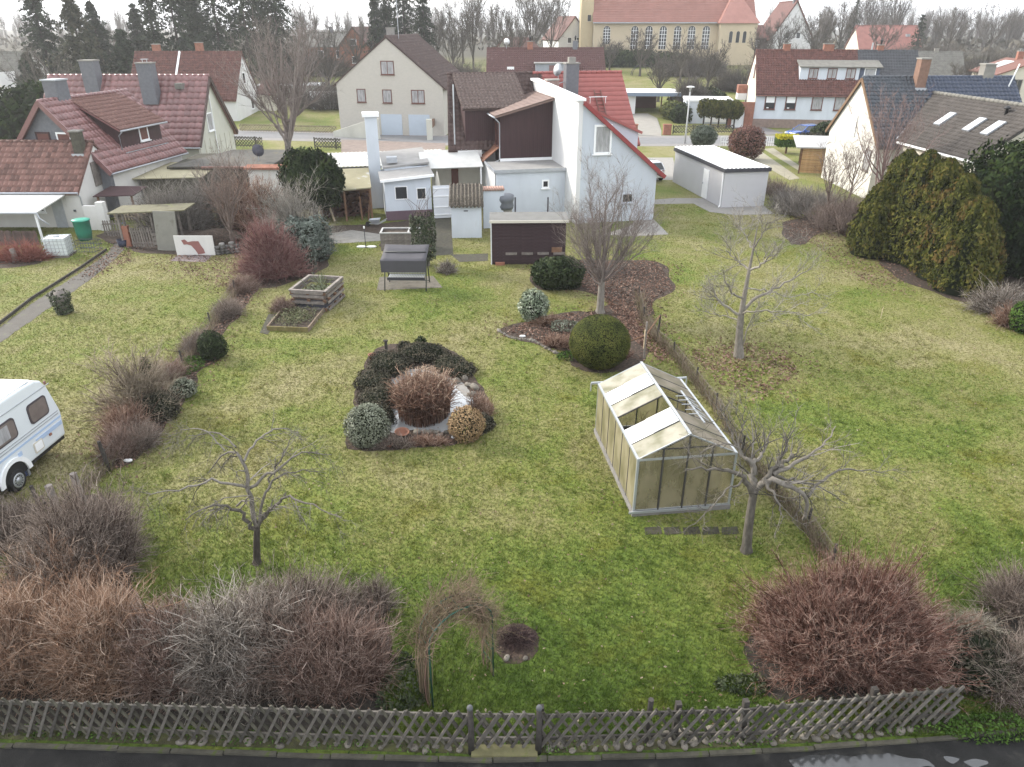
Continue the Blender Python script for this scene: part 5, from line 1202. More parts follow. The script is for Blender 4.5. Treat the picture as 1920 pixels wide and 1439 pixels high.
mb = MB(); mb.lathe((0, 0, 1.22), [(.07, 0), (.1, .16), (.105, .17)], 10); mb.build('pot', mat('blue_pot', (.08, .16, .34)), t, True)
p = G(317, 470); t = thing('concrete_slab', 'tall mossy concrete slab standing upright beside the picket gates', 'slab', tuple(p)); mb = MB(); mb.box(-.62, .62, -.05, .06, 0, 2.2); o = mb.build('slab_body', mat('stained_slab', (.20, .195, .17), var=.2, scale=1.5, col2=(.11, .105, .08), fac2=.7), t); t.rotation_euler = (R_(-5), R_(2), R_(-2))
p = G(369, 479); t = thing('white_board', 'low white metal board with a peeled rust-red patch', 'board', tuple(p)); wbox(t, 'panel', 'oldwhite', -1.1, 1.05, 0, .06, 0, 1.1)
pt = [(-.7, .85), (-.5, .9), (-.35, .75), (-.1, .8), (.25, .8), (.32, .6), (.45, .35), (.5, .12), (.1, .05), (-.02, .3), (-.2, .55), (-.42, .62), (-.6, .6)]
mb = MB(); mb.prism([(x, -.012, z) for x, z in pt], (0, .01, 0)); mb.build('rust_patch', mat('rust_red_primer', (.24, .11, .10), var=.12), t)
pm_ = MB(); pm_.lathe((0, 0, 0), [(.13, 0), (.16, .05), (.16, .12), (.13, .16)], 12); pme = pm_.mesh('pot', True); pme.materials.append(mat('stacked_pot', (.12, .115, .11), var=.4, scale=8, rnd=.6))
for i in range(5):
    for k in range(3 + (i % 2)):
        o = link('plant_pot', pme, None); b_ = G(410 + i * 9, 478 - i); o.location = (b_.x + random.uniform(-.03, .03), b_.y, .16 * k)
        setp(o, 'grey plastic plant pot stacked at the right end of the white board', 'pot', 'plant pots stacked beside the white board')
cp = G(380, 455); t = thing('compost_heap', 'brown leafy compost heap behind the white board', 'compost heap', (cp.x, cp.y, 0))
ball_core('mound', (0, 0, 0), (2.2, 1.1, .75), M_['leafsoil'], t, .25, 3.3, 1.0, 24, 10, 0.0)
for k in range(3): wbox(t, 'board', 'greywood', -2.3, -1.0, -1.25, -1.2, .2 + k * .25, .38 + k * .25)
p = G(115, 480); t = thing('water_tank', 'white plastic water tank in a wire cage', 'water tank', tuple(p), R_(8))
b = wbox(t, 'bottle', mat('milky_plastic', (.58, .62, .62), rough=.45, var=.06, scale=2), -.56, .56, -.46, .46, .14, 1.08); bevel(b, .07, 3)
mb = MB()
for z in (.15, .35, .55, .75, .95, 1.07): mb.tube([(-.59, -.49, z), (.59, -.49, z), (.59, .49, z), (-.59, .49, z), (-.59, -.49, z)], .014, 5)
for k in range(7):
    x = -.59 + k * 1.18 / 6; mb.tube([(x, -.49, .12), (x, -.49, 1.08), (x, .49, 1.08), (x, .49, .12)], .012, 5)
for k in range(1, 5):
    y = -.49 + k * .98 / 5
    for x in (-.59, .59): mb.tube([(x, y, .12), (x, y, 1.08)], .012, 5)
mb.build('cage', M_['alu'], t); mb = MB(); mb.lathe((0, 0, 1.08), [(.16, 0), (.16, .06), (.02, .07)], 14); mb.build('lid', M_['zinc'], t)
mb = MB(); [mb.box(-.6, .6, y - .06, y + .06, 0, .12) for y in (-.4, 0, .4)]; mb.build('pallet', M_['greywood'], t)
p = G(161, 450); t = thing('rain_barrel', 'green plastic rain barrel with lid by the whitewashed wall', 'barrel', tuple(p)); gm_ = mat('green_plastic', (.03, .19, .13), rough=.45, var=.1)
mb = MB(); mb.lathe((0, 0, 0), [(.36, 0), (.44, .5), (.46, 1.15), (.48, 1.16)], 20); mb.build('body', gm_, t, True); mb = MB(); mb.lathe((0, 0, 1.165), [(.5, 0), (.5, .06), (.3, .1), (.02, .12)], 20); mb.build('lid', mat('green_lid', (.06, .30, .22), rough=.5), t, True)
p = G(166, 470); t = thing('wire_basket', 'low wire basket in front of the green barrel', 'basket', tuple(p)); mb = MB()
for z in (0.03, .3, .55): mb.tube([(-.6, -.4, z), (.6, -.4, z), (.6, .4, z), (-.6, .4, z), (-.6, -.4, z)], .015, 5)
for k in range(9): mb.tube([(-.6 + k * .15, -.4, 0), (-.6 + k * .15, -.4, .56)], .01, 4); mb.tube([(-.6 + k * .15, .4, 0), (-.6 + k * .15, .4, .56)], .01, 4)
mb.build('wire_frame', mat('dark_wire', (.07, .075, .1)), t)
p = G(232, 462); t = thing('tub', 'dark blue tub by the picket gate', 'tub', tuple(p)); mb = MB(); mb.lathe((0, 0, 0), [(.25, 0), (.32, .4), (.3, .4), (.24, .05)], 16); mb.build('tub_body', mat('dark_blue_tub', (.03, .035, .06)), t, True)
t = thing('stump', 'pale weathered tree stump in the red shrub bed', 'stump', tuple(G(30, 492))); mb = MB(); mb.tube([(0, 0, 0), (.03, 0, .4), (-.02, .02, .75)], [.19, .15, .13], 9); mb.build('trunk', M_['greywood'], t, True)
t = thing('path_edging', 'dark low edging board along the left garden path', 'edging', (0, 0, 0)); mb = MB()
ed = gp((-30, 632), (60, 562), (150, 505), (200, 470)); [mb.bar((a_[0], a_[1], .05), (b_[0], b_[1], .05), .06, .16) for a_, b_ in zip(ed[:-1], ed[1:])]; mb.build('board', M_['postwood'], t)
# rain drums and hose by the flat extension
t = thing('rain_barrel', 'two-tier grey rain barrel with band against the white extension', 'barrel', tuple(A(947, 396, 45.6).xy) + (0.0,)); mb = MB(); mb.lathe((0, 0, 1.12), [(.5, 0), (.56, .2), (.5, .42), (.52, .45), (.58, .62), (.55, .85), (.4, .92), (.05, .93)], 20); mb.build('body', mat('grey_drum', (.13, .14, .16), rough=.5, var=.1), t, True); mb = MB(); mb.lathe((0, 0, 0), [(.45, 0), (.45, 1.119)], 12); mb.build('stand', M_['concrete'], t)
for px in (966, 1027):
    q = A(px, 396, 39.6); t = thing('pipe_post', 'thin dark pipe standing behind the %s half of the black plank shed' % ('left' if px < 1000 else 'right'), 'pipe', (q.x, q.y, 0)); mb = MB(); mb.tube([(0, 0, 0), (0, 0, 3.1)], .045, 8); mb.build('pipe', M_['darkgrey'], t)
# parasol and pots on the terrace
q = A(820, 343, 49.6); t = thing('parasol', 'folded white parasol on the terrace', 'parasol', (q.x, 49.6, 0)); mb = MB(); mb.lathe((0, 0, .9), [(.42, 0), (.2, .9), (.06, 1.75), (.02, 1.8)], 10); mb.build('canopy', M_['cream'], t, True); mb = MB(); mb.tube([(0, 0, 0), (0, 0, 2.75)], .03); mb.build('pole', M_['alu'], t)
q = A(872, 342, 48.4); t = thing('kettle_grill', 'purple-brown covered round grill on the terrace', 'grill', (q.x, 48.4, 0)); mb = MB(); mb.lathe((0, 0, .6), [(.1, 0), (.45, .2), (.5, .45), (.4, .7), (.1, .85)], 14); mb.build('cover', mat('plum_cover', (.10, .055, .075), var=.2), t, True); mb = MB(); [mb.tube([(.3 * math.cos(a), .3 * math.sin(a), 0), (.15 * math.cos(a), .15 * math.sin(a), .7)], .03) for a in (0, 2.1, 4.2)]; mb.build('leg', M_['darkgrey'], t)

# ================================================================== centre garden furniture
p = G(716, 471); t = thing('raised_bed', 'grey plank raised bed with white cold-frame rim behind the swing seat', 'raised bed', tuple(p), R_(2))
pl = MB(); pl.box(0, 2.55, -.02, .02, 0, .19); pme = pl.mesh('plank'); pme.materials.append(M_['greywood'])
for k in range(5):
    for y in (0, 1.1): o = link('plank', pme, None, t); o.location = (0, y, .02 + k * .2)
wbox(t, 'end_board', 'greywood', -.03, .0, 0, 1.1, 0, 1.0); wbox(t, 'end_board', 'greywood', 2.55, 2.58, 0, 1.1, 0, 1.0); wbox(t, 'soil', 'soil', .02, 2.53, .03, 1.07, .1, .93)
mb = MB(); mb.box(-.05, 2.6, -.06, .04, 1.001, 1.06); mb.box(-.05, 2.6, 1.06, 1.16, 1.001, 1.06); mb.box(-.05, .05, .04, 1.06, 1.001, 1.06); mb.box(1.5, 1.6, .04, 1.06, 1.001, 1.06); mb.box(2.5, 2.6, .04, 1.06, 1.001, 1.06); mb.build('frame', mat('chalky_frame', (.36, .36, .35), var=.15, scale=6), t)
p = G(705, 425); t = thing('wheelbarrow', 'tipped grey wheelbarrow beside the raised bed', 'wheelbarrow', tuple(p)); mb = MB(); mb.add([(-.4, -.25, .45), (.3, -.28, .5), (.3, .28, .5), (-.4, .25, .45), (-.2, -.15, .22), (.2, -.15, .22), (.2, .15, .22), (-.2, .15, .22)], [(4, 5, 6, 7), (0, 1, 5, 4), (1, 2, 6, 5), (2, 3, 7, 6), (3, 0, 4, 7)]); mb.build('tray', M_['zinc'], t)
mb = MB(); mb.tube([(.7, -.25, .45), (.2, -.2, .2), (-.5, 0, .18), (.2, .2, .2), (.7, .25, .45)], .025); mb.build('handle', M_['alu'], t); mb = MB(); mb.tube([(-.5, -.03, .16), (-.5, .03, .16)], .16, 14); mb.build('wheel', M_['rubber'], t)
p = G(686, 466); t = thing('lamp_stake', 'thin garden lamp stake between white stepping stones', 'garden lamp', tuple(p)); mb = MB(); mb.tube([(0, 0, 0), (0, 0, 1.15)], .02); mb.build('stake', M_['darkgrey'], t); mb = MB(); mb.lathe((0, 0, 1.15), [(.04, 0), (.05, .12), (.01, .14)], 8); mb.build('lamp_head', M_['whitepaint'], t)
for k, (px, lab) in enumerate(((678, 'white flat stepping stone left of the garden lamp stake'), (697, 'white flat stepping stone right of the garden lamp stake'))):
    o = MB().lathe((0, 0, 0), [(.28, 0), (.3, .04), (.26, .07)], 9).build('stepping_stone', M_['white']); o.location = G(px, 464); o.scale = (1, .6, 1); setp(o, lab, 'stepping stone')
p = G(607, 458); t = thing('tub', 'dark navy tub beside the silvery juniper', 'tub', tuple(p)); mb = MB(); mb.lathe((0, 0, 0), [(.32, 0), (.38, .75), (.36, .75), (.3, .1)], 16); mb.build('tub_body', mat('navy_tub', (.02, .022, .045)), t, True)
# swing seat seen from behind the canopy
p = G(763, 541); t = thing('swing_seat', 'garden swing seat with dark grey canopy, slatted seat and dark frame', 'swing seat', tuple(p), R_(-1))
fm_ = mat('dark_green_tube', (.05, .055, .05), rough=.5)
mb = MB()
for s in (-1.0, 1.0):
    mb.tube([(s, -.45, 0), (s, .25, 1.75), (s, .95, 0)], .028, 8)
mb.tube([(-1, .25, 1.75), (1, .25, 1.75)], .028, 8); mb.tube([(-1, .95, .1), (1, .95, .1)], .02, 6); mb.build('frame', fm_, t, True)
sm = MB(); sm.box(-.028, .028, -.02, .5, 0, .02); sme = sm.mesh('seat_slat'); sme.materials.append(M_['alu'])
for k in range(22): o = link('seat_slat', sme, None, t); o.location = (-.84 + k * .08, .0, .55)
bm3 = MB(); bm3.box(-.026, .026, 0, .018, 0, .42); bme3 = bm3.mesh('back_slat'); bme3.materials.append(M_['alu'])
for k in range(22): o = link('back_slat', bme3, None, t); o.location = (-.84 + k * .08, .5, .62); o.rotation_euler = (R_(-18), 0, 0)
mb = MB(); mb.box(-.92, .92, -.06, -.02, .42, .56); mb.box(-.92, .92, .5, .54, .52, .58); mb.build('seat_frame', M_['darkgrey'], t)
cn = mat('dark_grey_canopy', (.062, .06, .068), rough=.75, var=.12, scale=1.2, bump=.15)
mb = MB(); K = 9
for i in range(K + 1):
    u = i / K
    for j in range(5):
        v_ = j / 4; y = -.62 + v_ * 1.55; z = 1.58 + .36 * v_ - .05 * math.sin(v_ * math.pi) - .03 * math.sin(u * math.pi); mb.v.append((-1.08 + u * 2.16, y, z))
for i in range(K):
    for j in range(4): mb.f.append((i * 5 + j, (i + 1) * 5 + j, (i + 1) * 5 + j + 1, i * 5 + j + 1))
c_ = mb.build('canopy', cn, t, True); s = c_.modifiers.new('t', 'SOLIDIFY'); s.thickness = .02
mb = MB(); mb.add([(-1.08, -.62, 1.57), (1.08, -.62, 1.57), (1.06, -.60, 1.0), (-1.06, -.60, 1.0)], [(0, 1, 2, 3)]); c2 = mb.build('valance', cn, t); s = c2.modifiers.new('t', 'SOLIDIFY'); s.thickness = .015
# ivy post
p = G(797, 498); t = thing('ivy_post', 'tall square post thickly covered in dark ivy', 'ivy column', tuple(p)); wbox(t, 'post', 'greywood', -.12, .25, -.12, .2, 0, 2.5)
n = 2600; zz = rng.uniform(.35, 2.75, n); aa = rng.uniform(0, 2 * np.pi, n); rr = (.55 + .1 * np.sin(aa * 3 + zz * 4)) * (1 - .25 * (zz < .7)) * rng.uniform(.75, 1.05, n)
pts = np.stack([np.clip(rr * np.cos(aa) * 1.25, -.62, .62), np.clip(rr * np.sin(aa) * 1.25, -.55, .55), zz], 1)
ivy_m = ramp_mat('ivy_leaf', [(.012, .018, .009), (.03, .042, .02), (.055, .065, .036), (.10, .11, .075)], .55)
leaves('ivy', pts, np.stack([np.cos(aa), np.sin(aa), np.full(n, .5)], 1), .075, ivy_m, t, .5)
P = np.stack([np.array([rng.uniform(-.5, .5, 14), rng.uniform(-.2, .2, 14), np.full(14, 2.5)]).T, np.array([rng.uniform(-1.1, 1.0, 14), rng.uniform(-.4, .4, 14), rng.uniform(3.2, 4.2, 14)]).T], 1)
P = np.stack([P[:, 0], P[:, 0] * .55 + P[:, 1] * .45 + np.array([0, 0, .15]), P[:, 1]], 1)
tw_m = ramp_mat('bare_twig', [(.075, .055, .05), (.14, .11, .10), (.22, .185, .165)], .85)
Twigs().add(P, np.repeat(np.linspace(.014, .006, 3)[None], 14, 0)).build('shoots', tw_m, t)
# pallet bed
p = G(565, 590); 
t = thing('pallet_bed', 'raised bed built of grey wooden pallets with plants inside', 'raised bed', tuple(G(553, 581)), R_(-9))
Wd, Dp, Hh = 1.5, 1.95, .95
bd = MB(); bd.box(-.5, .5, -.012, .012, -.05, .05); bdm = bd.mesh('board'); bdm.materials.append(M_['greywood'])
for k, z in enumerate((.1, .42, .72, .9)):
    for (cx, cy, ln, rz_) in ((Wd / 2, 0, Wd, 0), (Wd / 2, Dp, Wd, 0), (0, Dp / 2, Dp, 90), (Wd, Dp / 2, Dp, 90)):
        o = link('board', bdm, None, t); o.location = (cx, cy, z); o.scale = (ln, 1, 1.1); o.rotation_euler = (0, 0, R_(rz_))
        o = link('board', bdm, None, t); off = .14; sx = {0: 0, 90: 1}[rz_]
        o.location = (cx + (off if cx > Wd * .9 else -off if cx < .1 else 0), cy + (off if cy > Dp * .9 else -off if cy < .1 else 0), z); o.scale = (ln, 1, 1.1); o.rotation_euler = (0, 0, R_(rz_))
mb = MB()
for z in (.1, .5, .85):
    for x in (0, Wd / 2, Wd):
        for y in (-.07, Dp + .07): mb.box(x - .06, x + .06, y - .055, y + .055, z - .06, z + .06)
    for y in (.3, Dp / 2, Dp - .3):
        for x in (-.07, Wd + .07): mb.box(x - .055, x + .055, y - .07, y + .07, z - .06, z + .06)
mb.build('pallet_blocks', M_['brownwood'], t)
mb = MB(); mb.box(-.12, .01, -.13, Dp + .13, .96, .99); mb.box(Wd - .01, Wd + .12, -.13, Dp + .13, .96, .99); mb.box(.01, Wd - .01, -.13, .0, .962, .99); mb.box(.01, Wd - .01, Dp, Dp + .13, .962, .99); mb.build('rim_board', M_['greywood'], t)
wbox(t, 'liner', mat('dark_liner', (.05, .05, .065)), .02, Wd - .02, .02, Dp - .02, .05, .5); wbox(t, 'soil', 'soil', .03, Wd - .03, .03, Dp - .03, .1, .54)
n = 500; pts = np.stack([rng.uniform(.1, Wd - .1, n), rng.uniform(.2, Dp - .5, n), rng.uniform(.54, .8, n)], 1)
pale_m = ramp_mat('pale_sage_leaf', [(.09, .11, .05), (.17, .19, .11), (.26, .28, .2)], .7)
leaves('plants', pts, np.tile([0, 0, 1.], (n, 1)), .07, pale_m, t, .9, .35)
P = np.stack([np.full((18, 3), (.7, 1.5, .54)) + rng.normal(size=(18, 3)) * [.15, .2, 0], np.full((18, 3), (.7, 1.5, 1.1)) + rng.normal(size=(18, 3)) * [.3, .3, .15]], 1); P = np.stack([P[:, 0], (P[:, 0] + P[:, 1]) / 2 + rng.normal(size=(18, 3)) * .05, P[:, 1]], 1)
Twigs().add(P, np.full((18, 3), .018)).build('stalks', pale_m, t)
# low framed bed in front
q0, q1, q2, q3 = [Vector(v + (0,)) for v in gp((502, 620), (578, 623), (608, 585), (535, 580))]
t = thing('framed_bed', 'low board-edged herb bed in front of the pallet bed', 'raised bed', tuple(q0))
for k, (a_, b_) in enumerate(((q0, q1), (q1, q2), (q3, q0))):
    mb = MB(); mb.bar(a_ - q0 + Vector((0, 0, .1)), b_ - q0 + Vector((0, 0, .1)), .06, .2); mb.build('edge_board', mat('brownish_edge', (.17, .13, .095), var=.3, scale=5) if k else mat('mossy_edge', (.15, .125, .05), var=.3, scale=4), t)
mb = MB(); mb.add([Vector((v.x - q0.x, v.y - q0.y, .1)) for v in (q0, q1, q2, q3)], [(0, 1, 2, 3)]); mb.build('soil', M_['soil'], t)
NOGRASS.append([(v.x, v.y) for v in (q0, q1, q2, q3)])
c_ = (q0 + q1 + q2 + q3) / 4 - q0; n = 1900; pts = np.stack([c_.x + rng.normal(size=n) * .42, c_.y + rng.normal(size=n) * .5, .12 + np.abs(rng.normal(size=n)) * .12], 1)
leaves('herbs', pts, np.tile([0, 0, 1.], (n, 1)), .05, ramp_mat('winter_herb_leaf', [(.04, .04, .02), (.10, .11, .05), (.2, .21, .13), (.13, .09, .06)], .8), t, .9, .4)
bed('garden_path', gp((487, 625), (503, 590), (530, 588), (502, 628)), M_['concretemoss'], .012)
# ivy stump left
p = G(123, 588); t = thing('ivy_stump', 'ivy-covered stump with pale cut top on the left lawn', 'stump', tuple(p)); mb = MB(); mb.tube([(0, 0, 0), (0, .05, .6), (-.12, .1, 1.0)], [.22, .25, .2], 12); mb.build('trunk', M_['greywood'], t, True)
n = 900; zz = rng.uniform(.05, .95, n); aa = rng.uniform(0, 2 * np.pi, n); rr = (.30 + .14 * zz) * rng.uniform(.85, 1.15, n); pts = np.stack([rr * np.cos(aa) - .12 * zz, rr * np.sin(aa) + .08 * zz, zz], 1)
leaves('ivy', pts, np.stack([np.cos(aa), np.sin(aa), np.full(n, .4)], 1), .06, ivy_m, t, .5)

# ================================================================== caravan
cv = thing('caravan', 'white caravan with pale blue stripes parked on the left lawn', 'caravan', (-13.45, 18.75, 0), R_(-90 - 3.5))
# local x towards the camera along the body, local y: 0 = visible side, negative = away
prof = [(.06, .46), (-.02, 1.2), (.0, 1.35), (.22, 2.18), (.38, 2.42), (.62, 2.54), (1.2, 2.57), (4.3, 2.57), (4.8, 2.4), (5.1, 1.4), (5.05, .46)]
Wc = 2.1
cw = mat('caravan_white', (.62, .66, .69), rough=.35, var=.03, scale=1, coat=.3)
mb = MB(); mb.prism([(x, 0, z) for x, z in prof], (0, -Wc, 0)); b = mb.build('body', cw, cv); bevel(b, .07, 3)
rfm = MB(); rfm.prism([(x, 0.01, z + .012) for x, z in prof[4:9]] + [(4.8, .01, 2.3), (.5, .01, 2.36)], (0, -Wc - .02, 0)) if 0 else None
mb = MB(); mb.box(.7, 4.6, -Wc + .08, -.06, 2.572, 2.60); mb.build('roof', M_['whitepaint'], cv)
def side(name, poly, m, d=.012, parent=cv):
    mb = MB(); mb.prism([(x, .001, z) for x, z in poly], (0, d, 0)); return mb.build(name, m, parent)
def rrect(x0, x1, z0, z1, r=.1, n=4):
    out = []
    for cx, cz, a0 in ((x1 - r, z1 - r, 0), (x0 + r, z1 - r, 90), (x0 + r, z0 + r, 180), (x1 - r, z0 + r, 270)):
        for k in range(n + 1): a = R_(a0 + 90 * k / n); out.append((cx + r * math.cos(a), cz + r * math.sin(a)))
    return out
seal = mat('window_seal', (.06, .05, .055), rough=.6)
for x0, x1 in ((.42, 1.22), (1.75, 2.75)):
    f = side('window', rrect(x0, x1, 1.42, 2.02, .12), seal, .02); side('pane', rrect(x0 + .05, x1 - .05, 1.47, 1.97, .1), mat('brown_acrylic', (.16, .135, .125), rough=.12, var=.2, scale=2, spec=.5), .03, f)
side('curtain', rrect(2.05, 2.6, 1.52, 1.92, .03), M_['curtain'], .033)
mb = MB(); 
for z in (1.22, 1.3, 2.2): mb.box(.12, 4.9, .001, .014, z, z + .022)
mb.build('trim_strip', M_['zinc'], cv)
side('stripe', [(.1, .98), (1.25, .98), (1.25, .86), (.1, .86)], mat('pale_blue_stripe', (.36, .46, .62), var=.05)); side('stripe', [(1.85, .98), (2.0, .98), (2.0, .86), (1.85, .86)], MATS['pale_blue_stripe']); side('stripe', [(.05, 1.13), (4.9, 1.13), (4.9, 1.07), (.05, 1.07)], MATS['pale_blue_stripe'], .008)
f = side('hatch', rrect(1.02, 1.4, .6, .92, .04), M_['cream'], .02); side('hatch_door', rrect(1.06, 1.36, .64, .88, .03), M_['whitepaint'], .028, f)
side('marker_lamp', rrect(.62, .72, .78, .86, .03), M_['terracotta'], .03); side('marker_lamp', rrect(.24, .31, 2.25, 2.35, .02), M_['redtile'], .03)
mb = MB(); n = 14
arc = [(2.3 + .47 * math.cos(math.pi * k / n), .38 + .47 * math.sin(math.pi * k / n)) for k in range(n + 1)]; out_ = [(2.3 + .62 * math.cos(math.pi * k / n), .38 + .58 * math.sin(math.pi * k / n)) for k in range(n + 1)]
mb.prism([(x, .001, z) for x, z in out_] + [(x, .001, z) for x, z in arc[::-1]], (0, .05, 0)); mb.build('wheel_arch', M_['whitepaint'], cv)
mb = MB(); mb.prism([(x, .0015, z) for x, z in arc], (0, .004, 0)); mb.build('arch_recess', M_['black'], cv)
wv = MB(); wv.tube([(2.3, -.2, .31), (2.3, .03, .31)], .31, 24); wh = wv.build('wheel', M_['rubber'], cv, True); bevel(wh, .03, 2)
rv = MB(); rv.lathe((0, 0, 0), [(.20, 0), (.21, .012), (.17, .02), (.15, .006), (.08, .012), (.07, .03), (.01, .034)], 20); rm_ = rv.build('rim', M_['alu'], wh, True); rm_.location = (2.3, .03, .31); rm_.rotation_euler = (R_(-90), 0, 0)
for k in range(12):
    a = k * math.pi / 6; hb = MB(); hb.obox((2.3 + .135 * math.cos(a), .052, .31 + .135 * math.sin(a)), (.018 * math.cos(a), 0, .018 * math.sin(a)), (0, .006, 0), (-.012 * math.sin(a), 0, .012 * math.cos(a))); hb.build('rim_hole', M_['black'], wh)
mb = MB(); mb.box(.1, 5, -Wc + .1, -.05, .36, .47); mb.build('chassis', M_['black'], cv); mb = MB(); mb.box(1.55, 1.63, -.3, -.22, 0, .4); mb.build('corner_leg', M_['zinc'], cv)
p = G(18, 930); o = MB().lathe((0, 0, 0), [(.07, 0), (.14, .04), (.15, .09), (.08, .16), (.01, .17)], 12).build('blue_cap', mat('blue_plastic', (.02, .11, .42), rough=.4), None, True); o.location = (p.x, p.y + .35, 0); setp(o, 'small blue plastic cap beside the caravan wheel', 'cap')
p = G(46, 895); o = MB().obox((0, 0, .08), (.16, 0, .04), (0, .1, 0), (-.02, 0, .08)).build('wheel_chock', mat('navy_plastic', (.06, .08, .16)), None); o.location = (p.x - .1, p.y, 0); setp(o, 'dark blue wheel chock behind the caravan wheel', 'chock')

# ================================================================== greenhouse
gh = thing('greenhouse', 'old aluminium greenhouse with yellowed panels and an open roof bay', 'greenhouse', tuple(G(1187, 967)), R_(7.2))
GW, GL, GE, GR, GB = 2.58, 4.30, 1.72, 2.36, .14
def panel_mat(name, col, tr=.45, tp=.12):
    m = bpy.data.materials.new(name); m.use_nodes = True; n = m.node_tree.nodes; l = m.node_tree.links; p = n['Principled BSDF']; p.inputs['Roughness'].default_value = .4
    t = n.new('ShaderNodeTexCoord'); z = n.new('ShaderNodeTexNoise'); z.inputs['Scale'].default_value = 2.2; z.inputs['Detail'].default_value = 6
    mp = n.new('ShaderNodeMapping'); mp.inputs['Scale'].default_value = (1, 1, .5); l.new(t.outputs['Object'], mp.inputs[0]); l.new(mp.outputs[0], z.inputs['Vector'])
    r = n.new('ShaderNodeValToRGB'); r.color_ramp.elements[0].position = .32; r.color_ramp.elements[0].color = _mul((col[0] * .62, col[1] * .64, col[2] * .5), .9); r.color_ramp.elements[1].position = .6; r.color_ramp.elements[1].color = _mul(col, 1.05)
    l.new(z.outputs['Fac'], r.inputs[0]); l.new(r.outputs[0], p.inputs['Base Color'])
    a = n.new('ShaderNodeBsdfTranslucent'); b = n.new('ShaderNodeBsdfTransparent'); l.new(r.outputs[0], a.inputs[0])
    m1 = n.new('ShaderNodeMixShader'); m1.inputs[0].default_value = tr; m2 = n.new('ShaderNodeMixShader'); m2.inputs[0].default_value = tp
    l.new(p.outputs[0], m1.inputs[1]); l.new(a.outputs[0], m1.inputs[2]); l.new(m1.outputs[0], m2.inputs[1]); l.new(b.outputs[0], m2.inputs[2]); l.new(m2.outputs[0], n['Material Output'].inputs['Surface'])
    return m
pan_y = panel_mat('yellowed_panel', (.43, .39, .265)); pan_t = panel_mat('dirty_roof_panel', (.50, .47, .39), .4, .1); pan_g = panel_mat('murky_gable_panel', (.40, .36, .23), .35, .48)
pan_w = mat('new_white_panel', (.80, .81, .82), rough=.45, var=.02); pan_r = panel_mat('right_roof_panel', (.42, .37, .30), .45, .36)
wbox(gh, 'base', mat('greenhouse_base', (.20, .19, .18), var=.2, scale=3), -.05, GW + .05, -.05, 0.0, 0, GB); wbox(gh, 'base', MATS['greenhouse_base'], -.05, 0, 0.0, GL, 0, GB); wbox(gh, 'base', MATS['greenhouse_base'], GW, GW + .05, 0, GL, 0, GB); wbox(gh, 'base', MATS['greenhouse_base'], -.05, GW + .05, GL, GL + .05, 0, GB)
gsoil = wbox(gh, 'floor', 'soil', 0, GW, 0, GL, .0, .04)
NB = 6; bl = GL / NB; mid = GW / 2; e = .012
sl = Vector((mid, 0, GR - GE)); sln = sl.normalized(); nL = Vector((-sln.z, 0, sln.x)); slR = Vector((-mid, 0, GR - GE)); slRn = slR.normalized(); nR = Vector((-slRn.z * -1, 0, abs(slRn.x)))
for k in range(NB):
    y0, y1 = k * bl + .03, (k + 1) * bl - .03
    wbox(gh, 'side_panel', pan_y, -e, 0, y0, y1, GB + .03, GE - .03); wbox(gh, 'side_panel', pan_y, GW, GW + e, y0, y1, GB + .03, GE - .03)
    # left slope: k counts from the near end
    if k != 2:
        if k in (1, 4):
            for a0, a1, lift in ((.03, .5, 0.0), (.47, .97, .02)):
                mb = MB(); mb.obox(Vector((0, (y0 + y1) / 2, GE)) + sl * (a0 + a1) / 2 + nL * (.012 + lift), sl * (a1 - a0) / 2, (0, (y1 - y0) / 2 + .02, 0), nL * .008); mb.build('white_panel', pan_w, gh)
        else:
            mb = MB(); mb.obox(Vector((0, (y0 + y1) / 2, GE)) + sl * .5 + nL * .006, sl * .48, (0, (y1 - y0) / 2, 0), nL * .006); mb.build('roof_panel', pan_t, gh)
    mb = MB()
    if k in (3,): rngs = ((.02, .22),)
    elif k == 2: rngs = ((.02, .45),)
    else: rngs = ((.02, .98),)
    for a0, a1 in rngs:
        mb.obox(Vector((GW, (y0 + y1) / 2, GE)) + slR * (a0 + a1) / 2 + nR * .006, slR * (a1 - a0) / 2, (0, (y1 - y0) / 2, 0), nR * .006)
    mb.build('roof_panel', pan_r, gh)
fr_b = MB(); frd = MB()
for k in range(NB + 1):
    y = min(max(k * bl, .015), GL - .015)
    for x in (0, GW): (fr_b if k in (0, NB) else frd).box(x - .02, x + .02, y - .015, y + .015, GB, GE)
    (fr_b if k in (0, NB) else frd).bar((0, y, GE), (mid, y, GR), .03, .035); (fr_b if k in (0, NB) else frd).bar((GW, y, GE), (mid, y, GR), .03, .035)
fr_b.bar((mid, -.02, GR + .01), (mid, GL + .02, GR + .01), .07, .05); fr_b.bar((0, -.02, GE), (0, GL + .02, GE), .06, .06); fr_b.bar((GW, -.02, GE), (GW, GL + .02, GE), .06, .06)
for y in (-.01, GL + .01): fr_b.bar((0, y, GE), (GW, y, GE), .035, .06); fr_b.bar((0, y, GB + .02), (GW, y, GB + .02), .035, .05)
fr_b.bar((-.15, -.09, .16), (GW - .55, -.09, .14), .03, .06)
for x in (0, GW): fr_b.bar((x, 0, GB), (x, 0, GE), .06, .06)
fr_b.bar((-.22, GL + .05, GE + .02), (GW + .22, GL + .05, GE + .02), .05, .06); fr_b.bar((-.22, GL + .05, GE - .25), (-.22, GL + .05, GE), .03); fr_b.bar((GW + .22, GL + .05, GE - .3), (GW + .22, GL + .05, GE), .03)
fr_b.build('frame', M_['alu'], gh); 
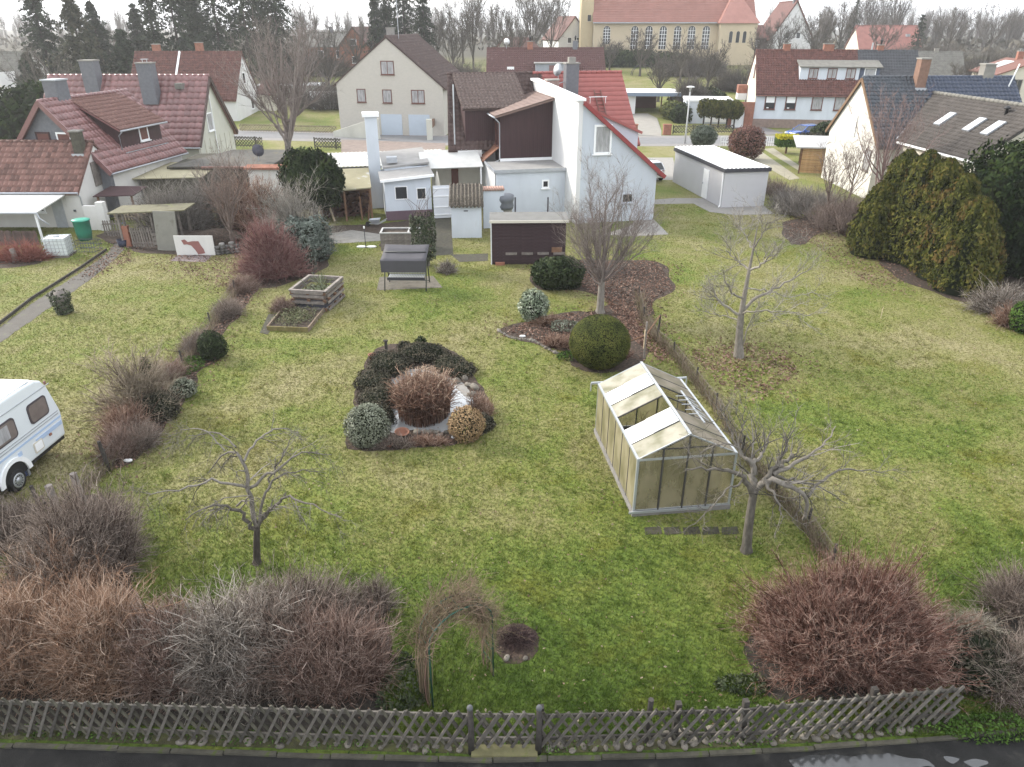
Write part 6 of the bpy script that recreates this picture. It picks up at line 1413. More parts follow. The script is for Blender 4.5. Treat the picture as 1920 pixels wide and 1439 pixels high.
for k in (1, 2, 3):
    x = GW * k / 4; top = GE + (GR - GE) * (1 - abs(x - mid) / mid) - .03
    frd.box(x - .02, x + .02, -.03, -.005, GB, top); frd.box(x - .02, x + .02, GL + .005, GL + .03, GB, top)
frd.bar((.6, -.02, GE + .28), (GW - .6, -.02, GE + .28), .02, .03)
frd.build('glazing_bar', mat('dark_glazing_bar', (.05, .048, .045), rough=.6), gh)
for k in range(4):
    x0, x1 = GW * k / 4 + .03, GW * (k + 1) / 4 - .03
    for y in (-.012, GL):
        wbox(gh, 'gable_panel', pan_g, x0, x1, y, y + .01, GB + .05, GE - .04)
        zt = lambda x: GE + (GR - GE) * (1 - abs(x - mid) / mid) - .04
        mb = MB(); mb.prism([(x0, y, GE + .03), (x1, y, GE + .03), (x1, y, max(zt(x1), GE + .035)), (x0, y, max(zt(x0), GE + .035))], (0, .01, 0)); mb.build('gable_panel', pan_g, gh)
mb = MB()
for y in (1.35, 1.6, 1.9, 2.15, 2.4): mb.tube([(GW - .25, y, GE + .22), (GW - .55, y + .05, GE + .42), (GW - .8, y + .1, GE + .40)], .013, 5)
mb.bar((GW - .42, 1.2, GE + .24), (GW - .42, 3.1, GE + .24), .05, .03); mb.build('vent_arm', M_['alu'], gh)
n = 60; P = np.stack([np.stack([rng.uniform(.4, 2.3, n), rng.uniform(.4, 3.9, n), np.full(n, .04)], 1)] * 3, 1); P[:, 1] += rng.normal(size=(n, 3)) * .08 + [0, 0, .35]; P[:, 2] += rng.normal(size=(n, 3)) * .2 + [0, 0, .85]
T = Twigs(); RR = np.repeat(np.array([[.012, .009, .004]]), n, 0); T.add(P, RR); T.add(*sprout(P, RR, 5, .1, .3)); T.build('dead_plants', ramp_mat('dead_plant', [(.04, .03, .025), (.10, .07, .05), (.2, .15, .1)]), gh)
NOGRASS.append([tuple((gh.matrix_basis @ Vector(v)).xy) for v in ((-.05, -.1, 0), (GW + .05, -.1, 0), (GW + .05, GL, 0), (-.05, GL, 0))])

# ================================================================== near lattice fence, gate, verge stones
F0, F1, F2, F3, F4 = G(-120, 1379), G(884, 1408), G(1008, 1408), G(1395, 1397), G(1790, 1357)
lattice('lattice_fence', 'long grey crossed-lath fence left of the garden gate', F0, F1, .98, M_['lathwood'], .215, .046, z0=.08, posts=False, sl=.5)
gt = lattice('lattice_gate', 'narrow crossed-lath garden gate between two dark posts', F1 + Vector((.09, 0, 0)), F2 - Vector((.06, 0, 0)), .98, M_['lathwood'], .2, .046, z0=.12, posts=False, sl=.5); gt['category'] = 'gate'
lattice('lattice_fence', 'grey crossed-lath fence right of the garden gate', F2 + Vector((.05, 0, 0)), F3, .96, M_['lathwood'], .215, .046, z0=.12, posts=True, sl=.55)
lattice('lattice_fence', 'leaning end run of crossed-lath fence at the lower right', F3, F4, .88, M_['lathwood'], .225, .052, z0=.06, posts=True, lean=-6, sl=.75)
for px, lab in ((884, 'weathered gate post with pale domed cap left of the garden gate'), (1009, 'weathered gate post with pale domed cap right of the garden gate')):
    p = G(px, 1411); t = thing('gate_post', lab, 'post', tuple(p)); mb = MB(); mb.tube([(0, 0, 0), (.01, .0, .6), (0, .01, 1.1)], [.06, .055, .05], 10); mb.build('shaft', M_['postwood'], t, True); mb = MB(); mb.lathe((0, .01, 1.08), [(.045, 0), (.055, .03), (.052, .06), (.035, .085), (.01, .095)], 12); mb.build('cap', mat('pale_cap', (.085, .088, .092), var=.15, scale=9), t, True)
p = G(1213, 1400); t = thing('fence_post', 'short grey fence post with pale top right of the gate', 'post', tuple(p)); mb = MB(); mb.tube([(0, .1, 0), (0, .1, 1.08)], .05, 8); mb.build('shaft', M_['postwood'], t)
t = thing('gate_step', 'mossy yellowish concrete step under the garden gate', 'step', tuple((F1 + F2) / 2)); wbox(t, 'slab', mat('mossy_yellow_concrete', (.15, .14, .07), var=.3, scale=4, col2=(.12, .13, .04), fac2=.8, bump=.4), -.58, .58, -.17, .05, 0, .10)
def stone(seed, r=1.0):
    g = np.random.default_rng(seed); nu, nv = 9, 6
    th = np.linspace(0, 2 * np.pi, nu, endpoint=False); ph = np.linspace(-1.45, 1.45, nv)
    d = np.stack([np.cos(ph)[:, None] * np.cos(th), np.cos(ph)[:, None] * np.sin(th), np.repeat(np.sin(ph)[:, None], nu, 1)], -1).reshape(-1, 3)
    k = 1 + .16 * lump(d, 1.6, seed * 1.3) + g.normal(size=len(d)) * .03
    V = d * k[:, None] * np.array([1, .75, .55]); i = np.arange(nv - 1)[:, None] * nu; j = np.arange(nu)[None]
    F = np.stack([i + j, i + (j + 1) % nu, i + nu + (j + 1) % nu, i + nu + j], -1).reshape(-1, 4)
    me = np_mesh('stone', V, F, None, True); me.materials.append(M_['stone']); return me
STN = [stone(s) for s in range(6)]
def put_stone(x, y, r, label, group, z=None):
    o = link('stone', random.choice(STN), None); o.location = (x, y, r * .25 if z is None else z); o.scale = (r * random.uniform(.85, 1.2), r * random.uniform(.85, 1.1), r * random.uniform(.8, 1.1)); o.rotation_euler = (random.uniform(-.3, .3), random.uniform(-.3, .3), random.uniform(0, 6.3)); setp(o, label, 'stone', group)
for p, d in along(kerb_line, .2):
    x = p.x
    if x < -7 or x > 7.4 or abs(x - F1.x - .5) < .55: continue
    if x < -1.2 and random.random() < .55: continue
    put_stone(x, p.y + random.uniform(.15, .27), random.uniform(.055, .11), 'rounded field stone in the verge under the ' + ('long left fence' if x < F1.x else 'right-hand fence'), 'stones under the lattice fence')
for px, py in ((1392, 1366), (1345, 1372), (1452, 1352), (1358, 1385), (1310, 1376), (1600, 1340)):
    p = G(px - 60, py + 5); put_stone(p.x, p.y, random.uniform(.10, .16), 'pale field stone lying behind the right-hand fence', 'stones behind the right-hand fence')
# ================================================================== bare trees
def barkmat(name, a, b, c): return ramp_mat(name, [a, b, c], .9, grain=.9)
bk_grey = barkmat('grey_bark', (.085, .075, .068), (.15, .135, .122), (.24, .22, .20))
bk_mid = barkmat('mid_grey_bark', (.055, .05, .043), (.13, .118, .102), (.235, .215, .19))
bk_pale = barkmat('pale_bark', (.11, .10, .085), (.22, .20, .175), (.35, .325, .29))
bk_brown = barkmat('brown_twig_bark', (.075, .055, .05), (.15, .115, .10), (.24, .19, .165))
bk_dark = barkmat('dark_bark', (.045, .038, .035), (.08, .07, .062), (.14, .125, .11))
bk_pink = barkmat('lilac_grey_twigs', (.10, .08, .072), (.18, .15, .138), (.29, .255, .235))
bk_far = barkmat('far_twig_bark', (.055, .048, .042), (.092, .081, .071), (.145, .13, .115))
def limb_tree(name, label, base, trunk, limbs, levels, m, r0, cat='tree', K=14, bark=None, group=None, tip=.78):
    """trunk and limbs are world-space paths; limbs = (path, r_start, r_end); levels = list of sprout settings"""
    t = thing(name, label, cat, tuple(base), 0, group); b = np.array(base)
    P = resample(np.array([tuple(p) for p in trunk]) - b, 10)[None]; rr = np.interp(np.linspace(0, 1, 10), [0, .08, .5, 1], [r0 * 1.4, r0 * 1.05, r0 * (.5 + .52 * tip), r0 * tip])[None]
    T = Twigs(); T.add(P, rr, 10, np.array([.35])); T.build('trunk', bark or m, t)
    LP = np.stack([resample(np.array([tuple(p) for p in l[0]]) - b, K) for l in limbs]); LP[:, 1:-1] += rng.normal(size=LP[:, 1:-1].shape) * .025
    LR = np.stack([np.linspace(l[1], l[2], K) for l in limbs])
    T = Twigs(); T.add(LP, LR, 6, rng.uniform(.3, .8, len(limbs)))
    cur = (LP, LR)
    for i_, lv in enumerate(levels):
        cur = sprout(*cur, **{'K': (4, 3, 2)[i_], **lv}); T.add(*cur, 3 if cur[0].shape[0] > 60 else 4)
    T.build('crown', m, t); return t
def px_path(base, pts):
    """photo points with a depth offset from the tree's foot -> world path"""
    return [A(q[0], q[1], base.y + (q[2] if len(q) > 2 else 0)) for q in pts]
# weeping fruit tree at front left
b = G(482, 1056)
tr = [b] + px_path(b, [(481, 1020), (482, 986)])
L = [([(482, 992), (475, 998 - 6), (462, 977, -.1), (444, 949, -.2), (426, 953, -.3), (411, 946, -.4), (382, 948, -.5), (347, 976, -.7)], .05, .008),
     ([(482, 988), (471, 951), (466, 916, .1), (458, 865, .2), (442, 839, .3), (422, 846, .5), (391, 887, .6)], .055, .009),
     ([(466, 916, .1), (435, 909, -.2), (389, 894, -.5), (358, 920, -.7), (328, 916, -.9), (290, 925, -1.1), (262, 922, -1.3)], .034, .006),
     ([(466, 916, .1), (500, 894, .3), (540, 870, .5), (555, 848, .7), (588, 850, .9), (622, 853, 1.0)], .036, .006),
     ([(458, 865, .2), (474, 832, .5), (505, 806, .9), (535, 803, 1.2), (560, 812, 1.4)], .028, .006),
     ([(484, 986), (514, 951, -.2), (527, 931, -.4), (562, 933, -.7), (597, 953, -.9), (641, 971, -1.1)], .046, .007),
     ([(484, 985), (496, 929, .3), (507, 902, .6), (529, 887, .8), (577, 884, 1.1), (612, 888, 1.3)], .036, .006),
     ([(505, 905, .5), (522, 861, .7), (542, 832, 1.0), (552, 815, 1.2)], .024, .007),
     ([(444, 949, -.2), (462, 935, -.6), (480, 930, -.9), (410, 935, -1.1), (372, 960, -1.3)], .022, .005),
     ([(442, 839, .3), (420, 815, .6), (385, 812, .9), (350, 822, 1.1)], .022, .005),
     ([(422, 846, .5), (385, 802, .9), (345, 806, 1.1), (312, 820, 1.3)], .018, .004),
     ([(487, 975, 0), (500, 955, -.5), (520, 945, -1.0), (545, 955, -1.4)], .022, .005)]
limb_tree('fruit_tree', 'bare grey weeping fruit tree on the lawn behind the front hedge', b, tr, [(px_path(b, l[0]), l[1] * 1.12, l[2] * 1.1) for l in L],
          [dict(n=9, lmin=.25, lmax=.95, ang=(.5, 1.1), up=.0, lift=-.25, bend=.25, rs=.55, rmin=.006), dict(n=5, lmin=.12, lmax=.5, ang=(.4, 1.0), up=-.05, lift=-.3, rs=.6, rmin=.0035), dict(n=3, lmin=.08, lmax=.25, up=-.1, lift=-.2, rs=.7, rmin=.003)], bk_mid, .085, bark=bk_dark)
# pruned fruit tree by the greenhouse
b = G(1399, 1034)
tr = [b] + px_path(b, [(1403, 990), (1408, 955), (1413, 925)])
L = [([(1411, 930), (1399, 903, -.1), (1385, 889, -.2), (1369, 881, -.3), (1340, 881, -.4), (1316, 876, -.5), (1285, 880, -.6)], .065, .012),
     ([(1413, 925), (1411, 898, .1), (1409, 871, .2), (1391, 847, .4), (1379, 833, .5)], .085, .03),
     ([(1409, 871, .2), (1423, 859, .4), (1438, 833, .6), (1443, 806, .7)], .045, .012),
     ([(1415, 922), (1443, 887, .2), (1468, 855, .4), (1475, 835, .6), (1472, 812, .8)], .07, .015),
     ([(1440, 889, .2), (1472, 867, .5), (1487, 852, .7)], .055, .03),
     ([(1450, 890, .2), (1478, 877, .3), (1518, 855, .5), (1553, 827, .8), (1567, 799, 1.0)], .05, .009),
     ([(1420, 915), (1439, 895, -.1), (1464, 903, -.2), (1490, 918, -.3), (1516, 932, -.3), (1513, 954, -.3), (1506, 974, -.2)], .065, .03),
     ([(1432, 898, -.1), (1450, 926, -.4), (1460, 944, -.6), (1464, 966, -.7)], .042, .012),
     ([(1516, 931, -.3), (1534, 906, 0), (1567, 881, .3), (1603, 879, .5), (1656, 887, .7)], .032, .006),
     ([(1440, 889, .2), (1480, 900, .5), (1505, 905, .8), (1540, 915, 1.1), (1590, 945, 1.2)], .04, .006),
     ([(1391, 847, .4), (1360, 830, .3), (1330, 838, .1), (1300, 860, 0)], .02, .005),
     ([(1400, 905, -.1), (1372, 910, -.5), (1352, 925, -.8), (1330, 955, -1.0), (1280, 1000, -1.2)], .024, .005),
     ([(1379, 833, .5), (1368, 800, .5), (1355, 775, .5)], .022, .005), ([(1390, 838, .5), (1393, 800, .6), (1394, 765, .7)], .022, .005)]
limb_tree('fruit_tree', 'gnarled pruned fruit tree with pale grey trunk beside the greenhouse', b, tr, [(px_path(b, l[0]), l[1] * 1.22, l[2] * 1.2) for l in L],
          [dict(n=8, lmin=.3, lmax=1.0, ang=(.4, 1.0), up=.4, lift=.08, bend=.25, rs=.45, rmin=.0085), dict(n=4, lmin=.15, lmax=.55, up=.15, lift=.05, rs=.65, rmin=.0055), dict(n=3, lmin=.08, lmax=.25, rs=.7, rmin=.003)], bk_mid, .115, bark=bk_mid)
# slim tree on the right lawn
b = G(1385, 670)
tr = [b] + px_path(b, [(1385, 630), (1388, 595), (1394, 564), (1401, 523), (1406, 504), (1412, 470), (1420, 425)])
L = [([(1387, 591), (1361, 574, -.1), (1345, 561, -.2), (1334, 540, -.3), (1328, 520, -.4)], .05, .012), ([(1393, 583), (1416, 561, .2), (1448, 542, .4), (1484, 526, .6), (1522, 502, .8)], .06, .01),
     ([(1393, 560), (1373, 552, -.4), (1360, 528, -.8), (1355, 505, -1.0)], .04, .01), ([(1405, 506), (1390, 495, .3), (1376, 485, .6), (1362, 470, .9)], .04, .01),
     ([(1405, 507), (1420, 500, -.2), (1437, 489, -.4), (1452, 470, -.6), (1470, 455, -.8)], .045, .01), ([(1412, 470), (1400, 445, .3), (1385, 420, .5)], .03, .008), ([(1412, 468), (1430, 440, -.3), (1440, 412, -.5)], .03, .008),
     ([(1389, 590), (1410, 583, -.6), (1440, 584, -1.0), (1480, 585, -1.3), (1520, 592, -1.6)], .03, .006), ([(1398, 540), (1440, 545, .9), (1480, 560, 1.5), (1530, 545, 2.0)], .026, .006), ([(1387, 600), (1350, 592, .5), (1318, 585, .8)], .024, .006),
     ([(1386, 664), (1396, 630, -.2), (1415, 590, -.4), (1422, 566, -.4)], .026, .008)]
limb_tree('young_tree', 'slim pale bare tree standing alone on the right-hand lawn', b, tr, [(px_path(b, l[0]), l[1] * 1.15, l[2] * 1.3) for l in L],
          [dict(n=10, lmin=.4, lmax=1.4, ang=(.4, 1.0), up=.1, rs=.45, rmin=.0105), dict(n=7, lmin=.2, lmax=.7, rs=.6, rmin=.0055), dict(n=4, lmin=.1, lmax=.35, rs=.7, rmin=.005)], bk_pale, .15, tip=.12)
def auto_tree(name, label, base, H, spread, trunk_h, r0, nl, levels, m, seed, up=1.0, group=None, cz=.5, bark=None, low=.25, lean=(0, 0), lw=1.0):
    """trunk, limbs reaching into an egg-shaped crown"""
    g = np.random.default_rng(seed); b = Vector(base)
    top = b + Vector((lean[0], lean[1], H * .92)); tr = [b, b + Vector((lean[0] * .2, lean[1] * .2, trunk_h)), b + Vector((lean[0] * .5, lean[1] * .5, H * .6)), top]
    L = []
    for k in range(nl):
        a = 2 * np.pi * (k * .618 + g.uniform(-.06, .06)); s = g.uniform(0, 1)
        z0 = trunk_h * .8 + (H * .55 - trunk_h * .8) * s * (1 - low) ; zt = min(H * (cz + (1 - cz) * g.uniform(.25, 1.0)), H * 1.02); zt = max(zt, z0 + H * .12 * up)
        rad = spread * g.uniform(.55, 1.0) * math.sqrt(max(.1, 1 - ((zt / H - cz) / (1.05 - cz)) ** 2)) if zt / H > cz else spread * g.uniform(.7, 1)
        f = lambda q, zz: b + Vector((math.cos(a) * rad * q + lean[0] * zz / H, math.sin(a) * rad * q + lean[1] * zz / H, zz))
        L.append(([f(0, z0), f(.35, z0 + (zt - z0) * .25), f(.75, z0 + (zt - z0) * .62), f(1, zt)], r0 * g.uniform(.24, .46) * lw, r0 * .06))
    L.append((tr[1:], r0 * .78, r0 * .06))
    return limb_tree(name, label, b, tr[:2] + [tr[1] + (tr[2] - tr[1]) * .1], L, levels, m, r0, K=10, bark=bark, group=group)
lvA = lambda s, r=.01, n=(7, 5, 3): [dict(n=n[0], lmin=.18 * s, lmax=.42 * s, ang=(.3, .8), up=.35, rs=.5, rmin=r), dict(n=n[1], lmin=.08 * s, lmax=.22 * s, up=.2, rs=.55, rmin=r * .7), dict(n=n[2], lmin=.04 * s, lmax=.12 * s, up=.1, rs=.7, rmin=r * .55)]
p = A(545, 335, 56.0)
auto_tree('large_tree', 'large bare tree with upswept crown rising behind the dark evergreen', (p.x, 56, 0), 11.6, 3.9, 3.6, .28, 22, lvA(6.5, .009, (9, 6, 4)), bk_pink, 3, cz=.55, bark=bk_grey, lean=(.6, 0))
auto_tree('pollard_tree', 'densely twigged bare tree in the leaf-strewn bed beyond the clipped ball', G(1125, 586), 5.9, 2.3, 1.4, .17, 24, lvA(3.6, .0065, (12, 6, 4)), bk_pink, 5, cz=.42, low=.75, bark=bk_pale, lw=.7)
auto_tree('shrubby_tree', 'several-stemmed pale bare tree behind the white board', A(432, 470, 41.5) * Vector((1, 1, 0)) if 0 else Vector((A(435, 447, 41).x, 41, 0)), 5.0, 1.9, .5, .13, 14, lvA(3.2, .011, (7, 5, 3)), bk_brown, 8, cz=.7)
auto_tree('young_tree', 'bare reddish tree in front of the blue-black glazed roof', Vector((A(1660, 300, 49).x, 49, 0)), 7.2, 3.2, 1.2, .13, 15, lvA(4.2, .014, (6, 5, 3)), barkmat('reddish_twigs', (.13, .085, .08), (.21, .15, .14), (.30, .23, .21)), 12, cz=.6)
auto_tree('young_tree', 'thin bare tree above the brown thicket left of the green thujas', Vector(G(1545, 420)), 4.6, 2.2, .6, .09, 12, lvA(3.0, .012, (6, 4, 3)), bk_brown, 13, cz=.6)
auto_tree('young_tree', 'second thin bare tree between the carport and the green thujas', Vector(G(1590, 385)), 4.2, 1.6, .6, .08, 10, lvA(3.0, .012, (5, 4, 3)), bk_brown, 14, cz=.6)
# ------------------------------------------------------------------ twiggy shrubs
def twig_bush(name, label, base, rx, ry, H, n, m, cat='shrub', sub=(5, 3), r=.008, flat=.0, boxy=2.0, rz=0.0, spread=.35, l1=(.2, .5), droop=0.0, fill=.55, seed=0, lean=(0, 0), group=None, stray=0, topvar=.12, k0=3):
    t = thing(name, label, cat, tuple(base), rz, group)
    d = unit(rng.normal(size=(n, 3))); d[:, 2] = np.abs(d[:, 2])
    q = (np.abs(d) ** boxy).sum(1, keepdims=True) ** (1 / boxy); d = d / q
    k = rng.uniform(fill, 1.0, n) ** .6 * (1 + .28 * (rng.random(n) < .09))
    r = r * 1.2; l1 = (l1[0] * 1.1, l1[1] * 1.45)
    tip = d * np.array([rx, ry, H]) * (k * (1 + topvar * 1.3 * lump(d, 2.6, seed) + .16 * lump(d, 5.5, seed + 5)))[:, None]; tip[:, 2] = np.maximum(tip[:, 2], .15 * H) + .02; tip += np.array([lean[0], lean[1], 0]) * (tip[:, 2:3] / H)
    b0 = np.stack([tip[:, 0] * spread * rng.uniform(.5, 1.2, n), tip[:, 1] * spread * rng.uniform(.5, 1.2, n), np.zeros(n)], 1)
    s = np.linspace(0, 1, 4)[None, :, None]
    mid = np.stack([b0[:, 0] * .7 + tip[:, 0] * .3, b0[:, 1] * .7 + tip[:, 1] * .3, tip[:, 2] * .62], 1)
    P = (1 - s) ** 2 * b0[:, None] + 2 * s * (1 - s) * mid[:, None] + s ** 2 * tip[:, None]; P[:, 1:] += rng.normal(size=(n, 3, 3)) * .03 * H * .4
    R0 = r * 1.5 * (rng.uniform(.6, 1.3, n) + .9 * (rng.random(n) < .12))[:, None] * np.linspace(1, .45, 4)[None]
    T = Twigs(); T.add(P, R0, 3, rng.uniform(0, .55, n))  # main stems take only darker tones, painting in the bush's shaded interior
    a = sprout(P, R0, sub[0], l1[0], l1[1], (.25, 1.15), .2, .3, k0, .75, .3, .02 - droop, .5, r * .55); T.add(*a, 3, rng.uniform(.15, 1, len(a[0])))
    if sub[1]:
        c = sprout(a[0], a[1], sub[1], l1[0] * .4, l1[1] * .55, (.3, .9), .2, .2, 2, .8, .2, .05 - droop, .6, r * .5); T.add(*c, 3, rng.uniform(.3, 1, len(c[0])))
    if stray:                                  # long older canes crossing over the top
        a0 = rng.uniform(0, 6.28, stray); q0 = np.stack([np.cos(a0) * rx * rng.uniform(0, .6, stray), np.sin(a0) * ry * rng.uniform(0, .5, stray), H * rng.uniform(.15, .6, stray)], 1); a1 = a0 + rng.normal(size=stray) * .9
        q2 = q0 + np.stack([np.cos(a1) * rx * rng.uniform(.4, .95, stray), np.sin(a1) * ry * rng.uniform(.3, .8, stray), H * rng.uniform(.15, .55, stray)], 1); q2[:, 2] = np.minimum(q2[:, 2], H * 1.1); q1 = (q0 + q2) / 2 + np.stack([np.zeros(stray)] * 2 + [H * rng.uniform(.05, .2, stray)], 1)
        SP = np.stack([q0, q0 * .45 + q1 * .55, q1, q1 * .45 + q2 * .55 + [0, 0, .02], q2], 1); SP[:, 1:4] += rng.normal(size=(stray, 3, 3)) * .025; SR = rng.uniform(.006, .012, stray)[:, None] * np.linspace(1, .5, 5)[None]; T.add(SP, SR, 4, rng.uniform(.55, 1, stray)); T.add(*sprout(SP, SR, 6, .1, .35, (.5, 1.2), .3, .3, 2, .5, rmin=.003), 3, rng.uniform(.4, 1, stray * 6))
    T.build('branches', m, t); return t
tw_red = ramp_mat('red_brown_twigs', [(.035, .019, .014), (.115, .060, .044), (.22, .132, .098), (.41, .31, .245)], .85)
tw_rose = ramp_mat('rosy_brown_twigs', [(.034, .017, .013), (.115, .056, .043), (.215, .122, .095), (.40, .30, .25)], .85)
tw_orange = ramp_mat('orange_brown_twigs', [(.045, .028, .02), (.155, .09, .06), (.28, .175, .12), (.44, .35, .28)], .85)
tw_grey = ramp_mat('grey_twigs', [(.032, .025, .021), (.105, .085, .072), (.22, .19, .162), (.45, .41, .365)], .85)
tw_purp = ramp_mat('purple_brown_twigs', [(.032, .020, .016), (.10, .060, .047), (.195, .13, .105), (.37, .29, .25)], .85)
tw_dark = ramp_mat('dark_brown_twigs', [(.026, .019, .015), (.082, .06, .05), (.17, .134, .112), (.34, .285, .245)], .85)
def at(px, py): return G(px, py)
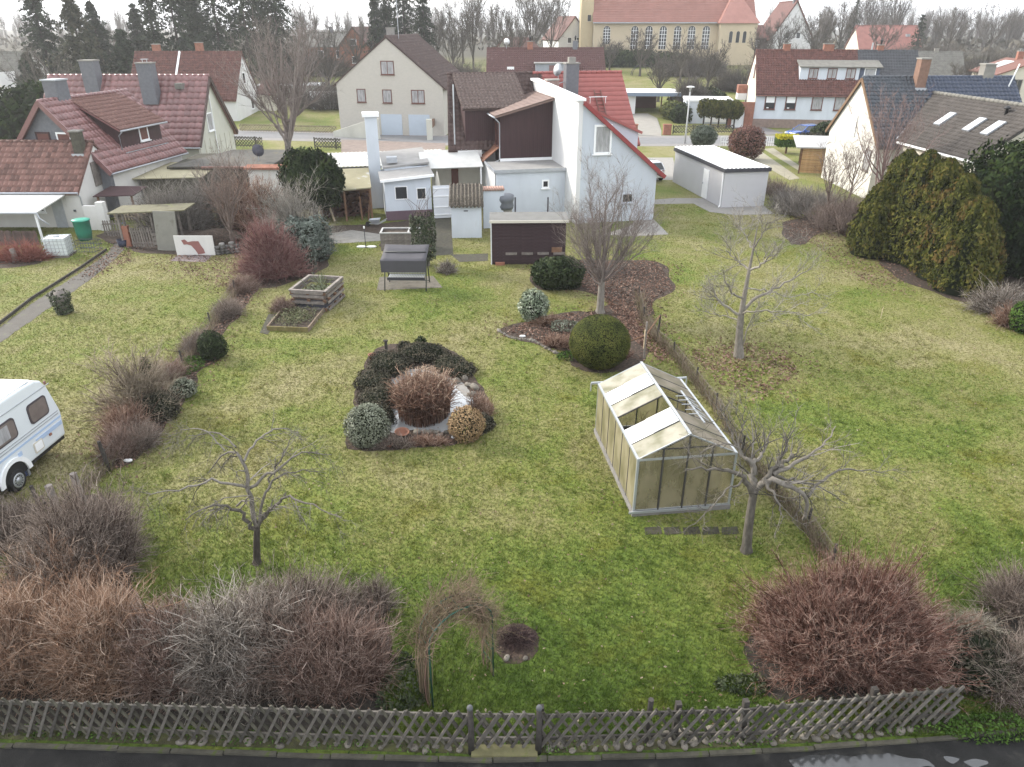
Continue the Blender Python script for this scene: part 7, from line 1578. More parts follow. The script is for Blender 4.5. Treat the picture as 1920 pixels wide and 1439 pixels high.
SH = [('rounded red-brown bare shrub filling the lower right corner', (1582, 1222), 1.98, 1.3, 2.1, 3800, tw_rose, dict(sub=(7, 4), l1=(.10, .26), fill=.72, boxy=2.5, topvar=.09, r=.0046, spread=.55)),
      ('orange-brown bare shrub at the lower left corner of the photo', (40, 1250), 1.35, 1.0, 1.75, 900, tw_orange, dict(sub=(7, 3), l1=(.2, .5), topvar=.15, r=.006)),
      ('orange-brown bare shrub between the corner shrub and the grey arching shrub', (215, 1250), 1.25, 1.05, 1.75, 1000, tw_orange, dict(sub=(7, 3), l1=(.2, .5), topvar=.15, r=.006, seed=2)),
      ('sprawling grey arching bare shrub in the middle of the front hedge', (440, 1255), 1.5, 1.0, 1.7, 1000, tw_grey, dict(sub=(7, 3), l1=(.2, .5), droop=.15, topvar=.2, r=.0065, seed=4, spread=.25)),
      ('purple-brown upright bare shrub at the right end of the front hedge', (622, 1272), 1.05, .7, 1.45, 1000, tw_purp, dict(sub=(6, 3), l1=(.2, .45), boxy=3.2, topvar=.1, r=.0055, seed=6, spread=.8)),
      ('dark spiky bare shrub behind the grey arching shrub, below the weeping tree', (570, 1195), 1.35, .7, 1.35, 1000, tw_dark, dict(sub=(6, 3), l1=(.2, .5), boxy=2.6, topvar=.12, r=.006, seed=7, spread=.6)),
      ('small dark upright bare shrub at the inner end of the front hedge', (705, 1150), .42, .4, .85, 300, tw_dark, dict(sub=(5, 3), l1=(.15, .35), seed=8, spread=.6, r=.005)),
      ('broad brown bare hedge shrub behind the orange shrubs on the left boundary', (165, 1080), 1.15, 1.6, 2.05, 1500, tw_dark, dict(sub=(7, 3), l1=(.2, .5), boxy=2.8, topvar=.12, r=.006, seed=9, spread=.6)),
      ('loose tan bare shrub arching over the left boundary bed', (266, 776), 1.3, 1.0, 2.7, 95, ramp_mat('tan_twigs', [(.09, .07, .05), (.19, .155, .115), (.30, .25, .19)], .85), dict(sub=(9, 5), l1=(.25, .75), fill=.5, topvar=.3, r=.0125, spread=.12, seed=11)),
      ('reddish low bare shrub at the foot of the tan arching shrub', (240, 815), .65, .6, .95, 320, tw_red, dict(sub=(6, 3), l1=(.15, .4), seed=12, r=.006)),
      ('dense wine-red bare shrub beside the silvery juniper', (515, 520), 1.75, 1.3, 2.6, 1100, ramp_mat('wine_red_twigs', [(.06, .03, .03), (.14, .06, .06), (.21, .11, .10), (.28, .19, .17)], .85), dict(sub=(7, 3), l1=(.25, .6), r=.010, seed=13, spread=.22)),
      ('small dark red heather tuft left of the pallet bed', (532, 585), .55, .45, .62, 420, tw_purp, dict(sub=(6, 2), l1=(.1, .25), r=.006, seed=14)),
      ('pale tangled bare shrub behind the white board and pot stack', (330, 440), 2.6, 1.6, 2.8, 330, bk_grey, dict(sub=(7, 3), l1=(.4, 1.0), r=.013, topvar=.2, seed=15, spread=.7)),
      ('grey bare thicket between the low flat-roofed outbuilding and the white board', (415, 425), 2.4, 1.8, 3.2, 300, bk_grey, dict(sub=(7, 3), l1=(.4, 1.0), r=.013, topvar=.2, seed=16, spread=.6)),
      ('reddish bare thicket in front of the brick-capped white wall', (480, 430), 2.0, 1.5, 3.2, 360, tw_red, dict(sub=(7, 3), l1=(.4, 1.0), r=.013, topvar=.25, seed=17, spread=.6)),
      ('pale spreading bare shrub rising out of the silvery juniper', (560, 470), 2.2, 1.5, 3.6, 300, bk_pale, dict(sub=(7, 4), l1=(.4, .9), r=.012, topvar=.2, seed=18, spread=.15)),
      ('rusty red-stemmed shrub by the brown board fence at far left', (40, 488), 1.9, .7, .9, 420, ramp_mat('rust_stems', [(.10, .035, .03), (.20, .07, .055), (.28, .12, .10)], .85), dict(sub=(5, 2), l1=(.2, .5), r=.010, seed=19, spread=.7)),
      ('brown bare thicket below the slatted carport', (1520, 400), 3.0, 3.2, 1.3, 480, bk_grey, dict(sub=(7, 3), l1=(.3, .8), r=.012, topvar=.2, seed=20, spread=.8)),
      ('grey-brown bare thicket left of the tall green thujas', (1590, 432), 2.2, 2.4, 1.7, 430, bk_brown, dict(sub=(7, 3), l1=(.3, .8), r=.012, topvar=.2, seed=21, spread=.8)),
      ('narrow dry hedge strip right of the grey garage', (1468, 372), 1.0, 4.6, .8, 300, bk_brown, dict(sub=(5, 3), l1=(.25, .6), r=.012, topvar=.3, seed=22, spread=.9)),
      ('dry grey grass-like shrub under the dark yew at the right edge', (1870, 585), 1.5, .8, 1.1, 500, tw_grey, dict(sub=(5, 2), l1=(.2, .6), r=.008, seed=23, spread=.5, droop=.2)),
      ('rusty dry perennial clump left of the bright green bush at the right edge', (1885, 612), .6, .4, .8, 260, tw_red, dict(sub=(5, 2), l1=(.15, .4), r=.007, seed=24)),
      ('dark tangled dry growth in the lower right corner behind the fence', (1905, 1270), .9, .7, .42, 420, tw_dark, dict(sub=(6, 3), l1=(.2, .6), r=.006, topvar=.3, seed=25, spread=.8, droop=.3)),
      ('pale dry overhanging grass clump right of the large red-brown shrub', (1820, 1190), .45, .4, .45, 320, ramp_mat('straw_stems', [(.12, .10, .07), (.24, .21, .16), (.34, .31, .26)], .9), dict(sub=(4, 2), l1=(.2, .5), r=.005, droop=.7, seed=26, spread=.2)),
      ('grey bare shrub at the right edge above the lower right corner', (1912, 1140), .8, .6, .55, 400, tw_dark, dict(sub=(6, 3), l1=(.2, .45), r=.006, seed=27, spread=.6)),
      ('thin rust-brown dry stems at the right edge of the pond', (893, 775), .35, .3, .75, 90, tw_red, dict(sub=(4, 2), l1=(.1, .3), r=.006, seed=28, spread=.7)),
      ('dry twiggy perennial in the flower bed before the clipped ball', (1045, 650), .6, .4, .35, 240, tw_red, dict(sub=(5, 2), l1=(.1, .25), r=.007, seed=29, spread=.6)),
      ('low rust-red dry fern clump in the flower bed', (1025, 608), .75, .4, .4, 240, tw_orange, dict(sub=(5, 2), l1=(.12, .3), r=.009, seed=30, spread=.5, droop=.4)),
      ('brown bare bush in front of the church lawn behind the carport', (1290, 215), 2.6, 2.4, 5.2, 500, bk_far, dict(sub=(7, 4), l1=(.5, 1.2), r=.022, topvar=.2, seed=31, spread=.3)),
      ('low dry growth at the front edge of the pond bed left of the stones', (735, 838), .7, .22, .22, 260, tw_dark, dict(sub=(5, 2), l1=(.08, .2), r=.006, seed=33, spread=.8)),
      ('low dry growth at the front edge of the pond bed below the stones', (805, 834), .7, .2, .18, 260, tw_red, dict(sub=(5, 2), l1=(.08, .2), r=.006, seed=34, spread=.8)),
      ('dry brown growth at the right tip of the pond bed', (905, 775), .35, .5, .3, 240, tw_orange, dict(sub=(5, 2), l1=(.08, .25), r=.006, seed=35, spread=.8)),
      ('low rusty growth around the foot of the clipped ball', (1140, 668), .9, .35, .25, 220, tw_red, dict(sub=(5, 2), l1=(.08, .25), r=.007, seed=36, spread=.8)),
      ('dry grey lavender clump right of the swing seat', (838, 512), .5, .4, .5, 300, tw_grey, dict(sub=(5, 2), l1=(.1, .25), r=.008, seed=32))]
for lab, pq, rx, ry, H, n, m, kw in SH:
    kw['sub'] = (max(3, kw['sub'][0] - 2), kw['sub'][1]); twig_bush('shrub', lab, at(*pq), rx, ry, H, int(n * .72), m, stray=(90 if m is tw_grey else 0 if m is tw_rose else 35) if pq[1] > 1000 and n >= 900 else 0, **kw)
for k, (px, py, rx, ry, H, n, m, lab) in enumerate(((228, 850, .5, .5, .6, 260, tw_purp, 'low wine-brown tuft at the lower end of the left boundary bed'), (262, 838, .45, .4, .45, 220, tw_dark, 'low dark twiggy tuft above the white stone of the left boundary bed'), (318, 712, .45, .5, .4, 220, tw_purp, 'small wine-red tuft beside the grey-green tuft of the left boundary'), (372, 655, .5, .5, .45, 240, tw_dark, 'low brown growth below the small dark green shrub'), (428, 592, .45, .7, .4, 240, tw_dark, 'low brown growth along the upper left wire fence'), (455, 545, .5, .7, .45, 240, tw_purp, 'low reddish growth at the upper end of the left wire fence'), (20, 1010, .8, .7, .9, 420, tw_dark, 'dark ragged bare growth at the left edge above the orange shrubs'), (330, 1262, .9, .8, 1.45, 620, tw_purp, 'wine-brown bare shrub between the orange and grey front shrubs'), (530, 1268, .8, .7, 1.5, 560, tw_dark, 'dark brown bare shrub between the grey and purple-brown front shrubs'), (120, 1150, 1.0, .8, 1.5, 620, tw_orange, 'orange-brown bare shrub behind the corner shrub'))):
    twig_bush('shrub', lab, at(px, py), rx, ry, H, n, m, sub=(5, 3), l1=(.15, .38), r=.006, topvar=.25, boxy=2.4, seed=90 + k, spread=.7)
# ------------------------------------------------------------------ leafy shrubs
lf_dark = ramp_mat('dark_evergreen_leaf', [(.007, .012, .006), (.017, .028, .011), (.036, .05, .02), (.075, .09, .045)], .6)
lf_yew = ramp_mat('yew_needles', [(.004, .008, .004), (.010, .019, .007), (.024, .038, .011), (.048, .06, .016)], .85)
lf_thuja = ramp_mat('thuja_sprays', [(.007, .011, .003), (.024, .031, .007), (.05, .055, .011), (.085, .08, .018), (.085, .055, .018)], .75)
lf_ball = ramp_mat('clipped_box_leaf', [(.016, .023, .006), (.046, .058, .014), (.085, .092, .022), (.135, .13, .036)], .65)
lf_grey = ramp_mat('grey_green_leaf', [(.05, .058, .04), (.12, .132, .095), (.21, .222, .17), (.30, .31, .25)], .7)
lf_var = ramp_mat('white_variegated_leaf', [(.02, .035, .02), (.10, .13, .08), (.30, .34, .25), (.45, .48, .40)], .6)
lf_orange = ramp_mat('orange_brown_leaf', [(.09, .06, .03), (.22, .15, .08), (.34, .23, .135), (.17, .18, .05)], .75)
lf_green = ramp_mat('fresh_green_leaf', [(.02, .04, .008), (.05, .095, .018), (.09, .15, .03)], .6)
lf_jun = ramp_mat('silver_juniper_leaf', [(.03, .04, .032), (.075, .092, .078), (.13, .15, .13), (.20, .22, .20)], .7)
lf_heath = ramp_mat('dark_heather_leaf', [(.014, .013, .010), (.04, .038, .028), (.085, .078, .056), (.16, .125, .095)], .8)
core_m = ramp_mat('foliage_shade_core', [(.010, .013, .007), (.018, .022, .011)], .95)  # near-black core colour stands in for the shade deep inside the foliage
def leafy(name, label, base, r, zc, n, size, m, lumpy=.1, seed=0., zmin=-.75, lay=.45, vert=False, jitter=.05, core=True, cat='shrub', aspect=.55, stem=None, f=2.3, rz=0., k=.86):
    t = thing(name, label, cat, tuple(base), rz)
    p, nn = ball_pts(n, (0, 0, zc), r, jitter, lumpy, seed, zmin, f); p[:, 2] = np.maximum(p[:, 2], .02)
    h = (lump(nn, f * 1.8, seed + 3) * .5 + .5) * .55 + rng.random(len(p)) * .45
    leaves('foliage', p, nn, size, m, t, lay, aspect, vert, np.clip(h, 0, 1))
    if core: ball_core('shade_core', (0, 0, zc), r, core_m, t, lumpy, seed, k, zmin=zmin, f=f)
    if stem: mb = MB(); mb.tube([(0, 0, 0), (0, 0, zc)], stem, 8); mb.build('trunk', bk_dark, t, True)
    return t
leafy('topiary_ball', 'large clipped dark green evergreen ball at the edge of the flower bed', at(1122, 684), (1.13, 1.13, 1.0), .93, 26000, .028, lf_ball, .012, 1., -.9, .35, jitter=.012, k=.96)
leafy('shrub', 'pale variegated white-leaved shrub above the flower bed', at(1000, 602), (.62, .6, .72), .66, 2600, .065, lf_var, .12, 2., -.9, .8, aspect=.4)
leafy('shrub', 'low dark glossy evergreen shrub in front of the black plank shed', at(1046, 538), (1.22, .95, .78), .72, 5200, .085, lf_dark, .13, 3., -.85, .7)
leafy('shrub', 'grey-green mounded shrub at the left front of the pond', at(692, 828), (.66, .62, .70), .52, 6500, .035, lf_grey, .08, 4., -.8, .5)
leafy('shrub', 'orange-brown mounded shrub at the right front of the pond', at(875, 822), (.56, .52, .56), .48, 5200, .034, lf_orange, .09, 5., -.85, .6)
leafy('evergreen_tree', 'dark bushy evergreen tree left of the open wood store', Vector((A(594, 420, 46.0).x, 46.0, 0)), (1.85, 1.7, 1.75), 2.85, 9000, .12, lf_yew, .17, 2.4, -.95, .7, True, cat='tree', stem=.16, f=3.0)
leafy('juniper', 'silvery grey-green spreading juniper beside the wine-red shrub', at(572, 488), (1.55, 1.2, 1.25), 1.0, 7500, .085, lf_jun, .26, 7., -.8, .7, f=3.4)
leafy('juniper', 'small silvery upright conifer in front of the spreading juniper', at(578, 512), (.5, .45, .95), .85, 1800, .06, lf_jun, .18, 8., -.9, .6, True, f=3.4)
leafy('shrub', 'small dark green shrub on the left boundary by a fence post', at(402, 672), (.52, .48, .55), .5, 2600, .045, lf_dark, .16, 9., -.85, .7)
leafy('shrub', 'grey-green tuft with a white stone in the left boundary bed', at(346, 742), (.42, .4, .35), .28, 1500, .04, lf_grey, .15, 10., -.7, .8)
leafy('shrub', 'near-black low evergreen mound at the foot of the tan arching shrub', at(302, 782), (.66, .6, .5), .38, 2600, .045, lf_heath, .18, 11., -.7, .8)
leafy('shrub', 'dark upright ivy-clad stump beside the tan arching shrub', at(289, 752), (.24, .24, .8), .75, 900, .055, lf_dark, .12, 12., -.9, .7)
leafy('shrub', 'tall round dark shrub with pale flecks behind the garage', at(1317, 277), (1.32, 1.2, 1.05), 1.1, 4200, .10, ramp_mat('pale_flecked_leaf', [(.012, .02, .012), (.04, .055, .035), (.12, .14, .11), (.2, .22, .18)], .5), .07, 13., -.85, .7)  # leaf tones range from dark green to pale grey-green
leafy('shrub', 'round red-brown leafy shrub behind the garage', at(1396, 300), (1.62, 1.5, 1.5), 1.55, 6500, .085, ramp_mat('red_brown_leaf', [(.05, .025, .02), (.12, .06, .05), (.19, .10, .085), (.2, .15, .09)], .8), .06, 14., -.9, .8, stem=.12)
def cube_topiary(label, base, hx, hy, z0, z1, n, m, trunk=True, top=None):
    t = thing('topiary', label, 'shrub', tuple(base), R_(-6)); p = rng.uniform(-1, 1, (n, 3)); ax = rng.integers(0, 3, n); sg = np.where(rng.random(n) < .5, -1., 1.); p[np.arange(n), ax] = sg * rng.uniform(.92, 1.03, n)
    nn = np.zeros((n, 3)); nn[np.arange(n), ax] = sg; q = p * np.array([hx, hy, (z1 - z0) / 2]) + np.array([0, 0, (z0 + z1) / 2]); tp = q[:, 2] > z0 + .70 * (z1 - z0)
    leaves('foliage', q[~tp], nn[~tp], .07, m, t, .6); leaves('top_foliage', q[tp], nn[tp], .07, top or m, t, .5)
    wbox(t, 'shade_core', core_m, -hx * .93, hx * .93, -hy * .93, hy * .93, z0 + .05, z1 - .06)
    if trunk: wbox(t, 'trunk', 'brownwood', -.08, .08, -.08, .08, 0, z0 + .1)
lf_yel = ramp_mat('golden_leaf', [(.22, .20, .01), (.40, .36, .015), (.5, .46, .04)], .6)
cube_topiary('box-clipped shrub with bright yellow top on a short trunk', at(1473, 288), 1.05, .95, .75, 1.75, 9000, lf_green, True, lf_yel)
cube_topiary('dark green box-clipped hedge cube at the white house corner', at(1427, 236), .95, .9, 0, 1.95, 2600, lf_dark, False)
leafy('shrub', 'wide dark green shrub in front of the blue car', at(1546, 268), (1.7, 1.3, 1.15), 1.0, 2600, .12, lf_dark, .12, 15., -.8, .7)
leafy('shrub', 'low brown-green shrub below the dark shrub by the blue car', at(1515, 272), (2.4, 1.0, .7), .5, 2200, .1, lf_heath, .15, 16., -.7, .8)
leafy('shrub', 'bright green rounded bush at the right edge below the yew', at(1918, 622), (.62, .6, .75), .62, 3000, .05, lf_green, .06, 17., -.85, .6)
# clipped thuja row on stems across the street
for k, px in enumerate((1318, 1332, 1346, 1361, 1375)):
    b_ = G(px, 238 - k * -1); leafy('thuja', ('first', 'second', 'third', 'fourth', 'fifth')[k] + ' clipped olive thuja from the left in the row on bare stems', b_, (.95, .9, 1.1), 2.2, 1300, .13, lf_thuja, .1, 20. + k, -.95, .6, True, stem=.1)
# tall thujas at right
def thuja(label, base, r, H, n, seed, m=lf_thuja, size=.10, tip=.45, name='thuja'):
    t = thing(name, label, 'tree', tuple(base)); z = rng.random(n) ** .8; a = rng.uniform(0, 2 * np.pi, n)
    prof = np.minimum(1, np.sqrt(np.clip(z / .12, 0, 1)) * .35 + .65) * (1 - z ** 2.4 * (1 - tip)) * np.where(z > .93, np.sqrt(np.clip((1.02 - z) / .09, 0, 1)), 1)
    d = np.stack([np.cos(a), np.sin(a), z * H / r], 1); bump = 1 + .13 * lump(d, 2.6, seed) + .19 * lump(d * np.array([1, 1, .5]), 6.5, seed + 2) + .06 * lump(d, 13.0, seed)
    rr = r * prof * bump * np.where(rng.random(n) < .3, rng.uniform(.7, 1, n), rng.uniform(.88, 1.12, n))
    p = np.stack([rr * np.cos(a), rr * np.sin(a), z * H + .05], 1); nn = np.stack([np.cos(a), np.sin(a), np.full(n, .35)], 1)
    rn = np.clip((bump - .8) / .45 * .5 + rng.random(n) * .5, 0, .85); rn = np.where((lump(d, 1.7, seed + 9) > .45) & (rng.random(n) < .5), .97, rn)
    leaves('foliage', p, nn, size, m, t, .55, .5, True, rn)
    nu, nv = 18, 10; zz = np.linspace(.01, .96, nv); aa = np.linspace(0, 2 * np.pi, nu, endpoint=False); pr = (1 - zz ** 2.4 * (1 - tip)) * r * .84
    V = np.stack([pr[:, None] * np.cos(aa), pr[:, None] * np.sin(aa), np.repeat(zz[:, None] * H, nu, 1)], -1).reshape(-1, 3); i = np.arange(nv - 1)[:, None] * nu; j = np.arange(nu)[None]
    F = np.stack([i + j, i + (j + 1) % nu, i + nu + (j + 1) % nu, i + nu + j], -1).reshape(-1, 4); link('shade_core', np_mesh('shade_core', V, F, rng.random(len(V)) * .4, True), core_m, t)
    mb = MB(); mb.tube([(0, 0, 0), (0, 0, H * .8)], .12, 7); mb.build('trunk', bk_dark, t); return t
for px, py, r, H, lab in ((1630, 478, 1.15, 3.9, 'first thuja from the left, lower than its neighbours'), (1662, 474, 1.35, 5.5, 'second thuja from the left with a tall pointed top'), (1696, 488, 1.35, 5.7, 'third thuja from the left, the tallest'), (1730, 500, 1.3, 5.5, 'fourth thuja from the left'), (1762, 522, 1.3, 5.1, 'fifth thuja from the left, in the front of the row'), (1794, 545, 1.25, 4.4, 'sixth thuja from the left, browner and lower'), (1818, 548, .95, 3.4, 'right end thuja beside the dark yew')):
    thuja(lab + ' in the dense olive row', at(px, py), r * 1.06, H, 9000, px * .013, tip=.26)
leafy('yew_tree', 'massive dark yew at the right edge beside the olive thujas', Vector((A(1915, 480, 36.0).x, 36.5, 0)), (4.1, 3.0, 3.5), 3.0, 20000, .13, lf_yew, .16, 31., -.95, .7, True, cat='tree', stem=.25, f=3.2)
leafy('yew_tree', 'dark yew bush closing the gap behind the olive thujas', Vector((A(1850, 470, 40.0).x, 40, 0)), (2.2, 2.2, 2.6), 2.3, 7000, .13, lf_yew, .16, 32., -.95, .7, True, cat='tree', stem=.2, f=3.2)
# ------------------------------------------------------------------ pond
wm = bpy.data.materials.new('pond_water'); wm.use_nodes = True; wb = wm.node_tree.nodes['Principled BSDF']; wb.inputs['Base Color'].default_value = (.30, .31, .315, 1); wb.inputs['Roughness'].default_value = .12; wb.inputs['Specular IOR Level'].default_value = 1.0; wb.inputs['Coat Weight'].default_value = 1.0
wn = wm.node_tree.nodes.new('ShaderNodeTexNoise'); wn.inputs['Scale'].default_value = 18; wbp = wm.node_tree.nodes.new('ShaderNodeBump'); wbp.inputs['Strength'].default_value = .03; wm.node_tree.links.new(wn.outputs['Fac'], wbp.inputs['Height']); wm.node_tree.links.new(wbp.outputs[0], wb.inputs['Normal'])
sheet('pond_water', wobble(gp((735, 702), (765, 694), (800, 696), (838, 706), (862, 735), (888, 752), (884, 775), (860, 775), (850, 800), (835, 812), (775, 808), (735, 812), (712, 782), (738, 758)), .2, .03, 40), wm, .022)
sheet('pond_liner_water', wobble(gp((846, 712), (866, 718), (885, 742), (880, 750), (862, 735)), .2, .02, 41), M_['pavers'], .026)
rd_m = ramp_mat('dead_reed', [(.055, .03, .022), (.155, .088, .064), (.28, .185, .135), (.46, .37, .28)], .85)
t = thing('reed_clump', 'tall dead red-brown reeds standing in the pond', 'reeds', tuple(at(790, 800))); n = 4200
bx = rng.normal(size=(n, 2)); bx = bx / np.maximum(1, np.linalg.norm(bx, axis=1, keepdims=True) / 1.0) * rng.uniform(.3, 1, (n, 1)); bx = bx * np.array([.86, 1.08]) + np.array([0, .95])
h_ = rng.uniform(.55, 1.15, n); out = bx - np.array([0, .95]); P0 = np.c_[bx, np.zeros(n)]; P2 = np.c_[bx + out * np.array([.2, .3]) + rng.normal(size=(n, 2)) * .13, h_]; P1 = np.c_[bx + rng.normal(size=(n, 2)) * .03, h_ * .6]; P3 = P2 + np.c_[rng.normal(size=(n, 2)) * .16, rng.uniform(-.16, .08, n)]
Pp = np.stack([P0, P1, P2, P3], 1); Rr_ = np.repeat(np.array([[.007, .007, .008, .003]]), n, 0)
Twigs().add(Pp, Rr_, 3, np.clip(.15 + .6 * (bx[:, 1] + .1) / 2.0 + rng.normal(size=n) * .25, 0, 1)).build('reeds', rd_m, t)['kind'] = 'stuff'
for lab, pq, r, zc, nn_, sd_ in (('dark heather mound on the left bank of the pond', (712, 756), (.68, 1.0, .40), .12, 4200, 41.), ('dark heather mound on the rear left bank of the pond', (730, 694), (.85, .85, .45), .15, 4200, 42.),
                                ('dark heather mound on the rear bank of the pond', (796, 672), (.95, .65, .46), .15, 3800, 43.), ('low heather mound on the rear right bank of the pond', (842, 690), (.55, .75, .36), .08, 2600, 44.), ('dark heather mound at the outer left corner of the pond bed', (700, 722), (.6, .7, .38), .1, 3000, 47.), ('small dark heather mound behind the grey-green mounded shrub', (712, 790), (.5, .5, .42), .1, 2200, 48.), ('brownish heather mound on the right bank above the boulders', (868, 698), (.5, .5, .3), .06, 1800, 49.), ('low brown growth behind the orange-brown pond shrub', (905, 800), (.4, .5, .3), .05, 1400, 53.)):
    leafy('heather', lab, at(*pq), r, zc, nn_, .04, lf_heath, .2, sd_, -.2, .9)
leafy('shrub', 'small dark conifer tuft at the back of the pond', at(790, 660), (.24, .22, .34), .3, 500, .05, lf_dark, .15, 45., -.9, .8)
leafy('shrub', 'small reddish-dark tuft at the back left of the pond', at(760, 664), (.3, .25, .28), .25, 600, .05, lf_heath, .2, 46., -.9, .8)
for k, (px, py, r) in enumerate(((782, 812, .13), (796, 812, .1), (806, 812, .13), (818, 812, .1), (824, 818, .12), (838, 812, .1), (856, 718, .16), (872, 712, .15), (878, 724, .13), (890, 728, .17), (884, 742, .14), (866, 704, .14), (852, 700, .13), (893, 765, .15), (904, 770, .12), (910, 778, .13), (898, 752, .13))):
    q = at(px, py); put_stone(q.x, q.y, r * 1.2, 'mossy rounded stone along the front rim of the pond' if k < 6 else 'grey boulder along the right rim of the pond', 'stones round the pond')
p = at(755, 815); t = thing('terracotta_bowl', 'terracotta bowl lying at the front rim of the pond', 'bowl', tuple(p)); mb = MB(); mb.lathe((0, 0, 0), [(.12, 0), (.2, .1), (.24, .16), (.21, .16), (.15, .08), (.02, .05)], 16); o = mb.build('bowl_body', M_['terracotta'], t, True); o.rotation_euler = (R_(25), 0, 0); o.scale = (1, .7, 1)
p = at(728, 838); t = thing('terracotta_shard', 'broken terracotta pot shard in front of the pond', 'shard', tuple(p)); mb = MB(); mb.lathe((0, 0, 0), [(.1, 0), (.15, .12), (.13, .12), (.08, .02)], 9); mb.build('shard_body', M_['terracotta'], t)
p = at(698, 674); t = thing('terracotta_pot', 'small terracotta pot behind the left pond bank', 'pot', tuple(p)); mb = MB(); mb.lathe((0, 0, 0), [(.1, 0), (.14, .2), (.16, .21), (.12, .2), (.1, .05)], 12); mb.build('pot_body', M_['terracotta'], t, True)
p = at(725, 662); t = thing('bird_post', 'short dark wooden stake at the back of the pond', 'stake', tuple(p)); mb = MB(); mb.box(-.05, .05, -.04, .04, 0, .5); mb.box(-.09, .09, -.05, .05, .501, .54); mb.build('stake', M_['postwood'], t)
o = MB().lathe((0, 0, 0), [(.04, 0), (.07, .04), (.05, .09), (.01, .1)], 8).build('white_cup', M_['whitepaint']); o.location = at(850, 822); setp(o, 'small white object between the pond stones and orange shrub', 'cup')
for lab, pq in (('white stone in the left boundary bed', (327, 734)), ('pale stone on the flower bed before the clipped ball', (980, 634)), ('pale stone at the lower end of the left boundary bed', (242, 868))):
    q = at(*pq); o = link('stone', STN[2].copy(), None); o.data.materials.clear(); o.data.materials.append(M_['white']); o.location = (q.x, q.y, .08); o.scale = (.13, .1, .1); setp(o, lab, 'stone')
# bed edging stones of the flower bed
for k in range(26):
    u = k / 25; x = 936 + (1060 - 936) * u; y = 622 + 43 * u + 4 * math.sin(u * 9); q = at(x, y); put_stone(q.x, q.y, random.uniform(.07, .13), 'grey edging stone along the front of the flower bed', 'edging stones of the flower bed')
leafy('shrub', 'low yellow-green perennial patch in the flower bed', at(1060, 618), (.6, .45, .22), .12, 900, .05, lf_grey, .2, 47., -.3, 1.0, core=False)
leafy('shrub', 'green ground plant patch at the foot of the clipped ball', at(1068, 672), (.45, .3, .2), .08, 700, .05, lf_green, .2, 48., -.3, 1.0, core=False)
leafy('shrub', 'green sprawling patch on the left boundary below the small dark shrub', at(352, 690), (.55, .75, .22), .06, 1600, .045, lf_green, .25, 49., -.2, 1.0, core=False)
leafy('shrub', 'dark ivy patch left of the rose arch', at(755, 1290), (.5, .7, .25), .06, 1500, .045, ivy_m, .3, 50., -.2, 1.0, core=False)
leafy('shrub', 'dark ivy mound between the large red-brown shrub and the corner', at(1840, 1250), (.95, .85, .42), .1, 3000, .05, lf_heath, .3, 54., -.3, .9)
leafy('shrub', 'fresh green weeds at the right end of the fence by the road', at(1850, 1368), (.75, .28, .22), .05, 2200, .035, lf_green, .25, 51., -.2, 1.0, core=False)
leafy('shrub', 'dark green ivy under the front of the large red-brown shrub', at(1392, 1288), (.5, .22, .12), .03, 700, .045, ivy_m, .3, 52., -.2, 1.0, core=False)
n = 5200; kp = along(kerb_line, .05); sel = [kp[int(i)] for i in rng.uniform(0, len(kp), n)]; xs_ = np.array([s_[0].x for s_ in sel]); ys_ = np.array([s_[0].y for s_ in sel]); off = rng.uniform(.06, .42, n); keep = (lump(np.stack([xs_ * .9, off * 2, xs_ * .4], 1), 2.2, 3.) + rng.normal(size=n) * .25) > .05
pts = np.stack([xs_, ys_ + off, rng.uniform(.02, .10, n)], 1)[keep]; leaves('verge_weeds', pts, np.tile([0, 0, 1.], (len(pts), 1)), .03, lf_green, None, .9, stuff=True)
# dead plant in the bare patch
twig_bush('shrub', 'dark dead rosette in the bare soil patch beside the rose arch', at(970, 1200), .36, .3, .10, 150, ramp_mat('dead_rosette', [(.02, .014, .014), (.05, .034, .034), (.10, .07, .065)], .9), sub=(4, 1), l1=(.08, .2), r=.006, droop=.4, seed=60, spread=.3)
q = at(950, 1236); put_stone(q.x, q.y, .09, 'pale stone at the front rim of the bare soil patch', 'stones of the bare soil patch'); q = at(985, 1236); put_stone(q.x, q.y, .07, 'pale stone at the front rim of the bare soil patch', 'stones of the bare soil patch')
# rose arch
b1, b2 = G(812, 1327), G(925, 1268); dx = b2 - b1; wv_ = Vector((-dx.y, dx.x, 0)).normalized() * .38
t = thing('rose_arch', 'green metal rose arch overgrown with bare climbing stems', 'arch', tuple(b1))
mb = MB(); arcs = []
for s in (0, 1):
    o_ = wv_ * s; pts_ = [o_, o_ + Vector((0, 0, 1.55))] + [dx * (.5 - .5 * math.cos(math.pi * k / 10)) + o_ + Vector((0, 0, 1.55 + .55 * math.sin(math.pi * k / 10))) for k in range(1, 10)] + [dx + o_ + Vector((0, 0, 1.55)), dx + o_]
    arcs.append(pts_); mb.tube(pts_, .017, 6)
mb.build('arch_tube', mat('green_coated_tube', (.02, .075, .055), rough=.45), t, True)
mb = MB()
rg_ = lambda a_, b_: MB().tube([a_, b_], .008, 5).build('rung', MATS['green_coated_tube'], t)
for i in range(1, len(arcs[0]) - 1): rg_(arcs[0][i], arcs[1][i])
for z in (.35, .7, 1.05):
    for q in (Vector((0, 0, 0)), dx): rg_(q + Vector((0, 0, z)), q + wv_ + Vector((0, 0, z)))
T = Twigs(); path = np.array([tuple(p) for p in arcs[0]]); n = 34
PP = []; 
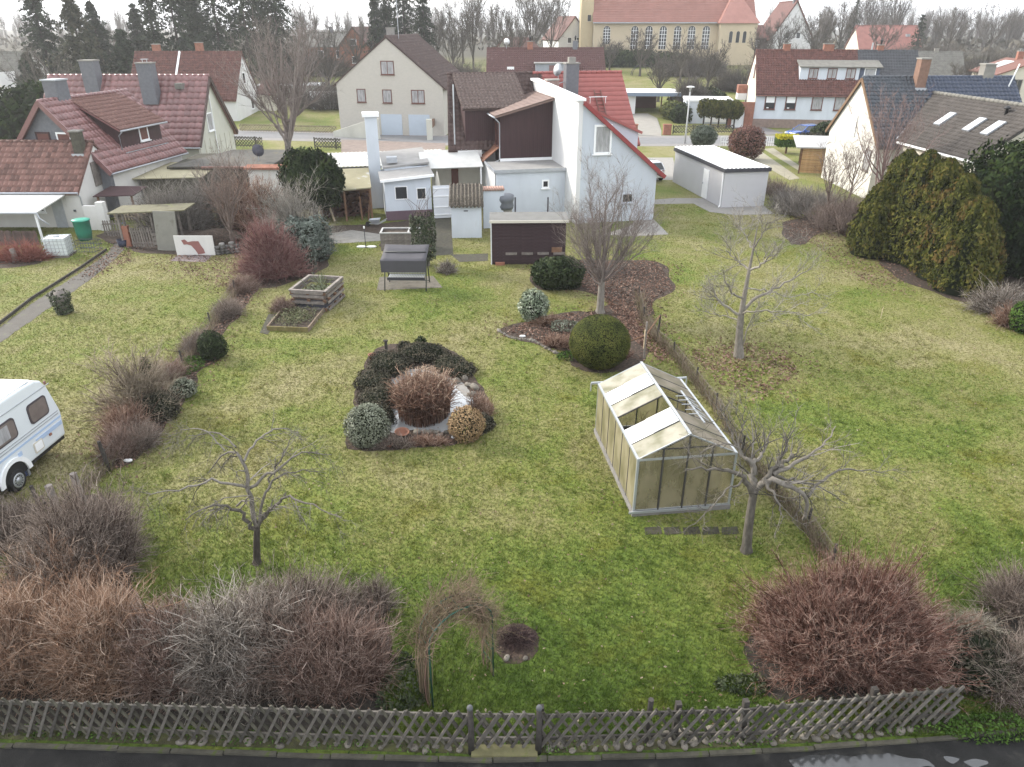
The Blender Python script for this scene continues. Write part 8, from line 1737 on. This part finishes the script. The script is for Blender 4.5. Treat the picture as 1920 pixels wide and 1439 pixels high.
for k in range(n):
    e_ = rng.uniform(.5, 1.0); q = resample(path, 30)[:max(8, int(30 * e_))]; q = resample(q, 12); q += np.array(wv_) * rng.uniform(-.1, 1.1) + np.array([-.05, 0, .04]) + np.cumsum(rng.normal(size=(12, 3)) * .022, 0); q[0, 2] = 0; PP.append(q)
for k in range(8):
    q = resample(path[::-1], 30)[:int(30 * rng.uniform(.15, .5))]; q = resample(q, 12) + np.array(wv_) * rng.uniform(0, 1) + np.cumsum(rng.normal(size=(12, 3)) * .02, 0); q[0, 2] = 0; PP.append(q)
for k in range(26):
    i0 = int(rng.uniform(5, 16)); q = resample(path, 30)[i0:i0 + 9]; q = resample(q, 12) + np.array(wv_) * rng.uniform(-.1, 1.1) + [0, 0, .05] + np.cumsum(rng.normal(size=(12, 3)) * .045, 0); q[:, 2] = np.maximum(q[:, 2], 1.0); PP.insert(0, q)
n += 26; PP = np.array(PP); RR = np.repeat(np.linspace(.009, .004, 12)[None], len(PP), 0); T.add(PP, RR); a_ = sprout(PP[:n], RR[:n], 16, .15, .6, (.5, 1.3), .25, .4, 4, .7, .3, .0, .5, .003); T.add(*a_); T.add(*sprout(*a_, 3, .08, .25, rmin=.0025)); T.build('climbing_stems', ramp_mat('rose_stems', [(.07, .05, .035), (.14, .11, .07), (.22, .18, .12), (.20, .12, .10)], .85), t)
# ------------------------------------------------------------------ boundary wire fences
wire_m = mat('rusty_wire', (.13, .115, .10), rough=.8, var=.2)
def wire_fence(name, label, pts, ht, post_m, dry):
    t = thing(name, label, 'fence', tuple(pts[0])); o = Vector(pts[0])
    for p in pts: mb = MB(); lx, ly = random.uniform(-.05, .05), random.uniform(-.04, .04); q = p - o; mb.tube([(q.x, q.y, 0), (q.x + lx, q.y + ly, ht + .1)], .034, 7); mb.build('post', M_[post_m], t)
    mb = MB()
    for a_, b_ in zip(pts[:-1], pts[1:]):
        a_, b_ = a_ - o, b_ - o; n_ = max(2, int((b_ - a_).length / .28))
        for z in (.05, ht * .5, ht): mb.tube([a_ + Vector((0, 0, z)), b_ + Vector((0, 0, z))], .006, 3, False)
        for k in range(n_):
            u = a_ + (b_ - a_) * (k / n_); v = a_ + (b_ - a_) * ((k + 1) / n_); mb.tube([u + Vector((0, 0, .05)), v + Vector((0, 0, ht))], .0028, 3, False); mb.tube([v + Vector((0, 0, .05)), u + Vector((0, 0, ht))], .0028, 3, False)
    w_ = mb.build('wire_mesh', wire_m, t); w_['kind'] = 'stuff'
    if dry:
        N = int(dry); i = rng.integers(0, len(pts) - 1, N); u = rng.random(N)[:, None]; A_ = np.array([tuple(p - o) for p in pts]); b0 = A_[i] * (1 - u) + A_[i + 1] * u + rng.normal(size=(N, 3)) * [.10, .10, 0]; b0[:, 2] = 0
        tp = b0 + rng.normal(size=(N, 3)) * [.16, .16, .1] + np.stack([np.zeros(N), np.zeros(N), rng.uniform(.12, .5, N)], 1); md = (b0 + tp) / 2 + [0, 0, .08]
        T = Twigs().add(np.stack([b0, md, tp], 1), np.repeat(np.array([[.007, .006, .002]]), N, 0)); g_ = T.build('dry_growth', ramp_mat('dry_grass_stems', [(.10, .075, .055), (.19, .145, .108), (.30, .24, .18), (.13, .14, .06)], .9), t); g_['kind'] = 'stuff'
wire_fence('wire_fence', 'sagging wire fence with dark posts along the left boundary bed', [G(95, 972), G(205, 882), G(345, 690), G(397, 616), G(441, 552), G(470, 520)], .62, 'postwood', 1500)
wire_fence('wire_fence', 'low wire fence overgrown with dry grass on the right boundary', [G(1198, 560), G(1207, 600), G(1232, 640), G(1264, 668), G(1303, 717), G(1343, 768), G(1392, 850), G(1455, 930), G(1512, 990), G(1560, 1060)], .5, 'postwood', 2600)
p1, p2, p3 = G(1207, 672), G(1233, 640), G(1150, 668)
t = thing('garden_gate', 'broken wooden gate frame of thin poles on the right boundary', 'gate', tuple(p1)); mb = MB(); mb.tube([(0, 0, 0), (0, 0, 1.5)], .04, 7); mb.build('post', M_['greywood'], t); mb = MB(); mb.tube([p2 - p1, p2 - p1 + Vector((0, 0, 1.15))], .04, 7); mb.build('post', M_['postwood'], t)
mb = MB(); mb.tube([p2 - p1 + Vector((0, 0, 1.12)), (0, 0, .95), (-1.1, -.1, .55)], .03, 6); mb.build('pole', M_['brownwood'], t); mb = MB(); mb.bar((-.05, -.06, .45), (-.05, -.06, 1.2), .09, .03); mb.build('board', M_['palewood'], t)
for px, py, h_ in ((82, 968, .95), (205, 884, 1.0), (118, 960, 1.15), (160, 930, 1.05)):
    q = G(px, py + (20 if px in (118, 160) else 0)); k_ = px in (118, 160); t = thing('post', ('thick pale cut-off stump post ' + ('left' if px == 118 else 'right') + ' of two behind the brown hedge shrub') if k_ else ('dark fence post ' + ('nearest the caravan' if px == 82 else 'below the reddish shrub on the left boundary')), 'post', tuple(q)); mb = MB(); mb.tube([(0, 0, 0), (-.05, 0, h_)], .09 if k_ else .05, 9); mb.build('shaft', M_['greywood' if k_ else 'postwood'], t)
p = G(1700, 595); t = thing('cane', 'thin pale cane sticking in the right lawn', 'cane', tuple(p) if 0 else tuple(G(1651, 598))); mb = MB(); mb.tube([(0, 0, 0), (0, 0, .55)], .012, 5); mb.build('stake', M_['palewood'], t)
# ------------------------------------------------------------------ far trees
def conifer(label, base, H, r, n, m, seed, group=None):
    t = thing('spruce', label, 'tree', tuple(base), 0, group); mb = MB(); mb.tube([(0, 0, 0), (0, 0, H * .97)], [.28, .05], 7); mb.build('trunk', bk_dark, t)
    nb = int(H * 11); z = np.sort(rng.uniform(.08, .98, nb)); a = np.arange(nb) * 2.4 + rng.normal(size=nb) * .3; L = r * (1 - z) ** .75 * rng.uniform(.45, 1.1, nb) + .15
    k = max(6, n // nb); u = rng.uniform(.15, 1, (nb, k)); x = np.cos(a)[:, None] * L[:, None] * u; y = np.sin(a)[:, None] * L[:, None] * u; zz = z[:, None] * H - (u ** 1.6) * L[:, None] * .35 + rng.normal(size=(nb, k)) * .12
    p = np.stack([x + rng.normal(size=x.shape) * .12, y + rng.normal(size=x.shape) * .12, zz], -1).reshape(-1, 3); nn = np.stack([x * .3, y * .3, np.ones_like(x)], -1).reshape(-1, 3)
    leaves('crown', p, nn, .25, m, t, .7, .5, False, np.clip(rng.random(len(p)) * .7 + .3 * (u.ravel() > .7), 0, 1)); return t
lf_spr = ramp_mat('spruce_needles', [(.012, .018, .012), (.026, .036, .022), (.045, .056, .034)], .8)
lf_pine = ramp_mat('pine_needles', [(.02, .024, .014), (.042, .048, .028), (.075, .07, .045)], .8)
def far(px, py, Y): p = A(px, py, Y); return Vector((p.x, Y, tz(Y)))
CF = [(60, 118, 17.5, 5.2, 'tall ragged spruce at the upper left'), (128, 116, 15.0, 6.5, 'broad brownish pine right of the ragged spruce'), (212, 112, 10.5, 5.0, 'shorter dark conifer between the pine and the paired spruces'), (20, 105, 8.0, 5.0, 'low dark conifer at the left edge'),
      (275, 122, 19.0, 4.0, 'slim spruce at the left of the hazy paired spruces'), (318, 126, 22.0, 7.5, 'big hazy spruce right of the slim one'), (398, 130, 22.5, 8.0, 'massive dark spruce above the brown-red pair of houses'), (452, 132, 22.0, 8.0, 'massive dark spruce second in the dark clump behind the bare tree'), (512, 138, 20.5, 6.5, 'dark spruce at the right of the dark clump behind the bare tree'), (360, 134, 15, 6, 'lower dark spruce between the hazy spruce and the dark clump'),
      (165, 126, 13.5, 5.0, 'hazy spruce behind the brownish pine'), (245, 132, 13, 5.0, 'hazy spruce left of the slim spruce'), (345, 142, 19, 6.5, 'tall hazy spruce behind the big hazy spruce'), (482, 144, 19, 6.5, 'tall hazy spruce at the back of the dark clump'),
      (700, 148, 14.5, 3.8, 'dark spruce left in the group behind the cream brick house'), (722, 150, 17.5, 4.2, 'dark spruce second in the group behind the cream brick house'), (755, 152, 21.0, 6.0, 'tallest spruce in the group behind the cream brick house'), (792, 146, 16.5, 4.0, 'dark pointed spruce at the right of the group behind the cream brick house')]
for k, (px, Y, H, r, lab) in enumerate(CF):
    conifer(lab, far(px, 0, Y), H, r, 9000 if r > 4.5 else 6000, lf_pine if px == 128 else lf_spr, k)
conifer('dark narrow conifer beside the faded red roof on the right', far(1738, 0, 190), 9.5, 3.2, 1500, lf_spr, 40); conifer('small dark conifer left of the faded red roof', far(1610, 0, 215), 13.5, 3.0, 1200, lf_spr, 41)
leafy('hedge', 'dark clipped hedge below the church windows', far(1190, 0, 166), (13.0, 1.6, 2.0), 1.2, 3500, .35, lf_dark, .06, 61., -.6, .7, cat='hedge')
leafy('hedge', 'dark hedge block behind the arched gate', far(1330, 0, 112), (4.0, 1.5, 1.7), 1.2, 1600, .25, lf_dark, .06, 62., -.6, .7, cat='hedge')
leafy('shrub', 'green garden shrub beside the flat carport', far(1280, 0, 103), (1.6, 1.4, 1.3), 1.0, 1200, .18, ramp_mat('light_green_leaf', [(.04, .05, .015), (.09, .10, .03), (.14, .15, .06)], .7), .15, 63., -.8, .7)
leafy('shrub', 'dark evergreen shrub left of the thuja row', far(1300, 0, 100), (1.5, 1.3, 1.3), 1.0, 1200, .18, lf_dark, .15, 64., -.8, .7)
leafy('hedge', 'dark evergreen hedge in the front garden of the cream brick house', far(150, 0, 92), (6.0, 3, 2.4), 1.8, 2500, .3, lf_yew, .2, 65., -.7, .8, cat='hedge')
leafy('shrub', 'large dark bush at the left edge below the dark roof', far(12, 0, 72), (4.5, 4, 3.6), 3.0, 4500, .28, lf_yew, .2, 66., -.8, .8)
for k, (px, Y, rx, H, lab) in enumerate(((520, 118, 5.5, 3.0, 'brown bare hedge behind the large bare tree'), (600, 112, 4.5, 2.6, 'brown bare hedge left of the cream brick house'), (860, 130, 5.0, 4.0, 'brown bare thicket between the spruces and the dark red roof'), (1150, 172, 6, 3.0, 'brown bare thicket at the foot of the church tower'), (1320, 150, 7, 3.5, 'grey bare thicket below the church transept'), (1420, 130, 6, 3.0, 'grey bare thicket left of the white steep-gabled house'), (1500, 150, 8, 5.0, 'grey-brown bare thicket behind the white red-roofed house'), (1760, 165, 9, 4.5, 'grey-brown bare thicket behind the grey tile roof'), (1880, 150, 8, 4.0, 'grey-brown bare thicket above the cream clapboard house'), (560, 150, 12, 5, 'hazy bare thicket in front of the long low brick house'), (180, 150, 14, 5, 'hazy bare thicket behind the wine-red roof'))):
    twig_bush('shrub', lab, far(px, 0, Y), rx, 3.0, H, 420, bk_far, sub=(5, 3), l1=(.6, 1.5), r=.028, topvar=.2, seed=70 + k, spread=.8)
for k, (px, py, W_, H_, lab) in enumerate(((548, 196, 9.0, 2.6, 'long low white-roofed garage row behind the large bare tree'), (612, 205, 4.2, 2.4, 'low white garden wall left of the cream brick house'))):
    q = G(px, py); t = thing('outbuilding' if k == 0 else 'wall', lab, 'outbuilding' if k == 0 else 'wall', tuple(q), R_(6)); wbox(t, 'wall', 'palestucco' if k == 0 else 'white', -W_ / 2, W_ / 2, 0, 3.5 if k == 0 else .4, 0, H_)
    if k == 0: wbox(t, 'roof', 'whitepaint', -W_ / 2 - .2, W_ / 2 + .2, -.3, 3.8, H_ + .002, H_ + .2)
lvF = lambda s, r: [dict(n=7, lmin=.16 * s, lmax=.36 * s, ang=(.3, .8), up=.3, rs=.5, rmin=r), dict(n=5, lmin=.07 * s, lmax=.2 * s, up=.2, rs=.6, rmin=r * .75), dict(n=3, lmin=.04 * s, lmax=.1 * s, rs=.7, rmin=r * .6, K=2)]
FT = [(1000, 165, 16, 6.0, 22, 'broad bare tree left of the church tower'), (885, 150, 15.5, 2.6, 14, 'tall slim bare tree right of the spruces'), (845, 145, 10.5, 4.2, 16, 'rounded bare tree behind the cream brick house roof'), (935, 170, 12.0, 4.5, 14, 'bare tree in front of the orange-red far house'),
      (1210, 150, 7.5, 3.4, 14, 'small bare orchard tree before the church'), (1150, 155, 6.0, 2.8, 12, 'low bare orchard tree below the church tower'), (1290, 140, 7.5, 3.6, 14, 'bare greyish tree before the church transept'), (1345, 128, 7.5, 3.4, 14, 'bare tree with yellow lichen before the church transept'), (1250, 118, 6.5, 2.6, 14, 'brown bare shrubby tree behind the street-side lattice fence'),
      (1440, 160, 7.5, 3.6, 14, 'bare tree in front of the white steep-gabled house'), (1545, 165, 10.0, 5.5, 18, 'wide bare tree right of the white steep-gabled house'), (1640, 240, 19.0, 6.0, 18, 'tall bare tree on the skyline behind the faded red roof'), (1690, 245, 19.5, 6.5, 18, 'second tall bare tree on the skyline behind the faded red roof'), (1560, 120, 6.5, 3.0, 12, 'bare garden tree above the dark half house'),
      (1840, 118, 5.5, 2.4, 12, 'bare bush between the grey tile roof and the cream clapboard house'), (1670, 170, 8.0, 5.0, 14, 'bare tree in front of the faded red roof'), (600, 120, 10.0, 4.0, 14, 'bare tree left of the cream brick house'), (200, 130, 9.0, 4.5, 12, 'hazy bare tree behind the brown-red pair of houses'), (660, 150, 9, 4, 12, 'bare tree beside the brick gable house')]
FT += [(815, 158, 12, 4.5, 14, 'bare tree close right of the pointed spruce'), (865, 172, 13, 5, 14, 'bare tree behind the tall slim bare tree'), (960, 150, 9, 4, 14, 'bare tree over the left end of the dark red roof'), (1035, 175, 13, 5.5, 16, 'bare tree left of the white gable by the tower'), (1475, 175, 9, 4.5, 14, 'bare tree right below the white steep gable'), (1590, 190, 12, 6, 16, 'bare tree left of the faded red roof'), (1800, 185, 11, 5.5, 14, 'bare tree right of the narrow dark conifer'), (1880, 200, 12, 6, 14, 'bare tree at the right edge before the far woods'), (40, 95, 9, 5, 12, 'hazy bare tree at the left edge behind the dark bush'), (560, 160, 12, 5, 14, 'bare tree left of the long low brick house')]
for k, (px, Y, H, sp, nl, lab) in enumerate(FT):
    auto_tree('bare_tree', lab, far(px, 0, Y), H, sp, H * .2, .22, nl, lvF(H * .62, .022 + Y * .00009), bk_far, 100 + k, cz=.58, low=.5)
# mistletoe-like lichen patches and nests are left to the crowns; far woods as one mass
N = 520; wx = np.r_[rng.uniform(90, 420, 330), rng.uniform(-330, 90, 190)]; wy = np.r_[rng.uniform(225, 420, 330), rng.uniform(290, 470, 190)]; keep = (np.abs(wx) < wy * .86); wx, wy = wx[keep], wy[keep]; N = len(wx)
H_ = rng.uniform(8.5, 15.5, N) + (wy - 225) * .012; S_ = 28
tx = np.repeat(wx, S_); ty = np.repeat(wy, S_); th = np.repeat(H_, S_); M = N * S_; a_ = rng.uniform(0, 2 * np.pi, M); q_ = np.sqrt(rng.random(M)) * np.repeat(rng.uniform(1.8, 3.6, N), S_)
base = np.stack([tx + rng.normal(size=M) * .2, ty + rng.normal(size=M) * .2, 4.4 + th * rng.uniform(.0, .35, M)], 1); tip = np.stack([tx + np.cos(a_) * q_, ty + np.sin(a_) * q_, 4.4 + th * rng.uniform(.55, 1.0, M)], 1); mid = (base + tip) / 2 + np.stack([-np.cos(a_) * q_ * .15, -np.sin(a_) * q_ * .15, th * .04], 1)
T = Twigs(); P = np.stack([base, tip], 1); RR = np.repeat(np.array([[.10, .03]]), M, 0); T.add(P, RR); c_ = sprout(P, RR, 7, 1.2, 3.6, (.3, .9), .3, .3, 2, .6, .15, .1, .4, .03); T.add(*c_)
o = T.build('far_woods', bk_far); o['kind'] = 'stuff'
ug = leafy('undergrowth', '', (0, 0, 0), (1, 1, 1), 0, 10, .1, lf_heath, core=False) if 0 else None
n = 5200; x_ = np.r_[rng.uniform(70, 420, 3500), rng.uniform(-330, 70, 1700)]; y_ = np.r_[rng.uniform(205, 300, 3500), rng.uniform(240, 330, 1700)]; pts = np.stack([x_, y_, 4.4 + rng.uniform(0, 3.4, n) ** 1.0], 1)
leaves('woodland_undergrowth', pts, np.tile([0, -.6, .6], (n, 1)), 1.1, ramp_mat('brown_undergrowth', [(.05, .045, .035), (.09, .08, .062), (.13, .115, .09)], .95), None, .8, stuff=True)

# ================================================================== leaf litter and grass
def litter(name, polys_or_pts, n, size, m, z=.015):
    pts = []
    for poly, w_ in polys_or_pts:
        xs_ = [p[0] for p in poly]; ys_ = [p[1] for p in poly]; k = int(n * w_); x = rng.uniform(min(xs_), max(xs_), k * 3); y = rng.uniform(min(ys_), max(ys_), k * 3); s = in_poly(x, y, poly); pts.append(np.stack([x[s], y[s]], 1)[:k])
    p = np.concatenate(pts); p = np.c_[p, rng.uniform(z, z + .03, len(p))]
    return leaves(name, p, np.tile([0, 0, 1.], (len(p), 1)), size, m, None, .45, .6, stuff=True)
lt_m = ramp_mat('fallen_leaf', [(.05, .030, .022), (.11, .062, .046), (.175, .105, .08), (.27, .19, .15)], .85)
litx = 1
beds = [(gp((1000, 500), (1060, 490), (1230, 490), (1262, 540), (1225, 560), (1215, 640), (1180, 600), (1130, 560)), .30), (gp((1130, 560), (1215, 600), (1260, 660), (1240, 680), (1190, 640)), .12), (gp((1290, 660), (1390, 640), (1480, 670), (1500, 700), (1430, 745), (1350, 720)), .10), (gp((940, 620), (1060, 590), (1120, 585), (1080, 660)), .08), (left_bed, .16),
        (gp((330, 480), (460, 470), (470, 520), (420, 540), (340, 510)), .08), (gp((1470, 420), (1560, 410), (1690, 530), (1640, 540)), .12), (gp((180, 470), (240, 460), (250, 490), (160, 520)), .04)]
litter('fallen_leaves', beds, 15000, .055, lt_m)
lx, ly = np.concatenate([np.array(wobble(b_[0], .12, .5, i)) for i, b_ in enumerate(beds)]).T; k_ = rng.integers(0, len(lx), 7000); leaves('fallen_leaves', np.stack([lx[k_] + rng.normal(size=7000) * .45, ly[k_] + rng.normal(size=7000) * .45, np.full(7000, .03)], 1), np.tile([0, 0, 1.], (7000, 1)), .05, lt_m, None, .5, .6, stuff=True)
x = rng.uniform(-20, 22, 5200); y = 8.9 + rng.random(5200) ** 1.5 * 36; leaves('scattered_leaves', np.stack([x, y, np.full(5200, .035)], 1), np.tile([0, 0, 1.], (5200, 1)), .032, ramp_mat('scattered_leaf', [(.10, .06, .045), (.18, .12, .085), (.30, .25, .19)], .85), None, .4, .6, stuff=True)
# taller tufts scattered through the near lawn
n = 2600; cx = rng.uniform(-17, 17, n); cy = 9.2 + rng.random(n) ** 1.4 * 22; k_ = 22; a_ = rng.uniform(0, 2 * np.pi, n * k_); q_ = rng.random(n * k_) * .11; x = np.repeat(cx, k_) + np.cos(a_) * q_; y = np.repeat(cy, k_) + np.sin(a_) * q_; ok = np.ones(n * k_, bool)
for poly in NOGRASS: ok &= ~in_poly(x, y, poly)
x, y, a_ = x[ok], y[ok], a_[ok]; m_ = len(x); hg = rng.uniform(.05, .13, m_); b_ = a_ + rng.normal(size=m_) * .8
V = np.stack([np.stack([x - np.sin(a_) * .007, y + np.cos(a_) * .007, np.zeros(m_)], 1), np.stack([x + np.sin(a_) * .007, y - np.cos(a_) * .007, np.zeros(m_)], 1), np.stack([x + np.cos(b_) * hg * .7, y + np.sin(b_) * hg * .7, hg], 1)], 1).reshape(-1, 3)
o = link('grass_tufts', np_mesh('grass_tufts', V, np.arange(m_ * 3).reshape(m_, 3), np.repeat(rng.random(m_) * .45, 3)), blade_m); o['kind'] = 'stuff'
# grass blades, finer and denser near the camera
NB_ = 640000; y = 8.75 + (rng.random(NB_) ** 1.35) * 43; hw = y * .86 + 2.5; x = rng.uniform(-1, 1, NB_) * hw; keep = np.ones(NB_, bool)
jx, jy = x + rng.normal(size=NB_) * .07, y + rng.normal(size=NB_) * .07
for poly in NOGRASS: keep &= ~in_poly(jx, jy, poly)
thin = in_poly(x, y, NOGRASS_THIN); keep &= ~(thin & (rng.random(NB_) < .75))
x, y = x[keep], y[keep]; n = len(x); wd = (.0035 + .00042 * y) * rng.uniform(.7, 1.5, n); lush = .6 + .4 * lump(np.stack([x * .5, y * .5, x * 0], 1), 1.3, 2.)
hg = rng.uniform(.025, .06, n) * np.clip(1.5 - .02 * y, .8, 1.4) * np.where(y < 15, 1.15, 1) * (.7 + .5 * lush); a_ = rng.uniform(0, 2 * np.pi, n); ln = rng.normal(size=(n, 2)) * .035 + np.array([.012, .0])
V = np.stack([np.stack([x - np.cos(a_) * wd, y - np.sin(a_) * wd, np.zeros(n)], 1), np.stack([x + np.cos(a_) * wd, y + np.sin(a_) * wd, np.zeros(n)], 1), np.stack([x + ln[:, 0], y + ln[:, 1], hg], 1)], 1).reshape(-1, 3)
o = link('grass', np_mesh('grass', V, np.arange(n * 3).reshape(n, 3), np.repeat(rng.random(n), 3)), blade_m); o['kind'] = 'stuff'

# ================================================================== hazy winter air
hz = MB(); hz.box(-1520, 1520, -80, 1520, -1.2, 30); hm = bpy.data.materials.new('pale_haze'); hm.use_nodes = True; nt_ = hm.node_tree; nt_.nodes.remove(nt_.nodes['Principled BSDF'])
pv = nt_.nodes.new('ShaderNodeVolumePrincipled'); pv.inputs['Color'].default_value = (.93, .94, .96, 1); pv.inputs['Density'].default_value = 0.00043; pv.inputs['Anisotropy'].default_value = .35
nt_.links.new(pv.outputs[0], nt_.nodes['Material Output'].inputs['Volume']); o = hz.build('haze', hm); o['kind'] = 'stuff'
